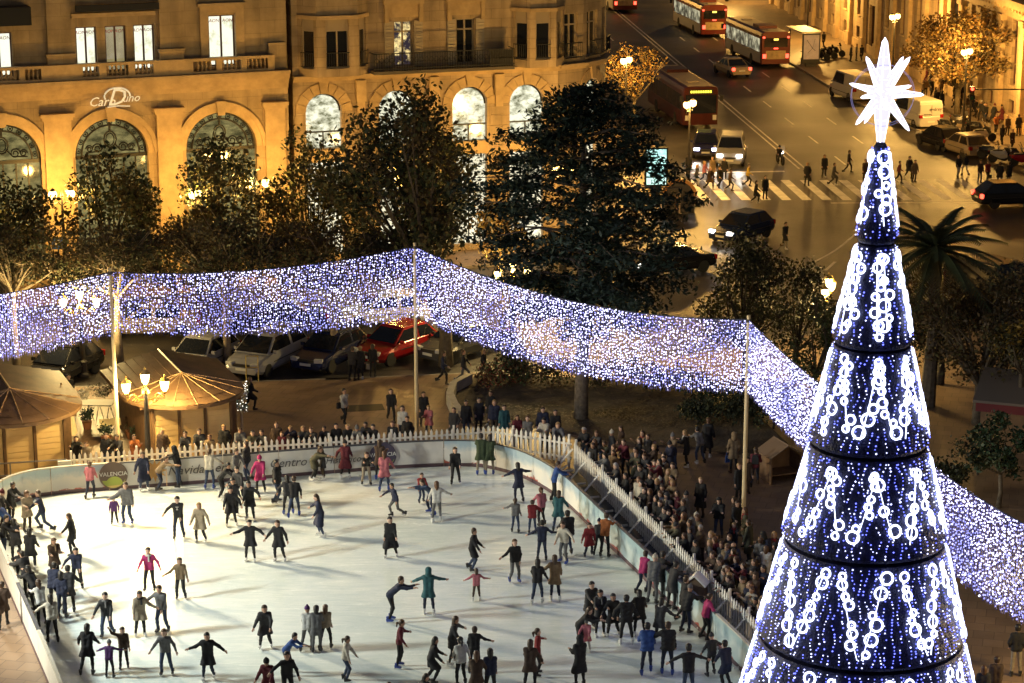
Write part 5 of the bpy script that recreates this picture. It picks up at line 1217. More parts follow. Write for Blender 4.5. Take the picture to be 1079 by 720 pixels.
def car(label, p, facing, col, kind='hatch', lights=None, tail=False, group='parked cars', name='car', cat='car', z=RZ + .004):
    t = thing(name, label, cat, (p.x, p.y, z), R(facing), group)
    L, W, H = {'hatch': (4.1, 1.74, 1.46), 'sedan': (4.5, 1.78, 1.43), 'suv': (4.5, 1.86, 1.76), 'mpv': (4.35, 1.78, 1.62), 'van': (5.0, 1.95, 2.05)}[kind]; w = W / 2; h2 = L / 2
    belt = {'suv': 1.05, 'van': 1.15, 'mpv': .98}.get(kind, .90); hood = {'suv': 1.0, 'van': 1.05, 'mpv': .93}.get(kind, .82)
    b = MB()
    prof = [(-h2, .50, .80), (-h2 + .10, .66, .90), (-h2 + .35, hood - .10, .97), (-h2 + .95, hood, 1.0), (-h2 + (1.2 if kind != 'van' else .9), belt, 1.0), (h2 - .6, belt + .02, 1.0), (h2 - .12, belt - .04, .96), (h2, belt - .22, .88)]
    if kind == 'sedan': prof[5] = (h2 - 1.1, belt + .02, 1.0); prof[6] = (h2 - .12, belt - .02, .96)
    secs = []
    for y, zt, wf in prof:
        ww = w * wf; zb = .24 if abs(y) < h2 - .3 else .30
        secs.append([(-ww * .9, y, zb), (-ww, y, zb + .14), (-ww, y, min(zt - .1, .62)), (-ww * .95, y, zt - .05), (-ww * .82, y, zt), (ww * .82, y, zt), (ww * .95, y, zt - .05), (ww, y, min(zt - .1, .62)), (ww, y, zb + .14), (ww * .9, y, zb)])
    loft(b, secs); bo = b.build('body', col, t, smooth=False, bevel=.03)
    # greenhouse
    yf, yr = {'hatch': (-h2 + 1.05, h2 - .15), 'sedan': (-h2 + 1.15, h2 - .85), 'suv': (-h2 + 1.25, h2 - .10), 'mpv': (-h2 + .85, h2 - .12), 'van': (-h2 + .75, h2 - .06)}[kind]
    rf, rr = {'hatch': (yf + .75, yr - .55), 'sedan': (yf + .8, yr - .75), 'suv': (yf + .6, yr - .3), 'mpv': (yf + .85, yr - .35), 'van': (yf + .6, yr - .08)}[kind]
    g_ = MB(); wb, wt = w * .93, w * .74 if kind != 'van' else w * .86
    ring = lambda y0, y1, ww, z: [(-ww, y0, z), (ww, y0, z), (ww, y1, z), (-ww, y1, z)]
    loft(g_, [ring(yf, yr, wb, belt - .03), ring(rf, rr, wt, H - .06), ring(rf + .12, rr - .12, wt * .9, H)]); g_.build('cabin', col, t, bevel=.03)
    def pane(nm, q, inset=.06):
        c = sum((Vector(v) for v in q), Vector()) / 4; n = (Vector(q[1]) - Vector(q[0])).cross(Vector(q[3]) - Vector(q[0])).normalized()
        V = [Vector(v) + (c - Vector(v)).normalized() * inset + n * .012 for v in q]; m = MB(); m.add(V + [v - n * .01 for v in V], [(0, 1, 2, 3), (7, 6, 5, 4)] + [(i, 4 + i, 4 + (i + 1) % 4, (i + 1) % 4) for i in range(4)]); m.build(nm, M_DGLASS, t)
    zb, zt = belt, H - .06
    pane('windscreen', [(-wb, yf, zb), (wb, yf, zb), (wt, rf, zt), (-wt, rf, zt)], .09)
    if kind != 'van': pane('rear_window', [(wb, yr, zb), (-wb, yr, zb), (-wt, rr, zt), (wt, rr, zt)], .09)
    ym = (rf + rr) / 2 + .05
    for sg in (-1, 1):
        A = lambda y, top: (sg * (wt if top else wb), y, zt if top else zb)
        fronts = [(yf + .12, ym - .04, rf, ym - .04)] + ([(ym + .04, yr - .12, ym + .04, rr)] if kind != 'van' else [])
        for y0, y1, y2, y3 in fronts:
            q = [A(y0, 0), A(y1, 0), A(y3, 1), A(y2, 1)]; pane('side_window', q if sg > 0 else [q[1], q[0], q[3], q[2]], .06)
        m = MB(); m.box((sg * (w + .07), yf + .35, belt + .06), (.16, .10, .13)); m.build('mirror', col, t)
        d = MB(); d.b2(sg * w - .008, sg * w + .008, yf + .35, yr - .45, .60, .64); d.build('side_trim', M_BLK, t)
        for y in (-h2 + .78, h2 - .80): wheel(t, sg * (w - .10), y, .32 if kind not in ('suv', 'van') else .36, .2)
        l = MB(); l.box((sg * w * .66, -h2 + .13, .66 if kind != 'suv' else .78), (.36, .20, .16), rz=sg * .25); l.build('headlight', lights or M_HLOFF, t, bevel=.02)
        l = MB(); l.box((sg * w * .80, h2 - .05, belt - .16), (.24, .16, .24)); l.build('taillight', M_TLON if tail else M_TLOFF, t, bevel=.02)
    m = MB(); m.b2(-.26, .26, -h2 - .015, -h2 + .02, .42, .53); m.build('number_plate', M_PLATE, t)
    m = MB(); m.b2(-.26, .26, h2 - .02, h2 + .015, .55, .66); m.build('number_plate', M_PLATE, t)
    m = MB(); m.b2(-w * .42, w * .42, -h2 + .005, -h2 + .12, .58, .68); m.build('grille', M_BLK, t)
    m = MB(); m.b2(-w * .8, w * .8, -h2 + .02, -h2 + .2, .27, .37); m.build('bumper_intake', M_BLK, t)
    if lights:
        for sg in (-1, 1):
            l = bpy.data.lights.new('headlight_beam', 'SPOT'); l.energy = 55; l.color = (1, .9, .75); l.spot_size = R(60); l.spot_blend = .8; l.shadow_soft_size = .06
            o = bpy.data.objects.new('headlight_beam', l); COL.objects.link(o); o.parent = t; o.location = (sg * w * .66, -h2 - .06, .66); o.rotation_euler = (R(78), 0, math.pi)
    return t
SILV = paint('silver', (.36, .36, .37)); NAVY = paint('navy', (.012, .018, .06)); RED = paint('red', (.30, .012, .015)); BLACK = paint('black', (.012, .012, .014)); WHITE = paint('white', (.62, .60, .56)); GREYC = paint('graphite', (.07, .07, .075)); CHAMP = paint('champagne', (.38, .30, .20))
PG = 'cars parked along the plaza edge'
car('silver people carrier parked left of the dark blue car', at(282, 388, RZ), -24, SILV, 'mpv', group=PG)
car('dark blue hatchback parked between the silver and red cars', at(348, 384, RZ), -26, NAVY, 'hatch', group=PG)
car('red hatchback parked beneath the peak of the curtain', at(417, 377, RZ), -38, RED, 'hatch', group=PG)
car('dark car parked right of the red car behind a trunk', at(487, 374, RZ), -40, GREYC, 'sedan', group=PG)
car('silver car parked behind the right kiosk roof', at(213, 389, RZ), -22, SILV, 'hatch', group=PG)
car('black car parked behind the left kiosk and people', at(66, 400, RZ), -22, BLACK, 'hatch', group=PG)
DG = 'cars driving on the roads'
car('white car driving behind the curtain above the red car', at(405, 341, RZ), -80, WHITE, 'hatch', group=DG)
car('champagne car driving behind the left of the curtain', at(158, 352, RZ), -84, CHAMP, 'sedan', group=DG)
car('dark car driving behind the middle of the left curtain', at(292, 348, RZ), -80, BLACK, 'sedan', group=DG)
car('black car with lit headlights left of the rounded dark tree', at(706, 287, RZ), -62, BLACK, 'sedan', M_HLON, group=DG)
car('dark blue car with lit headlights beside the walking man', at(781, 252, RZ), -40, paint('midnight', (.02, .03, .07)), 'hatch', M_HLON, group=DG)
car('silver off roader with lit headlights waiting at the crossing', at(770, 171, RZ), -8, SILV, 'suv', M_HLON, group=DG)
car('dark blue car with xenon headlights left of the off roader', at(744, 163, RZ), -6, paint('violet', (.02, .02, .06)), 'hatch', M_HLBL, group=DG)
car('pale sedan driving away beside the long bus', at(771, 79, RZ), 196, CHAMP, 'sedan', None, True, group=DG)
car('black car with red taillight leaving at the right edge', at(1064, 217, RZ), 100, BLACK, 'hatch', None, True, group=DG)
car('pale car parked at the right kerb among motorbikes', at(1016, 163, RZ), 198, CHAMP, 'hatch', group='cars parked on the right kerb')
car('black car parked left of the pale car at right kerb', at(990, 155, RZ), 198, BLACK, 'hatch', group='cars parked on the right kerb')
car('dark van standing below the palm at the right', at(1045, 318, RZ), 30, BLACK, 'van', name='van', cat='van', group=None)
v1 = car('white van parked half hidden behind the star', at(897, 104, RZ), 194, WHITE, 'van', name='van', cat='van', group='white vans at the right kerb')
v2 = car('white van with small lettering on its rear doors', at(964, 132, RZ), 196, WHITE, 'van', name='van', cat='van', group='white vans at the right kerb')
for v in (v1, v2):
    for k in (-1, 1):
        m = MB(); m.b2(k * .44 - .40, k * .44 + .40, 2.435, 2.47, .55, 1.82); m.build('rear_door', WHITE, v)
    if v is v2:
        for body, s, x, z in (('endrey', .34, .30, 1.36), ('servicios', .17, -.28, 1.08), ('96 352', .17, -.28, .88)): lettering(body, s, M_BLK, v, (-x, 2.478, z), (math.pi / 2, 0, math.pi), .003)

M_BUSR = paint('bus_red', (.15, .022, .014), .35); M_BUSD = paint('bus_dark_red', (.06, .012, .009), .35); M_BUSW = paint('bus_white', (.55, .50, .42), .4); M_BUSROOF = paint('bus_roof', (.52, .44, .30), .5)
M_BUSLIT = interior('bus_windows_lit', (.05, .045, .03), (.85, .78, .5), .55, .9, (.42, .70))
def bus(label, p, facing, side, roofc, L=11.5, front_display=True, lit=True, group='city buses on the avenue', body=None):
    """p: the end of the bus nearest the camera; facing 0 = front towards us"""
    t = thing('bus', label, 'bus', (p.x, p.y, RZ + .004), R(facing), group); W, H = 2.5, 3.0; w = W / 2; h2 = L / 2
    b = MB(); sec = lambda y, s: [(-w * s, y, .35), (-w * s, y, H - .35), (-w * s * .93, y, H - .08), (-w * .75 * s, y, H), (w * .75 * s, y, H), (w * s * .93, y, H - .08), (w * s, y, H - .35), (w * s, y, .35)]
    loft(b, [sec(-h2, .96), sec(-h2 + .15, 1), sec(h2 - .15, 1), sec(h2, .96)]); b.build('body', body or M_BUSR, t)
    for sg in (-1, 1):
        m = MB(); m.b2(sg * (w + .004) - .006, sg * (w + .004) + .006, -h2 + .3, h2 - .3, .42, 1.25); m.build('side_panel', side, t)
        n = 7
        for k in range(n):
            y0 = -h2 + .5 + k * (L - 1.0) / n; m = MB(); m.b2(sg * (w + .006) - .006, sg * (w + .006) + .008, y0 + .05, y0 + (L - 1.0) / n - .05, 1.3, 2.4); m.build('side_window', M_BUSLIT if lit else M_DGLASS, t)
        for y in (-h2 + 2.5, h2 - 3.0): wheel(t, sg * (w - .12), y, .48, .28)
        for y, mm in ((-h2 - .02, M_HLOFF), (h2 + .02, M_TLON)):
            m = MB(); m.box((sg * .98, y, .85 if y < 0 else 1.0), (.26, .05, .34)); m.build('headlight' if y < 0 else 'taillight', mm, t)
        m = MB(); m.box((sg * 1.05, h2 + .015, 2.55), (.18, .04, .14)); m.build('marker_light', M_TLON, t)
        m = MB(); m.box((sg * (w + .18), -h2 - .12, 2.2), (.22, .12, .4)); m.build('mirror', M_BLK, t)
    m = MB(); m.b2(-1.1, 1.1, -h2 - .015, -h2 + .01, 1.15, 2.45); m.build('windscreen', M_DGLASS, t)
    m = MB(); m.b2(-.85, .85, -h2 - .018, -h2 + .01, 2.5, 2.8); dsp = m.build('destination_display', M_BLK, t)
    if front_display:
        for k in range(9): m = MB(); m.b2(-.75 + k * .17, -.63 + k * .17, -h2 - .026, -h2 - .02, 2.57, 2.73); m.build('display_dots', glow('display_amber', (.9, .75, .05), 1.6), dsp)
    m = MB(); m.b2(-1.0, 1.0, h2 - .01, h2 + .015, 1.75, 2.5); m.build('rear_window', M_DGLASS, t)
    m = MB(); m.b2(-.85, .85, h2 - .01, h2 + .018, .75, 1.45); m.build('rear_advert', mat('bus_advert', (.50, .36, .18), .6, vary=.3, vscale=2), t)
    m = MB(); m.b2(-.2, .2, h2 - .01, h2 + .022, 2.3, 2.45); m.build('route_number', glow('route_amber', (1, .65, .1), 1.5), t)
    m = MB(); m.b2(-.18, .18, h2 - .01, h2 + .022, 1.58, 1.68); m.build('brake_light', M_TLON, t)
    m = MB(); m.b2(-w * .72, w * .72, -h2 + .3, h2 - .3, H + .002, H + .012); m.build('roof', roofc, t)
    m = MB(); m.b2(-w * .62, w * .62, h2 - 4.3, h2 - 2.4, H + .013, H + .24); m.build('roof_unit', body or M_BUSR, t)
    for y in (-h2 + 2.5, h2 - 1.3): m = MB(); m.b2(-.4, .4, y - .35, y + .35, H + .013, H + .06); m.build('roof_hatch', M_BUSROOF, t)
    return t
def bus_at(u, v, facing, L, near='rear'):
    p = at(u, v, RZ); d = Vector((math.sin(R(facing)), -math.cos(R(facing)), 0))            # d points out of the bus front
    return p + d * (L / 2 if near == 'rear' else -L / 2)
bus('red and white bus in front of the bus shelter, rear towards us', bus_at(817, 72, 190, 11.5), 190, M_BUSW, M_BUSROOF)
bus('second red and white bus queuing ahead of the shelter', bus_at(752, 43, 189, 11.5) + Vector((.2, 2.0, 0)), 189, M_BUSW, M_BUSROOF)
bus('dark red bus coming towards the crossing with amber destination board', bus_at(738, 137, 9, 11.5, 'front'), 9, M_BUSD, M_BUSROOF, lit=False, body=M_BUSD)
bus('bus seen from behind at the top edge beside the building', bus_at(659, 14, 188, 11.5), 188, M_BUSW, M_BUSW)

# motorbikes
def motorbike(label, p, facing, col, rider=False, group='parked motorbikes', z=0.0, light=False):
    t = thing('motorbike', label, 'motorbike', (p.x, p.y, z), R(facing), group)
    for y in (-.62, .6):
        b = MB(); b.lathe([(.22, -.05), (.29, -.055), (.31, 0), (.29, .055), (.22, .05)], 14, axis='X'); wo = b.build('wheel', M_TYRE, t, (0, y, .31)); q = MB(); q.lathe([(.04, -.04), (.21, -.02), (.21, .02), (.04, .04)], 10, axis='X'); q.build('rim', M_RIM, wo)
    b = MB(); loft(b, [[(-.10, y, z0), (.10, y, z0), (.13, y, (z0 + z1) / 2), (.08, y, z1), (-.08, y, z1), (-.13, y, (z0 + z1) / 2)] for y, z0, z1 in ((-.30, .38, .62), (-.12, .30, .86), (.15, .30, .80), (.5, .45, .78), (.78, .60, .76))]); b.build('frame', col, t)
    b = MB(); b.box((0, .32, .83), (.24, .62, .10)); b.build('seat', M_BLK, t, bevel=.03)
    b = MB(); b.tube([(0, -.62, .31), (0, -.42, .9)], .05, 6); b.tube([(-.32, -.30, 1.02), (-.12, -.40, .98), (.12, -.40, .98), (.32, -.30, 1.02)], .022, 5); b.build('handlebar', M_BLK, t)
    b = MB(); b.lathe([(.03, -.06), (.09, 0), (.09, .05)], 10, (0, -.50, .82), axis='Y'); b.build('headlight', M_HLON if light else M_HLOFF, t)
    b = MB(); b.box((0, -.42, 1.08), (.34, .03, .32), rx=-.4); b.build('windshield', col, t)
    b = MB(); b.tube([(.14, .0, .3), (.16, .6, .36)], .045, 6); b.build('exhaust', M_CHROME, t)
    b = MB(); b.box((0, .86, .74), (.12, .04, .07)); b.build('taillight', M_TLOFF, t); return t
k = 0
for (u, v), lb in zip(((864, 64), (872, 62), (880, 60)), ('black motorbike left most beside the shelter advert panel', 'black motorbike in the middle beside the shelter advert panel', 'black motorbike right most beside the shelter advert panel')):
    motorbike(lb, at(u, v), 60, BLACK)
for (u, v, c), lb in zip(((998, 140, BLACK), (1012, 135, GREYC), (1030, 142, BLACK), (1044, 168, BLACK), (1056, 172, SILV), (1068, 170, BLACK), (1078, 176, RED), (1036, 150, WHITE)),
        ('black motorbike behind the black parked car', 'graphite motorbike behind the pale parked car', 'black motorbike under the traffic light arm', 'black motorbike right of the pale parked car', 'silver motorbike in the front row at the right', 'black motorbike in the front row near right edge', 'red motorbike at the right edge', 'white scooter behind the front row of motorbikes')):
    motorbike(lb, at(u, v), 40 + k * 9, c); k += 1
motorbike('white scooter carrying a rider to the crossing', at(822, 173, RZ), 8, WHITE, group='scooter on the road', z=RZ + .004, light=True)

# ------------------------------------------------------------ street furniture
p = at(846, 62); t = thing('bus_shelter', 'bus shelter with a pale curved roof beside the long bus', 'bus shelter', tuple(p), R(-80))
for x in (-2, 2):
    for y in (-.6, .6): b = MB(); b.box((x, y, 1.2), (.1, .1, 2.4)); b.build('post', M_BLK, t)
b = MB(); b.prism([(-2.3, -.9), (2.3, -.9), (2.3, .9), (-2.3, .9)], 2.42, 2.55); b.build('roof', mat('shelter_roof', (.50, .36, .18), .5), t)
b = MB(); b.box((0, .62, 1.3), (3.9, .03, 1.9)); b.build('back_glass', M_DGLASS, t); b = MB(); b.box((0, .35, .48), (2.6, .4, .06)); b.build('bench', M_BLK, t)
p = at(854, 70); t = thing('advert_panel', 'dark framed map panel at the end of the bus shelter', 'sign', tuple(p), R(6))
b = MB(); b.box((0, 0, 1.5), (1.5, .18, 2.5)); b.build('frame', M_BLK, t); b = MB(); b.box((0, -.10, 1.6), (1.28, .02, 2.0)); b.build('map_sheet', mat('map_paper', (.42, .32, .22), .6, vary=.2, vscale=2.5, emit=(.5, .36, .2), es=.12), t)
b = MB(); b.tube([(-.4, -.115, 2.2), (-.1, -.115, 1.8), (.1, -.115, 1.5), (.35, -.115, 1.3)], .02, 4); b.tube([(.3, -.115, 2.3), (.1, -.115, 1.5), (-.3, -.115, 1.1)], .015, 4); b.build('map_lines', M_BLK, t); b = MB(); b.box((0, 0, .12), (.9, .3, .24)); b.build('foot', M_BLK, t)
p = at(691, 207); t = thing('lit_advert', 'backlit teal advert panel with clock digits at the pavement corner', 'sign', tuple(p), R(4))
b = MB(); b.box((0, 0, 1.75), (1.35, .2, 2.3)); b.build('frame', M_BLK, t); b = MB(); b.box((0, -.11, 2.0), (1.15, .02, 1.6)); b.build('poster', interior('advert_teal', (.02, .10, .10), (.55, .95, .85), 1.3, 1.2, (.35, .7)), t)
b = MB(); b.box((0, -.11, .92), (1.15, .02, .4)); c_ = b.build('clock_strip', glow('clock_pale', (.5, .8, .7), .9), t); lettering('11:29', .32, M_BLK, c_, (0, -.125, .81), extrude=.004); b = MB(); b.box((0, 0, .3), (.5, .16, .6)); b.build('foot', M_BLK, t)
p = at(716, 223); t = thing('arched_booth', 'dark arched booth with an orange rim by the crossing', 'booth', tuple(p), R(-5))
b = MB(); vplate(b, arch_pts(0, .85, 1.0, 0), -.5, .5); b.build('shell', mat('booth_dark', (.05, .04, .035), .5), t); b = MB(); vplate(b, [(.98 * math.cos(a), 1.0 + .98 * math.sin(a)) for a in [math.pi * k / 16 for k in range(17)]] + [(.80 * math.cos(a), 1.0 + .80 * math.sin(a)) for a in [math.pi * k / 16 for k in range(16, -1, -1)]], -.58, -.505); b.build('rim', mat('booth_orange', (.55, .25, .06), .5), t); b = MB(); b.b2(-.05, .05, -.56, -.505, 0, 1.5); b.build('door_post', mat('booth_rail', (.4, .3, .2), .5), t)
p = at(1021, 150); t = thing('traffic_light', 'traffic light on a pole with a long arm, showing red', 'traffic light', tuple(p))
b = MB(); b.tube([(0, 0, 0), (0, 0, 3.7)], .06, 8); b.build('pole', M_POST, t); b = MB(); b.tube([(0, 0, 3.55), (5.2, .3, 3.5)], .045, 6); b.build('arm', M_POST, t); b = MB(); b.box((0, -.12, 3.3), (.3, .2, .9)); hd = b.build('signal_head', M_BLK, t)
for z, mm in ((3.6, glow('signal_red', (1, .05, .02), 5)), (3.3, mat('signal_amber_off', (.12, .07, .01), .4)), (3.0, mat('signal_green_off', (.01, .08, .04), .4))): b = MB(); b.lathe([(.11, -.02), (.11, .02), (.06, .04)], 10, (0, -.24, z), axis='Y'); b.build('lens', mm, hd)
p = at(61, 262, 2.2); t = thing('parking_sign', 'small blue parking sign on a thin post before the arcade', 'sign', (p.x, p.y, 0)); b = MB(); b.tube([(0, 0, 0), (0, 0, 2.7)], .03, 6); b.build('post', M_PIPE, t); b = MB(); b.box((0, -.05, 2.45), (.55, .03, .55)); b.build('plate', mat('sign_blue', (.03, .09, .35), .4), t); lettering('P', .5, M_PAINT, t, (0, -.07, 2.28), extrude=.004)
p = at(553, 112, 4.2); t = thing('flag_pole', 'thin dark pole before the rightmost shop arch', 'pole', (p.x, p.y, 0)); b = MB(); b.tube([(0, 0, 0), (0, 0, 8.4)], [.07, .04], 6); b.build('pole', M_BLK, t); b = MB(); b.lathe([(.14, 0), (.14, .2), (.08, .25)], 8); b.build('base', M_BLK, t)
p = at(43, 190, 3.2); t = thing('signpost', 'dark cross shaped signpost in front of the left pilaster', 'sign', (p.x, p.y, 0)); b = MB(); b.tube([(0, 0, 0), (0, 0, 5.4)], .06, 6); b.build('post', M_BLK, t); b = MB(); b.box((.1, 0, 5.2), (1.0, .08, .16)); b.build('arm', M_BLK, t)
# ------------------------------------------------------------ people: one continuous body each, grown as a smooth surface over a posed skeleton
def surface_nets(D, o, h):
    """quads of the zero surface of a sampled distance field"""
    S = D < 0
    c = [D[i:D.shape[0] - 1 + i, j:D.shape[1] - 1 + j, k:D.shape[2] - 1 + k] for i in (0, 1) for j in (0, 1) for k in (0, 1)]
    cs = np.stack([q < 0 for q in c]); act = cs.any(0) & ~cs.all(0); idx = -np.ones(act.shape, int); I = np.argwhere(act); idx[act] = np.arange(len(I))
    cv = np.stack([q[act] for q in c], 1); corner = np.array([(i, j, k) for i in (0, 1) for j in (0, 1) for k in (0, 1)], float)
    acc = np.zeros((len(I), 3)); cnt = np.zeros(len(I))
    for a in range(8):
        for b in range(a + 1, 8):
            if np.abs(corner[a] - corner[b]).sum() != 1: continue
            x = (cv[:, a] < 0) != (cv[:, b] < 0); t = np.where(x, cv[:, a] / (cv[:, a] - cv[:, b] + 1e-12), 0)
            acc += np.where(x[:, None], corner[a] + (corner[b] - corner[a]) * t[:, None], 0); cnt += x
    V = (I + acc / np.maximum(cnt, 1)[:, None]) * h + o; F = []
    for ax in range(3):
        sl0 = [slice(None)] * 3; sl1 = [slice(None)] * 3; sl0[ax] = slice(0, -1); sl1[ax] = slice(1, None)
        ch = S[tuple(sl0)] != S[tuple(sl1)]; E = np.argwhere(ch); b_, c_ = (ax + 1) % 3, (ax + 2) % 3
        ok = (E[:, b_] > 0) & (E[:, c_] > 0) & (E[:, b_] < act.shape[b_]) & (E[:, c_] < act.shape[c_]); E = E[ok]
        def ci(db, dc): q = E.copy(); q[:, b_] -= db; q[:, c_] -= dc; return idx[q[:, 0], q[:, 1], q[:, 2]]
        Q = np.stack([ci(1, 1), ci(0, 1), ci(0, 0), ci(1, 0)], 1); fl = ~S[tuple(E.T)]; Q[fl] = Q[fl][:, ::-1]; F.append(Q)
    F = np.concatenate(F); F = F[(F >= 0).all(1)]; return V, F
def cone_d(P, a, b, ra, rb):
    a, b = np.array(a, float), np.array(b, float); ab = b - a; t = np.clip(((P - a) @ ab) / max(ab @ ab, 1e-9), 0, 1); return np.linalg.norm(P - a - t[..., None] * ab, axis=-1) - (ra + (rb - ra) * t)
def smin(a, b, k): h = np.clip(.5 + .5 * (b - a) / k, 0, 1); return b + (a - b) * h - k * h * (1 - h)
def field(cones, h, k=.03, pad=.06, cut=None):
    pts = np.array([p for c in cones for p in (c[0], c[1])], float); rm = max(max(c[2], c[3]) for c in cones); lo, hi = pts.min(0) - rm - pad, pts.max(0) + rm + pad
    n = np.ceil((hi - lo) / h).astype(int) + 1; g = np.stack(np.meshgrid(*[lo[i] + h * np.arange(n[i]) for i in range(3)], indexing='ij'), -1); D = None
    for c in cones: d = cone_d(g, *c); D = d if D is None else smin(D, d, k)
    if cut is not None: D = np.maximum(D, cut(g))
    return surface_nets(D, lo, h)
def vrot(v, ax, a): return np.array(Matrix.Rotation(a, 3, ax) @ Vector(v))

def dirv(fwd, side, sg):
    """limb direction: fwd degrees swung forwards (-y), side degrees away from the body"""
    v = Vector((0, 0, -1)); v = Matrix.Rotation(R(-fwd), 3, 'X') @ v; v = Matrix.Rotation(R(-side * sg), 3, 'Y') @ v; return np.array(v)
# pose: torso lean, arms [(upper fwd, side, fore fwd, side)] left/right, legs [(thigh fwd, side, shin fwd, side)] left/right, head pitch
POSES = {
    'stand':   (2, [(4, 9, 12, 4), (6, 9, 14, 4)], [(2, 3, -3, 2), (-1, 3, -3, 2)], 6),
    'coast':   (9, [(6, 16, 24, 10), (12, 14, 32, 4)], [(16, 5, -10, 4), (-4, 7, -20, 6)], 8),
    'pockets': (2, [(-14, 16, 28, -6), (-14, 16, 28, -6)], [(3, 4, -2, 3), (-2, 3, -4, 3)], 4),
    'glide':   (9, [(10, 28, 26, 24), (6, 30, 22, 26)], [(14, 7, -12, 6), (6, 8, -14, 6)], 8),
    'wide':    (6, [(4, 62, 12, 66), (0, 66, 10, 60)], [(10, 6, -10, 5), (4, 6, -10, 5)], 6),
    'stride':  (16, [(38, 16, 60, 10), (-34, 18, -10, 16)], [(30, 4, -6, 3), (-22, 6, -40, 6)], 4),
    'skate':   (18, [(-26, 20, 6, 12), (34, 18, 56, 4)], [(24, 6, -16, 8), (-26, 18, -38, 14)], 4),
    'lean':    (42, [(50, 14, 70, 6), (46, 16, 66, 8)], [(14, 6, -14, 6), (2, 6, -12, 6)], -8),
    'reach':   (6, [(8, 50, 18, 54), (6, 12, 18, 6)], [(8, 5, -8, 4), (0, 6, -10, 5)], 6),
    'reach2':  (6, [(6, 12, 18, 6), (8, 50, 18, 54)], [(0, 6, -10, 5), (8, 5, -8, 4)], 6),
    'hands':   (5, [(22, 10, 96, -22), (24, 10, 100, -24)], [(3, 4, -4, 3), (-1, 4, -5, 3)], 14),
    'rail':    (16, [(46, 12, 74, -6), (44, 14, 78, -4)], [(4, 5, -2, 4), (-4, 5, -6, 4)], 10),
    'photo':   (2, [(42, 10, 124, -16), (44, 10, 126, -18)], [(3, 4, -3, 3), (-1, 4, -4, 3)], 0),
    'wave':    (3, [(10, 110, 20, 160), (8, 18, 30, 8)], [(6, 5, -6, 4), (0, 5, -8, 4)], 2),
    'walk':    (5, [(26, 8, 44, 4), (-24, 8, -4, 6)], [(26, 2, 8, 2), (-20, 2, -38, 2)], 4),
    'walk2':   (5, [(-24, 8, -2, 6), (24, 8, 44, 4)], [(-16, 2, -36, 2), (24, 2, 4, 2)], 4),
    'sit':     (10, [(40, 12, 66, 4), (40, 12, 66, 4)], [(84, 12, -4, 6), (84, 12, -4, 6)], 4),
}
def skeleton(pose):
    nm, _, var = pose.partition('#'); lean, arms, legs, hp = POSES[nm]; J = {}
    if var:                                              # personal variants: every joint a few degrees off
        q = random.Random(nm + var); jt = lambda t, s: tuple(x + q.uniform(-s, s) for x in t)
        k_ = 1.0 if nm in ('glide', 'coast', 'wide', 'stride', 'skate', 'reach', 'reach2', 'lean', 'walk', 'walk2') else .45
        lean += q.uniform(-4, 10) * k_; hp += q.uniform(-14, 10); arms = [jt(a, 16 * k_) for a in arms]; bend = q.uniform(0, 16) * k_
        legs = [(l[0] + bend + q.uniform(-7, 7) * k_, l[1] + q.uniform(-3, 4) * k_, l[2] - bend * .8 + q.uniform(-8, 6) * k_, l[3] + q.uniform(-2, 4) * k_) for l in legs]
    hip = np.array([0, 0, 0.]); up = vrot((0, 0, 1), 'X', R(lean)); J['up'] = up
    J['pel'] = hip; J['chest'] = hip + up * .34; J['neck'] = hip + up * .50; hu = vrot(up, 'X', R(hp * .6 - lean * .55)); J['hu'] = hu; J['head'] = J['neck'] + hu * .165
    fwd = np.cross(np.array([1, 0, 0.]), hu); J['hf'] = fwd if fwd[1] < 0 else -fwd
    for i, sg in enumerate((-1, 1)):
        sh = hip + up * .455 + np.array([.165 * sg, 0, 0]); a = arms[i]; el = sh + dirv(a[0] + lean * .6, a[1], sg) * .285; wr = el + dirv(a[2] + lean * .6, a[3], sg) * .25; J['arm%d' % i] = (sh, el, wr, wr + (wr - el) / .25 * .15)
        hj = hip + np.array([.092 * sg, 0, -.05]); l = legs[i]; kn = hj + dirv(l[0], l[1], sg) * .42; an = kn + dirv(l[2], l[3], sg) * .415; J['leg%d' % i] = (hj, kn, an)
    z0 = min(J['leg0'][2][2], J['leg1'][2][2]) - .09; off = np.array([0, 0, -z0])
    ft = (J['leg0'][2] + J['leg1'][2]) / 2; off[:2] = -ft[:2] * .8
    sh = lambda v: v + off
    for k in list(J):
        if k in ('up', 'hu', 'hf'): continue
        J[k] = tuple(sh(v) for v in J[k]) if isinstance(J[k], tuple) else sh(J[k])
    return J
NOMAT = mat('skin', (.42, .25, .17), .6)
_body, _coat, _J = {}, {}, {}
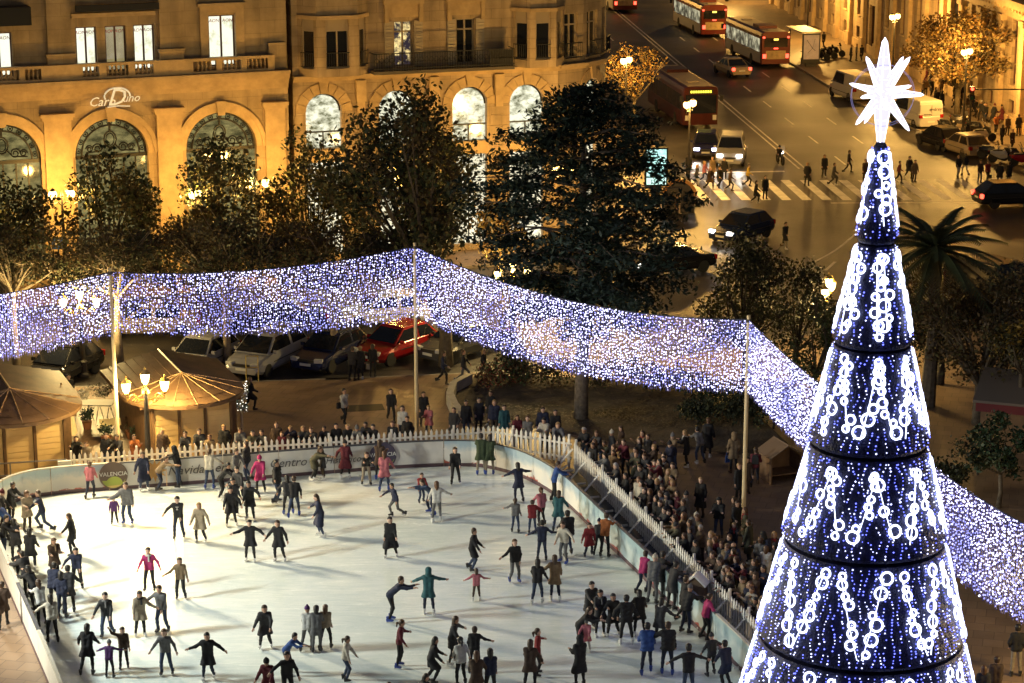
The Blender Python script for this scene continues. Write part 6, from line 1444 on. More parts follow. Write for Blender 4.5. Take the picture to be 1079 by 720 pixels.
def body_mesh(pose):
    if pose in _body: return _body[pose]
    J = _J[pose] = skeleton(pose); up, hu, hf = J['up'], J['hu'], J['hf']; side = np.array([1, 0, 0.]); C = []
    for s in (-1, 1): C += [(J['pel'] + side * .055 * s - up * .02, J['chest'] + side * .06 * s + up * .04, .085, .075)]
    C += [(J['chest'], J['neck'], .07, .055), (J['neck'] - up * .02, J['neck'] + hu * .08, .055, .052), (J['head'] - hu * .045 + hf * .015, J['head'] + hu * .055, .075, .095), (J['head'] - hu * .08 + hf * .045, J['head'] - hu * .02 + hf * .04, .045, .06),
          (J['head'] - hu * .012 + hf * .10, J['head'] + hu * .02 + hf * .09, .016, .010)]
    for s in (-1, 1): C += [(J['head'] + side * .088 * s - hu * .02, J['head'] + side * .09 * s + hu * .02, .016, .018)]
    for i in (0, 1):
        s, e, w, t = J['arm%d' % i]; C += [(s - side * (.05 if i else -.05), s, .045, .045), (s, e, .044, .042), (e, w, .044, .031), (w, w + (t - w) * .5, .032, .036)]
        h, k, a = J['leg%d' % i]; C += [(h, k, .094, .062), (k, k * .62 + a * .38, .060, .060), (k * .62 + a * .38, a, .060, .042)]
    V, F = field(C, .024, .03); ctr = V[F].mean(1); mi = np.ones(len(F), int)
    mi[np.linalg.norm(ctr - (J['head'] - hu * .02), axis=1) < .165] = 0; neckd = cone_d(ctr, J['neck'], J['head'], .075, .12); mi[neckd < 0] = 0
    V2, F2 = [V], [F]; M2 = [mi]; nv = len(V)
    for i in (0, 1):                                     # hands: four curled fingers of unequal length, thumb from the side of the palm
        s, e, w, t = J['arm%d' % i]; d = (t - w) / np.linalg.norm(t - w); mi[cone_d(ctr, w, t, .05, .05) < .0] = 0
        sd = np.cross(d, np.array([0, 1, .2])); sd /= np.linalg.norm(sd); nn = np.cross(d, sd); fb = MB(); pc = w + d * .085
        for q, L in ((-1.5, .060), (-.5, .075), (.5, .070), (1.5, .055)):
            b0 = pc + sd * q * .018; b1 = b0 + d * L * .55 + nn * .006; fb.tube([Vector(b0), Vector(b1), Vector(b1 + d * L * .35 + nn * .025)], [.0095, .009, .007], 5)
        b0 = w + d * .035 + sd * .03; fb.tube([Vector(b0), Vector(b0 + sd * .025 + d * .03), Vector(b0 + sd * .03 + d * .06 + nn * .01)], [.011, .010, .008], 5)
        tri = [];
        for f in fb.f:
            for q in range(1, len(f) - 1): tri.append((f[0], f[q], f[q + 1], f[q + 1]))
        V2.append(np.array(fb.v)); tri = np.array(tri) + nv; nv += len(fb.v); F2.append(tri); M2.append(np.zeros(len(tri), int))
    eyes = MB()
    for s in (-1, 1): eyes.box(tuple(J['head'] + hf * .092 + side * .034 * s + hu * .012), (.022, .012, .012))
    eyes.box(tuple(J['head'] + hf * .088 - hu * .055), (.04, .012, .008)); q = np.array(eyes.f) + nv; V2.append(np.array(eyes.v)); F2.append(q); M2.append(np.full(len(q), 2))
    Va, Fa, Ma = np.concatenate(V2), np.concatenate(F2), np.concatenate(M2)
    me = bpy.data.meshes.new('person'); polys = [tuple(f) if f[2] != f[3] else tuple(f[:3]) for f in Fa.tolist()]; me.from_pydata(Va.tolist(), [], polys)
    for m in (NOMAT, NOMAT, NOMAT): me.materials.append(m)
    me.polygons.foreach_set('material_index', Ma.astype(np.int32)); me.polygons.foreach_set('use_smooth', [True] * len(polys)); me.update()
    _body[pose] = me; return me
def coat_mesh(pose, style):
    """style: jacket (hip), coat (mid thigh), long (knee), puffer"""
    if (pose, style) in _coat: return _coat[(pose, style)]
    body_mesh(pose); J = _J[pose]; up = J['up']; side = np.array([1, 0, 0.]); C = []; fat = {'jacket': 0, 'coat': .008, 'long': .010, 'puffer': .026}[style]
    hem = {'jacket': -.11, 'coat': -.34, 'long': -.52, 'puffer': -.13}[style]
    for s in (-1, 1): C += [(J['pel'] + side * .072 * s, J['chest'] + side * .095 * s + up * .06, .112 + fat, .112 + fat)]
    C += [(J['chest'], J['neck'] - up * .02, .105 + fat, .07), (J['neck'] - up * .03, J['neck'] + up * .02, .078, .074)]
    for i in (0, 1):
        s, e, w, t = J['arm%d' % i]; C += [(s - side * (.05 if i else -.05), s, .070 + fat, .066 + fat), (s, e, .065 + fat, .054 + fat), (e, e * .08 + w * .92, .052 + fat, .042 + fat)]
        h, k, a = J['leg%d' % i]; f = min(1, -hem / .42)
        C += [(J['pel'] + side * .06 * (2 * i - 1), h + (k - h) * f + side * .01, .112 + fat, .105 + fat * 2 + (.040 if style in ('coat', 'long') else 0))]
        if style == 'long': m = (J['leg0'][1] + J['leg1'][1]) / 2; C += [(J['pel'], m * .9 + J['pel'] * .1, .13, .14)]
    zc = J['pel'][2] + hem; V, F = field(C, .026, .045, cut=lambda g: (zc - g[..., 2]))
    V = V + (np.sin(V[:, [2]] * 46 + V[:, [0]] * 20) * (.006 if style == 'puffer' else .0025)) * np.sign(V - J['pel']) * np.array([1, 1, 0])
    o = np_mesh('coat', V, F, [NOMAT], smooth=True); me = o.data; bpy.data.objects.remove(o); _coat[(pose, style)] = me; return me
_hair = {}
def hair_mesh(kind):
    """in head space: origin head centre, -y face, z up"""
    if kind in _hair: return _hair[kind]
    cap = [((0, .014, -.03), (0, .012, .058), .09, .108)]; cut = lambda g: np.minimum(-(g[..., 1] + .045 - np.maximum(g[..., 2] - .045, -.2) * 1.3), 9)
    face = lambda g: np.where(g[..., 2] < .098 - np.abs(g[..., 0]) * .45, -(g[..., 1] + .03 + (g[..., 2] - .06) * .4), -9.)
    if kind == 'short': V, F = field(cap, .018, .02, cut=lambda g: np.maximum(face(g), -.075 - g[..., 2]))
    elif kind == 'long': V, F = field(cap + [((0, .05, .0), (0, .075, -.20), .085, .045), ((-.06, .02, -.02), (-.07, .03, -.16), .045, .03), ((.06, .02, -.02), (.07, .03, -.16), .045, .03)], .018, .03, cut=face)
    elif kind == 'bob': V, F = field(cap + [((0, .05, .0), (0, .06, -.10), .085, .085), ((-.07, .0, .0), (-.075, .0, -.08), .04, .04), ((.07, .0, .0), (.075, .0, -.08), .04, .04)], .018, .03, cut=face)
    elif kind == 'tail': V, F = field(cap + [((0, .10, .03), (0, .17, -.02), .035, .045), ((0, .17, -.02), (0, .16, -.16), .045, .02)], .018, .02, cut=lambda g: np.maximum(face(g), np.where(g[..., 1] < .09, -.085 - g[..., 2], -9)))
    elif kind == 'hat': V, F = field([((0, .008, .03), (0, .012, .075), .112, .105), ((0, .012, .16), (0, .012, .19), .03, .035)], .018, .03, cut=lambda g: .018 - g[..., 2] - g[..., 1] * -.15)
    elif kind == 'hood': V, F = field([((0, .03, -.05), (0, .02, .06), .115, .125), ((0, .05, -.10), (0, .02, -.12), .12, .13)], .02, .03, cut=lambda g: np.where(g[..., 2] < .09, -(g[..., 1] + .055), -9.))
    elif kind == 'bald': V, F = field(cap, .018, .02, cut=lambda g: np.maximum(np.maximum(face(g), -.07 - g[..., 2]), g[..., 2] - .035))
    o = np_mesh('hair', V, F, [NOMAT], smooth=True); me = o.data; bpy.data.objects.remove(o); _hair[kind] = me; return me
def shoe_mesh(skate):
    b = MB(); sec = lambda y, w, z0, z1: [(-w, y, z0), (w, y, z0), (w * .9, y, z1), (-w * .9, y, z1)]
    loft(b, [sec(.085, .035, .0, .09), sec(.05, .042, 0, .11), sec(-.03, .045, 0, .09), sec(-.12, .048, 0, .06), sec(-.17, .035, .005, .045)]); b.tube([(0, .025, .06), (0, .02, .17)], [.056, .060], 8)
    if skate: b.b2(-.005, .005, -.19, .11, -.06, -.035, 1); b.b2(-.012, .012, -.14, -.08, -.036, .0, 1); b.b2(-.012, .012, .03, .07, -.036, .0, 1)
    o = b.build('shoe', [NOMAT, M_CHROME]); me = o.data; bpy.data.objects.remove(o); return me
SHOE = {True: shoe_mesh(True), False: shoe_mesh(False)}
def bag_mesh():
    b = MB(); b.box((0, 0, 0), (.26, .12, .28), taper=.85); b.tube([(-.1, 0, .13), (-.06, 0, .30), (.06, 0, .30), (.1, 0, .13)], .01, 4); o = b.build('bag', NOMAT); me = o.data; bpy.data.objects.remove(o); return me
def backpack_mesh():
    b = MB(); loft(b, [[(-w, y0, z), (w, y0, z), (w, y1, z), (-w, y1, z)] for z, w, y0, y1 in ((-.22, .12, .0, .10), (-.18, .15, 0, .15), (.05, .15, 0, .14), (.2, .11, 0, .08))]); o = b.build('backpack', NOMAT); me = o.data; bpy.data.objects.remove(o); return me
BAG, PACK = bag_mesh(), backpack_mesh()
def scarf_mesh():
    b = MB(); b.tube([(.095 * math.cos(a), .085 * math.sin(a), .01 * math.sin(3 * a)) for a in [k * math.pi / 6 for k in range(13)]], .04, 6); b.tube([(.03, -.10, 0), (.04, -.13, -.22)], [.035, .04], 5); o = b.build('scarf', NOMAT); me = o.data; bpy.data.objects.remove(o); return me
SCARF = scarf_mesh()
CLOTH = {'black': (.012, .012, .015), 'charcoal': (.035, .035, .04), 'navy': (.015, .022, .06), 'blue': (.03, .09, .32), 'denim': (.06, .10, .19), 'brown': (.07, .04, .025), 'tan': (.26, .18, .10), 'beige': (.38, .31, .22), 'cream': (.58, .54, .45),
         'white': (.66, .65, .62), 'grey': (.16, .16, .165), 'red': (.28, .02, .025), 'burgundy': (.13, .012, .025), 'pink': (.52, .16, .20), 'fuchsia': (.50, .03, .17), 'purple': (.10, .03, .16), 'teal': (.03, .13, .15), 'green': (.05, .08, .035), 'olive': (.08, .075, .04), 'orange': (.42, .13, .03), 'yellow': (.5, .36, .06)}
def cloth(c): return mat('cloth_' + c, tuple(x * .66 for x in CLOTH[c]), .85, vary=.22, vscale=7, bump=.25, bscale=40)
PANTS = {'jeans': (.035, .055, .11), 'dark jeans': (.015, .022, .05), 'black': (.011, .011, .013), 'grey': (.13, .13, .135), 'beige': (.30, .25, .18), 'brown': (.06, .04, .03), 'white': (.5, .5, .48)}
def pants(c): return mat('trousers_' + c.replace(' ', '_'), tuple(x * .75 for x in PANTS[c]), .85, vary=.2, vscale=9)
SKINS = [mat('skin_light', (.45, .27, .19), .55), mat('skin_tan', (.36, .21, .14), .55), mat('skin_pale', (.50, .33, .25), .55)]
HAIRS = {'black': mat('hair_black', (.012, .010, .009), .5), 'brown': mat('hair_brown', (.04, .022, .012), .5), 'chestnut': mat('hair_chestnut', (.08, .038, .018), .5), 'blond': mat('hair_blond', (.26, .16, .07), .5), 'grey': mat('hair_grey', (.25, .24, .23), .6)}
M_EYE = mat('eye_dark', (.03, .015, .012), .4)
SKATEC = {'white': mat('skate_white', (.6, .6, .58), .45), 'blue': mat('skate_blue', (.02, .05, .25), .45), 'black': mat('skate_black', (.015, .015, .017), .5)}
SHOEC = [mat('shoe_black', (.015, .014, .013), .6), mat('shoe_brown', (.06, .035, .02), .6), mat('shoe_white', (.5, .5, .48), .6)]
people = []
VAR = {'coast': 7, 'glide': 5, 'stand': 5, 'reach': 4, 'reach2': 4, 'wide': 3, 'lean': 4, 'rail': 3, 'hands': 3, 'pockets': 3}
def person(u, v, face, pose, top, style, legs, hair='short', hc=None, h=1.0, skate=None, who='person', where='', extra=None, xy=None, z=0.0, note=''):
    """one figure: feet seen at (u, v); face 0 = towards us, 90 = to the right, 180 = away"""
    p = at(u, v, z) if xy is None else Vector((xy[0], xy[1], z)); rs = random.Random(int(u * 31 + v * 7)); h *= .80
    base = pose; pose = pose + '#%d' % rs.randrange(VAR.get(pose, 2)) if pose != 'sit' else pose
    ground = z + (.018 if skate else 0.0) + (.05 * h if skate else .0); body = body_mesh(pose); J = _J[pose]
    o = share('person', body, None, (p.x, p.y, ground), (0, 0, R(face)), h); o['category'] = 'person'
    def setm(ob, ms):
        for i, m in enumerate(ms): ob.material_slots[i].link = 'OBJECT'; ob.material_slots[i].material = m
    gl = rs.random() < .3; setm(o, [rs.choice(SKINS), pants(legs), M_EYE])
    c = share('coat' if style != 'jacket' else 'jacket', coat_mesh(pose, style), o); setm(c, [cloth(top)])
    hu, hf = Vector(J['hu']), Vector(J['hf']); M3 = Matrix((Vector((1, 0, 0)), -hf, hu)).transposed()
    hairc = HAIRS[hc or rs.choice(('black', 'brown', 'brown', 'chestnut', 'black', 'blond'))]
    hr = share({'hat': 'hat', 'hood': 'hood'}.get(hair, 'hair'), hair_mesh(hair), o, Vector(J['head'])); hr.rotation_euler = M3.to_euler(); setm(hr, [hairc if hair not in ('hat', 'hood') else cloth(note if note in CLOTH else (rs.choice(('grey', 'black', 'navy', 'burgundy', 'cream', 'charcoal')) if hair == 'hat' else top))])
    for i in (0, 1):
        hj, k, a = J['leg%d' % i]; sh_ = Vector(k) - Vector(a); pitch = math.atan2(sh_.y, sh_.z) * .45
        if pose == 'sit': pitch = 0
        s = share('ice_skate' if skate else 'shoe', SHOE[bool(skate)], o, (a[0], a[1], a[2] - .085), (pitch if abs(pitch) > .12 else 0, 0, (.12 if i else -.12))); setm(s, [SKATEC[skate] if skate else SHOEC[rs.choice((0, 0, 1, 2))]])
        if len(s.material_slots) > 1: s.material_slots[1].link = 'OBJECT'; s.material_slots[1].material = M_CHROME
    if extra:
        for ex in extra.split('+'):
            nm, _, col = ex.partition(':')
            if nm == 'bag': b = share('bag', BAG, o, Vector(J['arm1'][3]) + Vector((0, 0, -.28))); setm(b, [cloth(col)])
            elif nm == 'shoulderbag': b = share('bag', BAG, o, Vector(J['pel']) + Vector((-.24, 0, .02))); setm(b, [cloth(col)])
            elif nm == 'pack': b = share('backpack', PACK, o, Vector(J['chest']) + Vector((0, .13, 0))); setm(b, [cloth(col)])
            elif nm == 'scarf': b = share('scarf', SCARF, o, Vector(J['neck']) + Vector((0, 0, .01))); setm(b, [cloth(col)])
    if extra == 'emblem':
        Mx = Vector(J['chest']); m = MB(); [m.tube([(x0, 0, z0), (x1, 0, z1)], .012, 4) for x0, z0, x1, z1 in ((-.06, .05, .06, .05), (0, .05, 0, -.06), (-.04, -.06, .04, -.06))]; m.build('chest_print', cloth('white'), o, Mx + Vector((0, -.158, .0)))
    desc = {'jacket': 'jacket', 'coat': 'coat', 'long': 'long coat', 'puffer': 'puffy jacket'}[style]
    act = {'stand': 'standing', 'coast': 'standing', 'pockets': 'hands in pockets', 'glide': 'gliding', 'wide': 'arms spread wide', 'stride': 'striding', 'skate': 'pushing off', 'lean': 'bending forward', 'reach': 'reaching out an arm', 'reach2': 'reaching out an arm', 'hands': 'hands together', 'rail': 'leaning on the edge', 'photo': 'raising a phone', 'wave': 'waving', 'walk': 'walking', 'walk2': 'walking', 'sit': 'seated'}[base]
    hw = {'hat': ' and hat', 'hood': ' with hood up'}.get(hair, '')
    people.append((o, u, v, '%s in %s %s%s %s' % (who, top, desc, hw, act), where)); return o
# ------------------------------------------------------------ who stands where: (feet u, v, facing, pose, top colour, style, legs, hair, hair colour, height, skates, extra)
SK = '''92 712 180 glide black coat black long black 1 black
116 715 175 wide purple jacket black hat black .74 black
131 705 5 wave brown jacket black long brown .86 black
114 672 0 stand charcoal jacket jeans short black 1.03 black scarf:grey
148 671 20 reach2 beige coat black long black .98 white scarf:black
172 667 -15 reach grey jacket jeans short brown 1.05 black
176 712 0 glide grey jacket jeans long chestnut .99 black
220 717 0 wide black coat dark_jeans long black .99 white
158 624 0 glide fuchsia jacket black tail brown 1 black scarf:white
191 632 5 reach tan jacket black long brown .96 black
73 647 190 glide charcoal coat black short black 1.02 black
82 622 10 reach navy jacket black bob black .98 black
58 613 30 hands brown coat black long chestnut .98 black scarf:tan
32 603 180 stand black coat black long black .98 white
18 592 200 lean charcoal coat black long black .98 black
10 570 250 lean blue jacket black short black .94 black
22 617 190 stand black jacket black hat black .78 black
56 678 200 reach2 cream jacket black long black .99 black
45 661 215 rail white jacket black long brown .97 black
39 643 230 lean black coat black bob black .98 black
30 630 240 rail charcoal puffer black short black 1 black
57 643 170 stand navy puffer black short black 1.02 black
66 652 175 pockets navy jacket dark_jeans bob black .98 black
78 586 265 reach2 black coat black long brown .97 black
49 560 285 skate navy jacket jeans short brown 1.03 black
29 561 40 hands beige coat brown bob chestnut .98 black
12 552 60 rail black coat black short black 1 black
4 590 80 rail black jacket jeans short black 1.02 black
2 560 100 stand charcoal coat black hat black .98 black
121 553 10 stand purple jacket black hat black .70 black
135 553 -5 reach grey puffer jeans short brown 1.05 blue
189 568 0 reach black jacket dark_jeans short black 1.04 black emblem
212 572 -5 glide beige coat black long blond .97 white
244 555 10 glide black coat black long black .98 white
264 592 0 wide black coat black tail black .98 white
295 592 -10 glide black coat black bob brown .98 white
95 526 175 stand pink jacket dark_jeans tail chestnut .92 black
152 518 15 stand navy long jeans bob brown 1 white
167 519 75 lean tan jacket dark_jeans tail brown .99 black
189 514 250 rail black jacket jeans hood black 1.02 black
221 516 175 reach cream jacket jeans tail brown .99 blue
232 527 80 lean black jacket black short black 1 white
246 546 20 stand charcoal jacket black long black .98 white shoulderbag:beige
255 533 330 glide charcoal jacket black short black 1 black
264 549 350 reach2 black coat black long black .97 white
262 508 255 reach charcoal puffer jeans short brown 1 black
247 513 60 stand grey jacket black short brown .98 black
275 520 0 stand fuchsia coat black hat black .95 black
291 531 70 reach black puffer jeans short black 1.06 black
304 543 190 glide charcoal jacket black bob black .96 blue
310 546 185 skate black jacket jeans short brown .98 blue
339 566 285 reach navy long jeans long brown 1.02 white
330 508 60 lean olive coat black bob brown 1 white
341 506 290 hands charcoal coat burgundy_ long black .84 white
364 505 185 glide burgundy long black hat black .96 white
386 512 10 lean black jacket beige tail brown .98 black
405 518 180 stand pink coat jeans long chestnut 1.0 blue
400 506 170 hands brown coat black long brown .98 blue
419 545 -60 stride navy jacket grey short black .88 black
444 531 20 stand red jacket jeans short brown .80 black
455 543 300 lean denim jacket dark_jeans long brown 1 blue
460 551 185 reach white jacket grey long chestnut .98 white
480 511 5 stand black jacket black long brown .98 black
507 501 180 rail green coat beige short black 1.02 blue
516 501 175 rail green coat beige bob black .99 blue
547 530 200 wide navy coat dark_jeans long black .96 black
583 530 95 rail blue jacket black short brown 1.0 black
543 562 170 reach2 grey jacket jeans tail brown .82 black
561 563 185 reach red puffer jeans short brown .78 black
571 555 200 stand pink jacket black tail chestnut .92 black
588 560 175 stand teal coat jeans bob brown .96 black
599 587 200 stand black puffer jeans short black 1.06 black
594 594 330 reach2 cream jacket grey bob brown .98 blue
620 587 10 stand red coat dark_jeans long brown .84 black
637 588 160 rail orange jacket black short brown .99 black
630 585 170 stand charcoal jacket black hat black .82 black
542 615 15 reach black jacket grey long chestnut .99 blue
571 592 180 wide navy jacket jeans short black .95 black
566 637 175 stand black jacket jeans long black .98 white
585 634 185 reach2 tan coat dark_jeans long brown .98 white
502 634 180 wide pink jacket burgundy_ bob brown .72 white
496 602 80 stand black coat jeans short brown 1.0 black
412 588 -5 stand black long black long black .97 white
411 656 80 lean navy jacket black short brown 1.08 blue
452 648 180 wide teal coat dark_jeans hood brown .98 white
420 704 85 reach2 burgundy jacket black tail brown .97 blue
476 701 80 reach2 charcoal coat black long brown 1.0 white
453 722 95 stand black coat black long black 1 black
500 710 175 reach black jacket black short brown .94 black
486 724 200 stand white jacket black tail black .98 black
364 719 85 stand cream jacket jeans tail brown .93 black
280 684 5 stand charcoal coat black long brown 1 white
323 687 170 stand white jacket grey hat black .94 black
334 688 180 hands grey coat grey bob black .94 black
343 685 175 stand beige jacket black long chestnut .92 black
301 711 70 lean blue jacket dark_jeans short black .94 black
304 742 15 reach black jacket black short black 1.05 black
284 740 -10 stand burgundy coat black hat black .95 black
502 740 180 stand brown coat black long chestnut .98 black
517 738 190 stand navy jacket black long black 1 black
411 762 0 lean pink jacket black short brown .95 black
437 758 90 lean charcoal jacket black long black .95 black
609 686 75 lean black long jeans long brown 1 white
618 688 350 stand pink coat white hat black .70 white
621 662 20 rail charcoal coat black short black 1.02 black
632 671 10 hands charcoal coat black long black .98 white scarf:grey
646 671 -5 stand black coat black long black .98 white
660 680 180 glide black puffer black short black 1.04 white
674 671 190 glide black coat black bob black .94 white
681 711 180 stand blue puffer dark_jeans short black 1.04 blue
703 712 175 reach2 black puffer dark_jeans short brown 1.05 blue
694 680 150 reach charcoal coat black long black .96 black scarf:white
725 737 180 wide black jacket jeans short black 1.06 black
749 713 200 reach charcoal jacket black hat black .86 black
766 728 210 stand navy coat black short black 1 black
742 675 110 reach fuchsia jacket black tail brown .98 black
722 668 130 rail black puffer dark_jeans hat black 1 black
707 643 120 rail charcoal coat black short black 1.02 black
718 656 110 stand black coat black short brown 1 black
687 637 150 rail grey puffer grey hat black 1.04 black
676 626 140 stand fuchsia jacket jeans short brown .95 black
694 631 130 rail black coat black short black 1.0 black
558 728 170 stand brown coat black long brown 1 black
566 713 85 reach2 red jacket black tail brown .97 black
611 724 200 hands black long black hood brown 1 black'''
for ln in SK.splitlines():
    q = ln.split(); u, v, f = float(q[0]), float(q[1]), float(q[2]); lg = q[6].replace('_', ' ').strip(); lg = 'brown' if lg == 'burgundy' else lg
    h = float(q[9]); ex = q[11] if len(q) > 11 else None
    if u < 100 and v > 545: where = 'near the left boards'
    elif v < 530 and u < 600: where = 'beside the back boards'
    elif u > 575 and v < 600: where = 'at the right rear'
    elif u > 670: where = 'by the right boards'
    elif u > 540: where = 'on the right of the ice'
    elif v > 660: where = 'on the front of the ice' if u > 250 else 'at the front left'
    else: where = 'on the left of the ice' if u < 230 else 'in the middle of the ice'
    person(u, v, f, 'coast' if q[3] == 'stand' else q[3], q[4], q[5], lg, q[7], q[8], h * 1.02, q[10], 'child skater' if h < .9 else 'skater', where, ex, note=('purple' if (u, v) == (323, 687) else 'fuchsia' if u == 275 else ''))

def by_head(u, v, face, pose, top, style, legs='black', hair='short', hc=None, h=1.0, where='', who='spectator', extra=None):
    p = at(u, v, 1.33 * h)
    for a, b in list(zip(FD[:-1], FD[1:])) + list(zip(FB[:-1], FB[1:])):        # keep everybody on the outer side of the picket fences
        d = (b - a).normalized(); n_ = Vector((-d.y, d.x, 0)); w_ = Vector((p.x, p.y, 0)) - a; s_ = w_.dot(d)
        if -.3 < s_ < (b - a).length + .3 and w_.dot(n_) < .42: p = p + n_ * (.42 + .12 * ((u * 7) % 3) - w_.dot(n_))
    p.z = 0; return person(u, v + 40, face, pose, top, style, legs, hair, hc, h, None, who, where, extra, xy=(p.x, p.y))
BACK = '''80 462 black coat photo long|91 468 beige coat stand bob .85|112 459 black puffer pockets short|125 459 charcoal coat rail short|141 460 orange coat photo bob|171 454 brown puffer pockets short 1.05|195 456 charcoal coat hands short|210 454 charcoal puffer hands short|221 460 tan coat stand long .95|236 450 black puffer pockets short|252 452 grey puffer hands bob|266 456 olive coat stand long|
279 456 black coat rail short|291 447 brown coat pockets short 1.03|297 457 burgundy coat stand bob .85|310 444 navy puffer lean short 1.02|319 451 charcoal coat photo bob|330 452 black puffer rail short|342 450 black coat rail short|354 449 black puffer pockets bob|366 449 black coat hands short|378 452 grey coat rail hat|386 447 charcoal puffer photo short|397 452 black coat rail short|
414 447 black coat stand long|429 441 black puffer pockets short|424 430 white jacket stand long|452 429 pink coat hands tail .85|446 415 black long stand long|491 424 black coat stand long|504 421 charcoal coat pockets short|521 424 navy puffer stand bob|531 429 teal coat stand short|517 414 black coat pockets short|545 439 burgundy coat hands long .95|556 441 grey coat stand short|572 431 navy puffer stand short 1.02|574 442 cream puffer hands short|585 434 black coat stand short|587 446 grey puffer rail bob|478 432 charcoal coat pockets bob'''
rs = random.Random(21)
for it in BACK.replace('\n', '').split('|'):
    q = it.split(); u, v = float(q[0]), float(q[1]); h = float(q[6]) if len(q) > 6 else rs.uniform(.96, 1.03)
    by_head(u, v, rs.uniform(-28, 22), q[4], q[2], q[3], rs.choice(('black', 'jeans', 'dark jeans', 'brown')), q[5], None, h, 'behind the back fence' if u < 475 else 'before the planted bed', 'child' if h < .9 else 'spectator')
RIGHT = [(617, 452), (631, 455), (645, 456), (656, 451), (675, 464), (691, 471), (631, 480), (646, 477), (670, 474), (681, 480), (710, 459), (640, 492), (665, 506), (687, 501), (696, 507), (704, 497), (711, 507), (673, 517), (685, 526), (696, 530), (655, 511), (722, 529), (702, 537), (685, 542), (722, 543), (709, 546), (717, 553), (740, 556), (726, 564), (710, 560), (732, 572), (739, 585), (752, 584), (756, 603), (766, 598), (765, 609), (781, 589), (797, 592), (736, 592), (744, 602), (776, 618), (787, 632), (780, 641), (796, 634), (622, 466), (660, 464), (652, 490), (676, 492), (694, 489), (698, 519), (714, 520), (727, 551), (749, 572), (752, 614), (764, 624), (770, 634), (648, 502), (662, 520), (735, 545), (745, 594), (785, 610), (700, 480), (612, 470), (640, 466), (760, 588), (790, 616), (772, 606)]
for i, (u, v) in enumerate(RIGHT):
    top = rs.choice(('black', 'black', 'charcoal', 'brown', 'navy', 'olive', 'black', 'charcoal', 'tan', 'grey', 'brown', 'burgundy')); st_ = rs.choice(('coat', 'puffer', 'coat', 'long', 'jacket'))
    if i in (54, 12, 20): top = 'cream'
    if i in (27, 15, 16): top = 'tan'
    by_head(u, v, -62 + rs.uniform(-35, 35), rs.choice(('pockets', 'stand', 'hands', 'rail', 'photo', 'stand')), top, st_, rs.choice(('black', 'dark jeans', 'jeans', 'brown')), rs.choice(('short', 'short', 'long', 'bob', 'hat', 'tail', 'short', 'long', 'bob')), rs.choice(('black', 'brown', 'brown', 'chestnut', 'black', 'brown', 'black', 'blond', 'chestnut', 'grey')), rs.uniform(.94, 1.04), 'at the fence corner' if v < 500 else 'along the slanting fence' if v < 560 else 'left of the christmas tree')

for i in range(46):                                      # the rows standing further back
    t_ = rs.random() ** .9; a = FD[0].lerp(FD[2], min(1, t_ * 1.05)); off = .9 + 2.3 * rs.random() ** 1.4; q = a + Vector((.96, .27, 0)) * off
    if math.hypot(q.x - TX, q.y - TY) < 4.2: continue
    d_ = q.y * math.cos(CAM_T) + CAM_H * math.sin(CAM_T); u = 539.5 + CAM_F * q.x / d_; v = 360 - CAM_F * (q.y * math.sin(CAM_T) - CAM_H * math.cos(CAM_T)) / d_
    hh = rs.uniform(.74, .84) if rs.random() < .16 else rs.uniform(.94, 1.05)
    person(u, v, -62 + rs.uniform(-60, 60), rs.choice(('pockets', 'stand', 'hands', 'photo', 'stand')), rs.choice(('black', 'charcoal', 'brown', 'navy', 'olive', 'black', 'tan', 'grey', 'burgundy')), rs.choice(('coat', 'puffer', 'long', 'jacket')), rs.choice(('black', 'dark jeans', 'jeans', 'brown')), rs.choice(('short', 'long', 'bob', 'hat', 'tail', 'hood')), rs.choice(('black', 'brown', 'chestnut', 'blond')), hh, None, 'child' if hh < .9 else 'spectator', 'at the fence corner' if v < 520 else 'along the slanting fence' if v < 590 else 'left of the christmas tree', xy=(q.x, q.y), extra=rs.choice((None, None, 'scarf:cream', 'scarf:red', 'pack:navy', 'scarf:grey')))

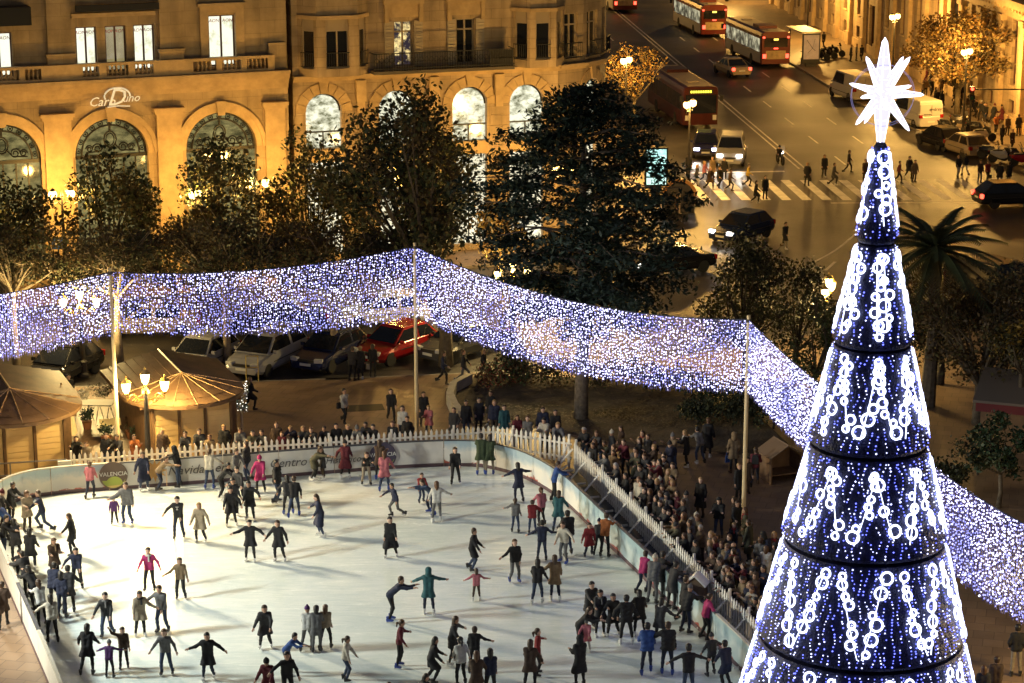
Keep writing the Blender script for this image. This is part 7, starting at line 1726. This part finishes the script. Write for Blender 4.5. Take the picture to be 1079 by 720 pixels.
# passers-by and people on the pavements: (u, v of the feet, facing, pose, top, style, legs, hair, height, where, extra)
WALK = [(362, 445, 40, 'walk', 'cream', 'jacket', 'black', 'short', 1.03, 'crossing the open plaza', 'shoulderbag:black'), (412, 444, 10, 'walk2', 'black', 'jacket', 'black', 'long', .98, 'crossing the open plaza', None),
        (380, 400, 200, 'stand', 'black', 'coat', 'black', 'short', 1, 'by the red car', None), (371, 401, 160, 'hands', 'charcoal', 'puffer', 'black', 'short', 1, 'by the red car', None), (393, 397, 170, 'stand', 'black', 'jacket', 'black', 'bob', .98, 'by the red car', 'bag:cream'),
        (466, 404, 70, 'walk', 'navy', 'jacket', 'black', 'short', 1, 'left of the planted bed', None), (487, 402, 80, 'walk2', 'charcoal', 'jacket', 'grey', 'short', 1, 'left of the planted bed', None), (508, 401, 70, 'walk', 'black', 'coat', 'black', 'long', .97, 'left of the planted bed', None),
        (66, 425, 190, 'stand', 'black', 'coat', 'black', 'short', 1, 'between the kiosks', None), (74, 432, 20, 'stand', 'charcoal', 'jacket', 'jeans', 'short', 1.02, 'between the kiosks', None), (62, 430, 60, 'stand', 'red', 'jacket', 'black', 'bob', .95, 'between the kiosks', None), (262, 432, 120, 'walk', 'black', 'coat', 'black', 'short', 1, 'beside the right kiosk', None),
        (4, 661, 190, 'walk', 'brown', 'coat', 'black', 'short', 1.02, 'outside the left boards', None),
        (724, 492, 250, 'hands', 'black', 'coat', 'black', 'bob', .98, 'behind the crowd', 'scarf:white'), (738, 488, 200, 'lean', 'grey', 'jacket', 'jeans', 'short', 1, 'behind the crowd', None), (745, 482, 160, 'stand', 'black', 'long', 'black', 'short', 1.05, 'behind the crowd', None),
        (773, 498, 190, 'pockets', 'tan', 'coat', 'black', 'hood', 1.05, 'beside the right pole', 'bag:blue'), (795, 512, 170, 'walk', 'burgundy', 'jacket', 'dark jeans', 'short', 1, 'beside the right pole', 'pack:black'), (778, 530, 30, 'stand', 'black', 'coat', 'black', 'short', 1, 'beside the right pole', None), (775, 568, 20, 'walk', 'black', 'coat', 'black', 'long', .98, 'left of the right pole', None), (786, 520, 10, 'stand', 'brown', 'coat', 'brown', 'bob', .95, 'beside the right pole', None),
        (772, 620, 190, 'pockets', 'navy', 'puffer', 'black', 'bald', 1.05, 'left of the tree', None), (806, 620, 160, 'stand', 'white', 'long', 'white', 'bob', .97, 'left of the tree', None), (798, 636, 180, 'pockets', 'black', 'coat', 'jeans', 'short', 1.04, 'left of the tree', None), (800, 612, 150, 'stand', 'grey', 'jacket', 'black', 'short', 1, 'left of the tree', None),
        (1070, 712, 175, 'pockets', 'black', 'jacket', 'beige', 'short', 1.06, 'at the lower right corner', None), (1048, 744, 180, 'stand', 'brown', 'coat', 'black', 'short', 1, 'at the lower right corner', None), (1034, 752, 180, 'stand', 'charcoal', 'coat', 'black', 'bob', .97, 'at the lower right corner', None),
        (1015, 600, 150, 'stand', 'black', 'coat', 'black', 'short', 1, 'under the right curtain', None), (1024, 596, 200, 'stand', 'charcoal', 'jacket', 'jeans', 'short', 1, 'under the right curtain', None)]
CROSS = [(787, 196, 70, 'walk', 'yellow', 'jacket', 'black', 'short', 1.02), (795, 214, 80, 'walk', 'black', 'coat', 'black', 'long', 1), (806, 210, 10, 'stand', 'charcoal', 'coat', 'dark jeans', 'bob', .98), (850, 196, 0, 'pockets', 'black', 'coat', 'black', 'short', 1), (868, 187, 10, 'stand', 'black', 'coat', 'black', 'bob', 1), (877, 195, 80, 'walk', 'charcoal', 'coat', 'black', 'short', 1.02), (893, 182, 85, 'walk2', 'black', 'jacket', 'black', 'short', 1.03), (911, 192, 10, 'stand', 'brown', 'coat', 'black', 'short', 1), (946, 193, 70, 'walk', 'burgundy', 'jacket', 'black', 'short', 1), (957, 188, 20, 'walk2', 'charcoal', 'coat', 'black', 'long', 1), (963, 192, 20, 'stand', 'tan', 'coat', 'black', 'bob', .97),
         (1009, 186, 10, 'walk', 'black', 'jacket', 'white', 'short', 1), (1017, 185, 200, 'walk2', 'charcoal', 'jacket', 'white', 'bob', .98), (1032, 193, 20, 'stand', 'brown', 'jacket', 'jeans', 'short', 1), (1040, 191, 10, 'walk', 'red', 'jacket', 'black', 'long', .96), (1053, 196, 170, 'pockets', 'black', 'coat', 'grey', 'short', 1.02), (1063, 194, 180, 'walk', 'black', 'coat', 'grey', 'short', 1.02),
         (733, 196, 60, 'walk', 'charcoal', 'jacket', 'white', 'long', .97), (741, 192, 70, 'walk2', 'pink', 'jacket', 'jeans', 'bob', .97), (750, 190, 20, 'stand', 'tan', 'coat', 'brown', 'short', 1.03), (757, 198, 30, 'walk', 'black', 'coat', 'black', 'bob', .98), (768, 201, 80, 'walk', 'brown', 'jacket', 'black', 'short', 1), (725, 186, 10, 'stand', 'black', 'coat', 'black', 'short', 1), (763, 190, 340, 'stand', 'black', 'coat', 'black', 'long', .98), (747, 200, 50, 'walk2', 'brown', 'coat', 'black', 'short', 1)]
PAVE = [(896, 65, 90, 'stand', 'charcoal', 'coat', 'black', 'short', 1), (902, 64, 80, 'stand', 'grey', 'jacket', 'black', 'short', 1), (908, 65, 200, 'walk', 'black', 'coat', 'black', 'short', 1.02), (975, 102, 20, 'stand', 'tan', 'jacket', 'black', 'short', 1), (981, 101, 10, 'walk', 'black', 'coat', 'black', 'short', 1), (992, 100, 180, 'walk', 'brown', 'jacket', 'black', 'bob', 1), (1006, 108, 10, 'walk2', 'black', 'coat', 'black', 'short', 1), (1010, 122, 20, 'stand', 'black', 'coat', 'black', 'short', 1), (1027, 124, 30, 'walk', 'black', 'coat', 'black', 'short', 1), (1049, 141, 0, 'walk', 'orange', 'jacket', 'black', 'short', 1), (1061, 143, 10, 'stand', 'brown', 'coat', 'black', 'long', .97), (1073, 143, 190, 'pockets', 'black', 'coat', 'black', 'short', 1.02), (1036, 128, 20, 'walk', 'charcoal', 'coat', 'black', 'bob', 1), (1020, 132, 190, 'walk2', 'brown', 'coat', 'black', 'short', 1), (985, 112, 60, 'stand', 'charcoal', 'coat', 'black', 'bob', 1), (868, 50, 200, 'walk', 'black', 'coat', 'black', 'short', 1), (1066, 158, 10, 'walk', 'brown', 'coat', 'black', 'short', 1), (1056, 152, 190, 'walk', 'charcoal', 'jacket', 'black', 'bob', .98)]
for (u, v, f, po, c, s_, lg, hr, h, wh, ex) in WALK: person(u, v, f, po, c, s_, lg, hr, None, h, None, 'person', wh, ex)
for (u, v, f, po, c, s_, lg, hr, h) in CROSS: person(u, v, f, po, c, s_, lg, hr, None, h, None, 'pedestrian', 'on the crossing', 'bag:black' if u in (850, 1040) else None, z=RZ + .005)
for (u, v, f, po, c, s_, lg, hr, h) in PAVE: person(u, v, f, po, c, s_, lg, hr, None, h, None, 'pedestrian', 'on the right pavement', z=.003)
for i in range(22):                                     # more passers-by on the right pavement
    u = 972 + (i * 37) % 106; v = 96 + (u - 972) * .44 + rs.uniform(-12, 12); person(u, v, rs.uniform(0, 360), rs.choice(('walk', 'walk2', 'pockets', 'stand')), rs.choice(('black', 'charcoal', 'brown', 'navy', 'tan', 'burgundy', 'grey')), rs.choice(('coat', 'jacket', 'long')), rs.choice(('black', 'jeans', 'dark jeans')), rs.choice(('short', 'long', 'bob', 'hat')), None, rs.uniform(.94, 1.04), None, 'pedestrian', 'on the right pavement', z=.003)
person(826, 262, 40, 'walk', 'black', 'coat', 'beige', 'short', None, 1.04, None, 'pedestrian', 'beside the dark blue car', 'bag:black', z=RZ + .005)
for u, v in ((712, 232), (704, 215), (724, 210)): person(u, v, u % 90, 'stand', 'black' if u % 2 else 'brown', 'coat', 'black', 'short', None, 1, None, 'pedestrian', 'at the arched booth', z=.003)
r_ = person(822, 173, 8, 'sit', 'black', 'jacket', 'black', 'hat', None, 1.0, None, 'rider', 'astride the white scooter', z=RZ + .30); r_.location.y += .22
# every label singles out one figure: equal descriptions are told apart by their order across the photograph
ORD = ['first', 'second', 'third', 'fourth', 'fifth', 'sixth', 'seventh', 'eighth', 'ninth', 'tenth', 'eleventh', 'twelfth']
bylab = {}
for o, u, v, d, w in people:
    if len((d + ' ' + w).split()) > 11: d = d.replace(' and hat', '')
    bylab.setdefault((d, w), []).append((u, o))
for (d, w), L in bylab.items():
    L.sort(key=lambda q: q[0]); base = (d + ' ' + w).strip().replace('child skater', 'child')
    for k, (u, o) in enumerate(L):
        base = base.replace('reaching out an arm', 'reaching out') if len(base.split()) > 12 else base; o['label'] = base if len(L) == 1 else base + (', leftmost' if k == 0 else ', rightmost' if k == len(L) - 1 else ', %s from left' % ORD[k])
        o['group'] = 'skaters on the ice' if 'skater' in d or 'ice_skate' in [c.name.split('.')[0] for c in o.children] else 'spectators round the rink' if ('spectator' in d or d.startswith('child')) else 'people walking in the plaza and streets'
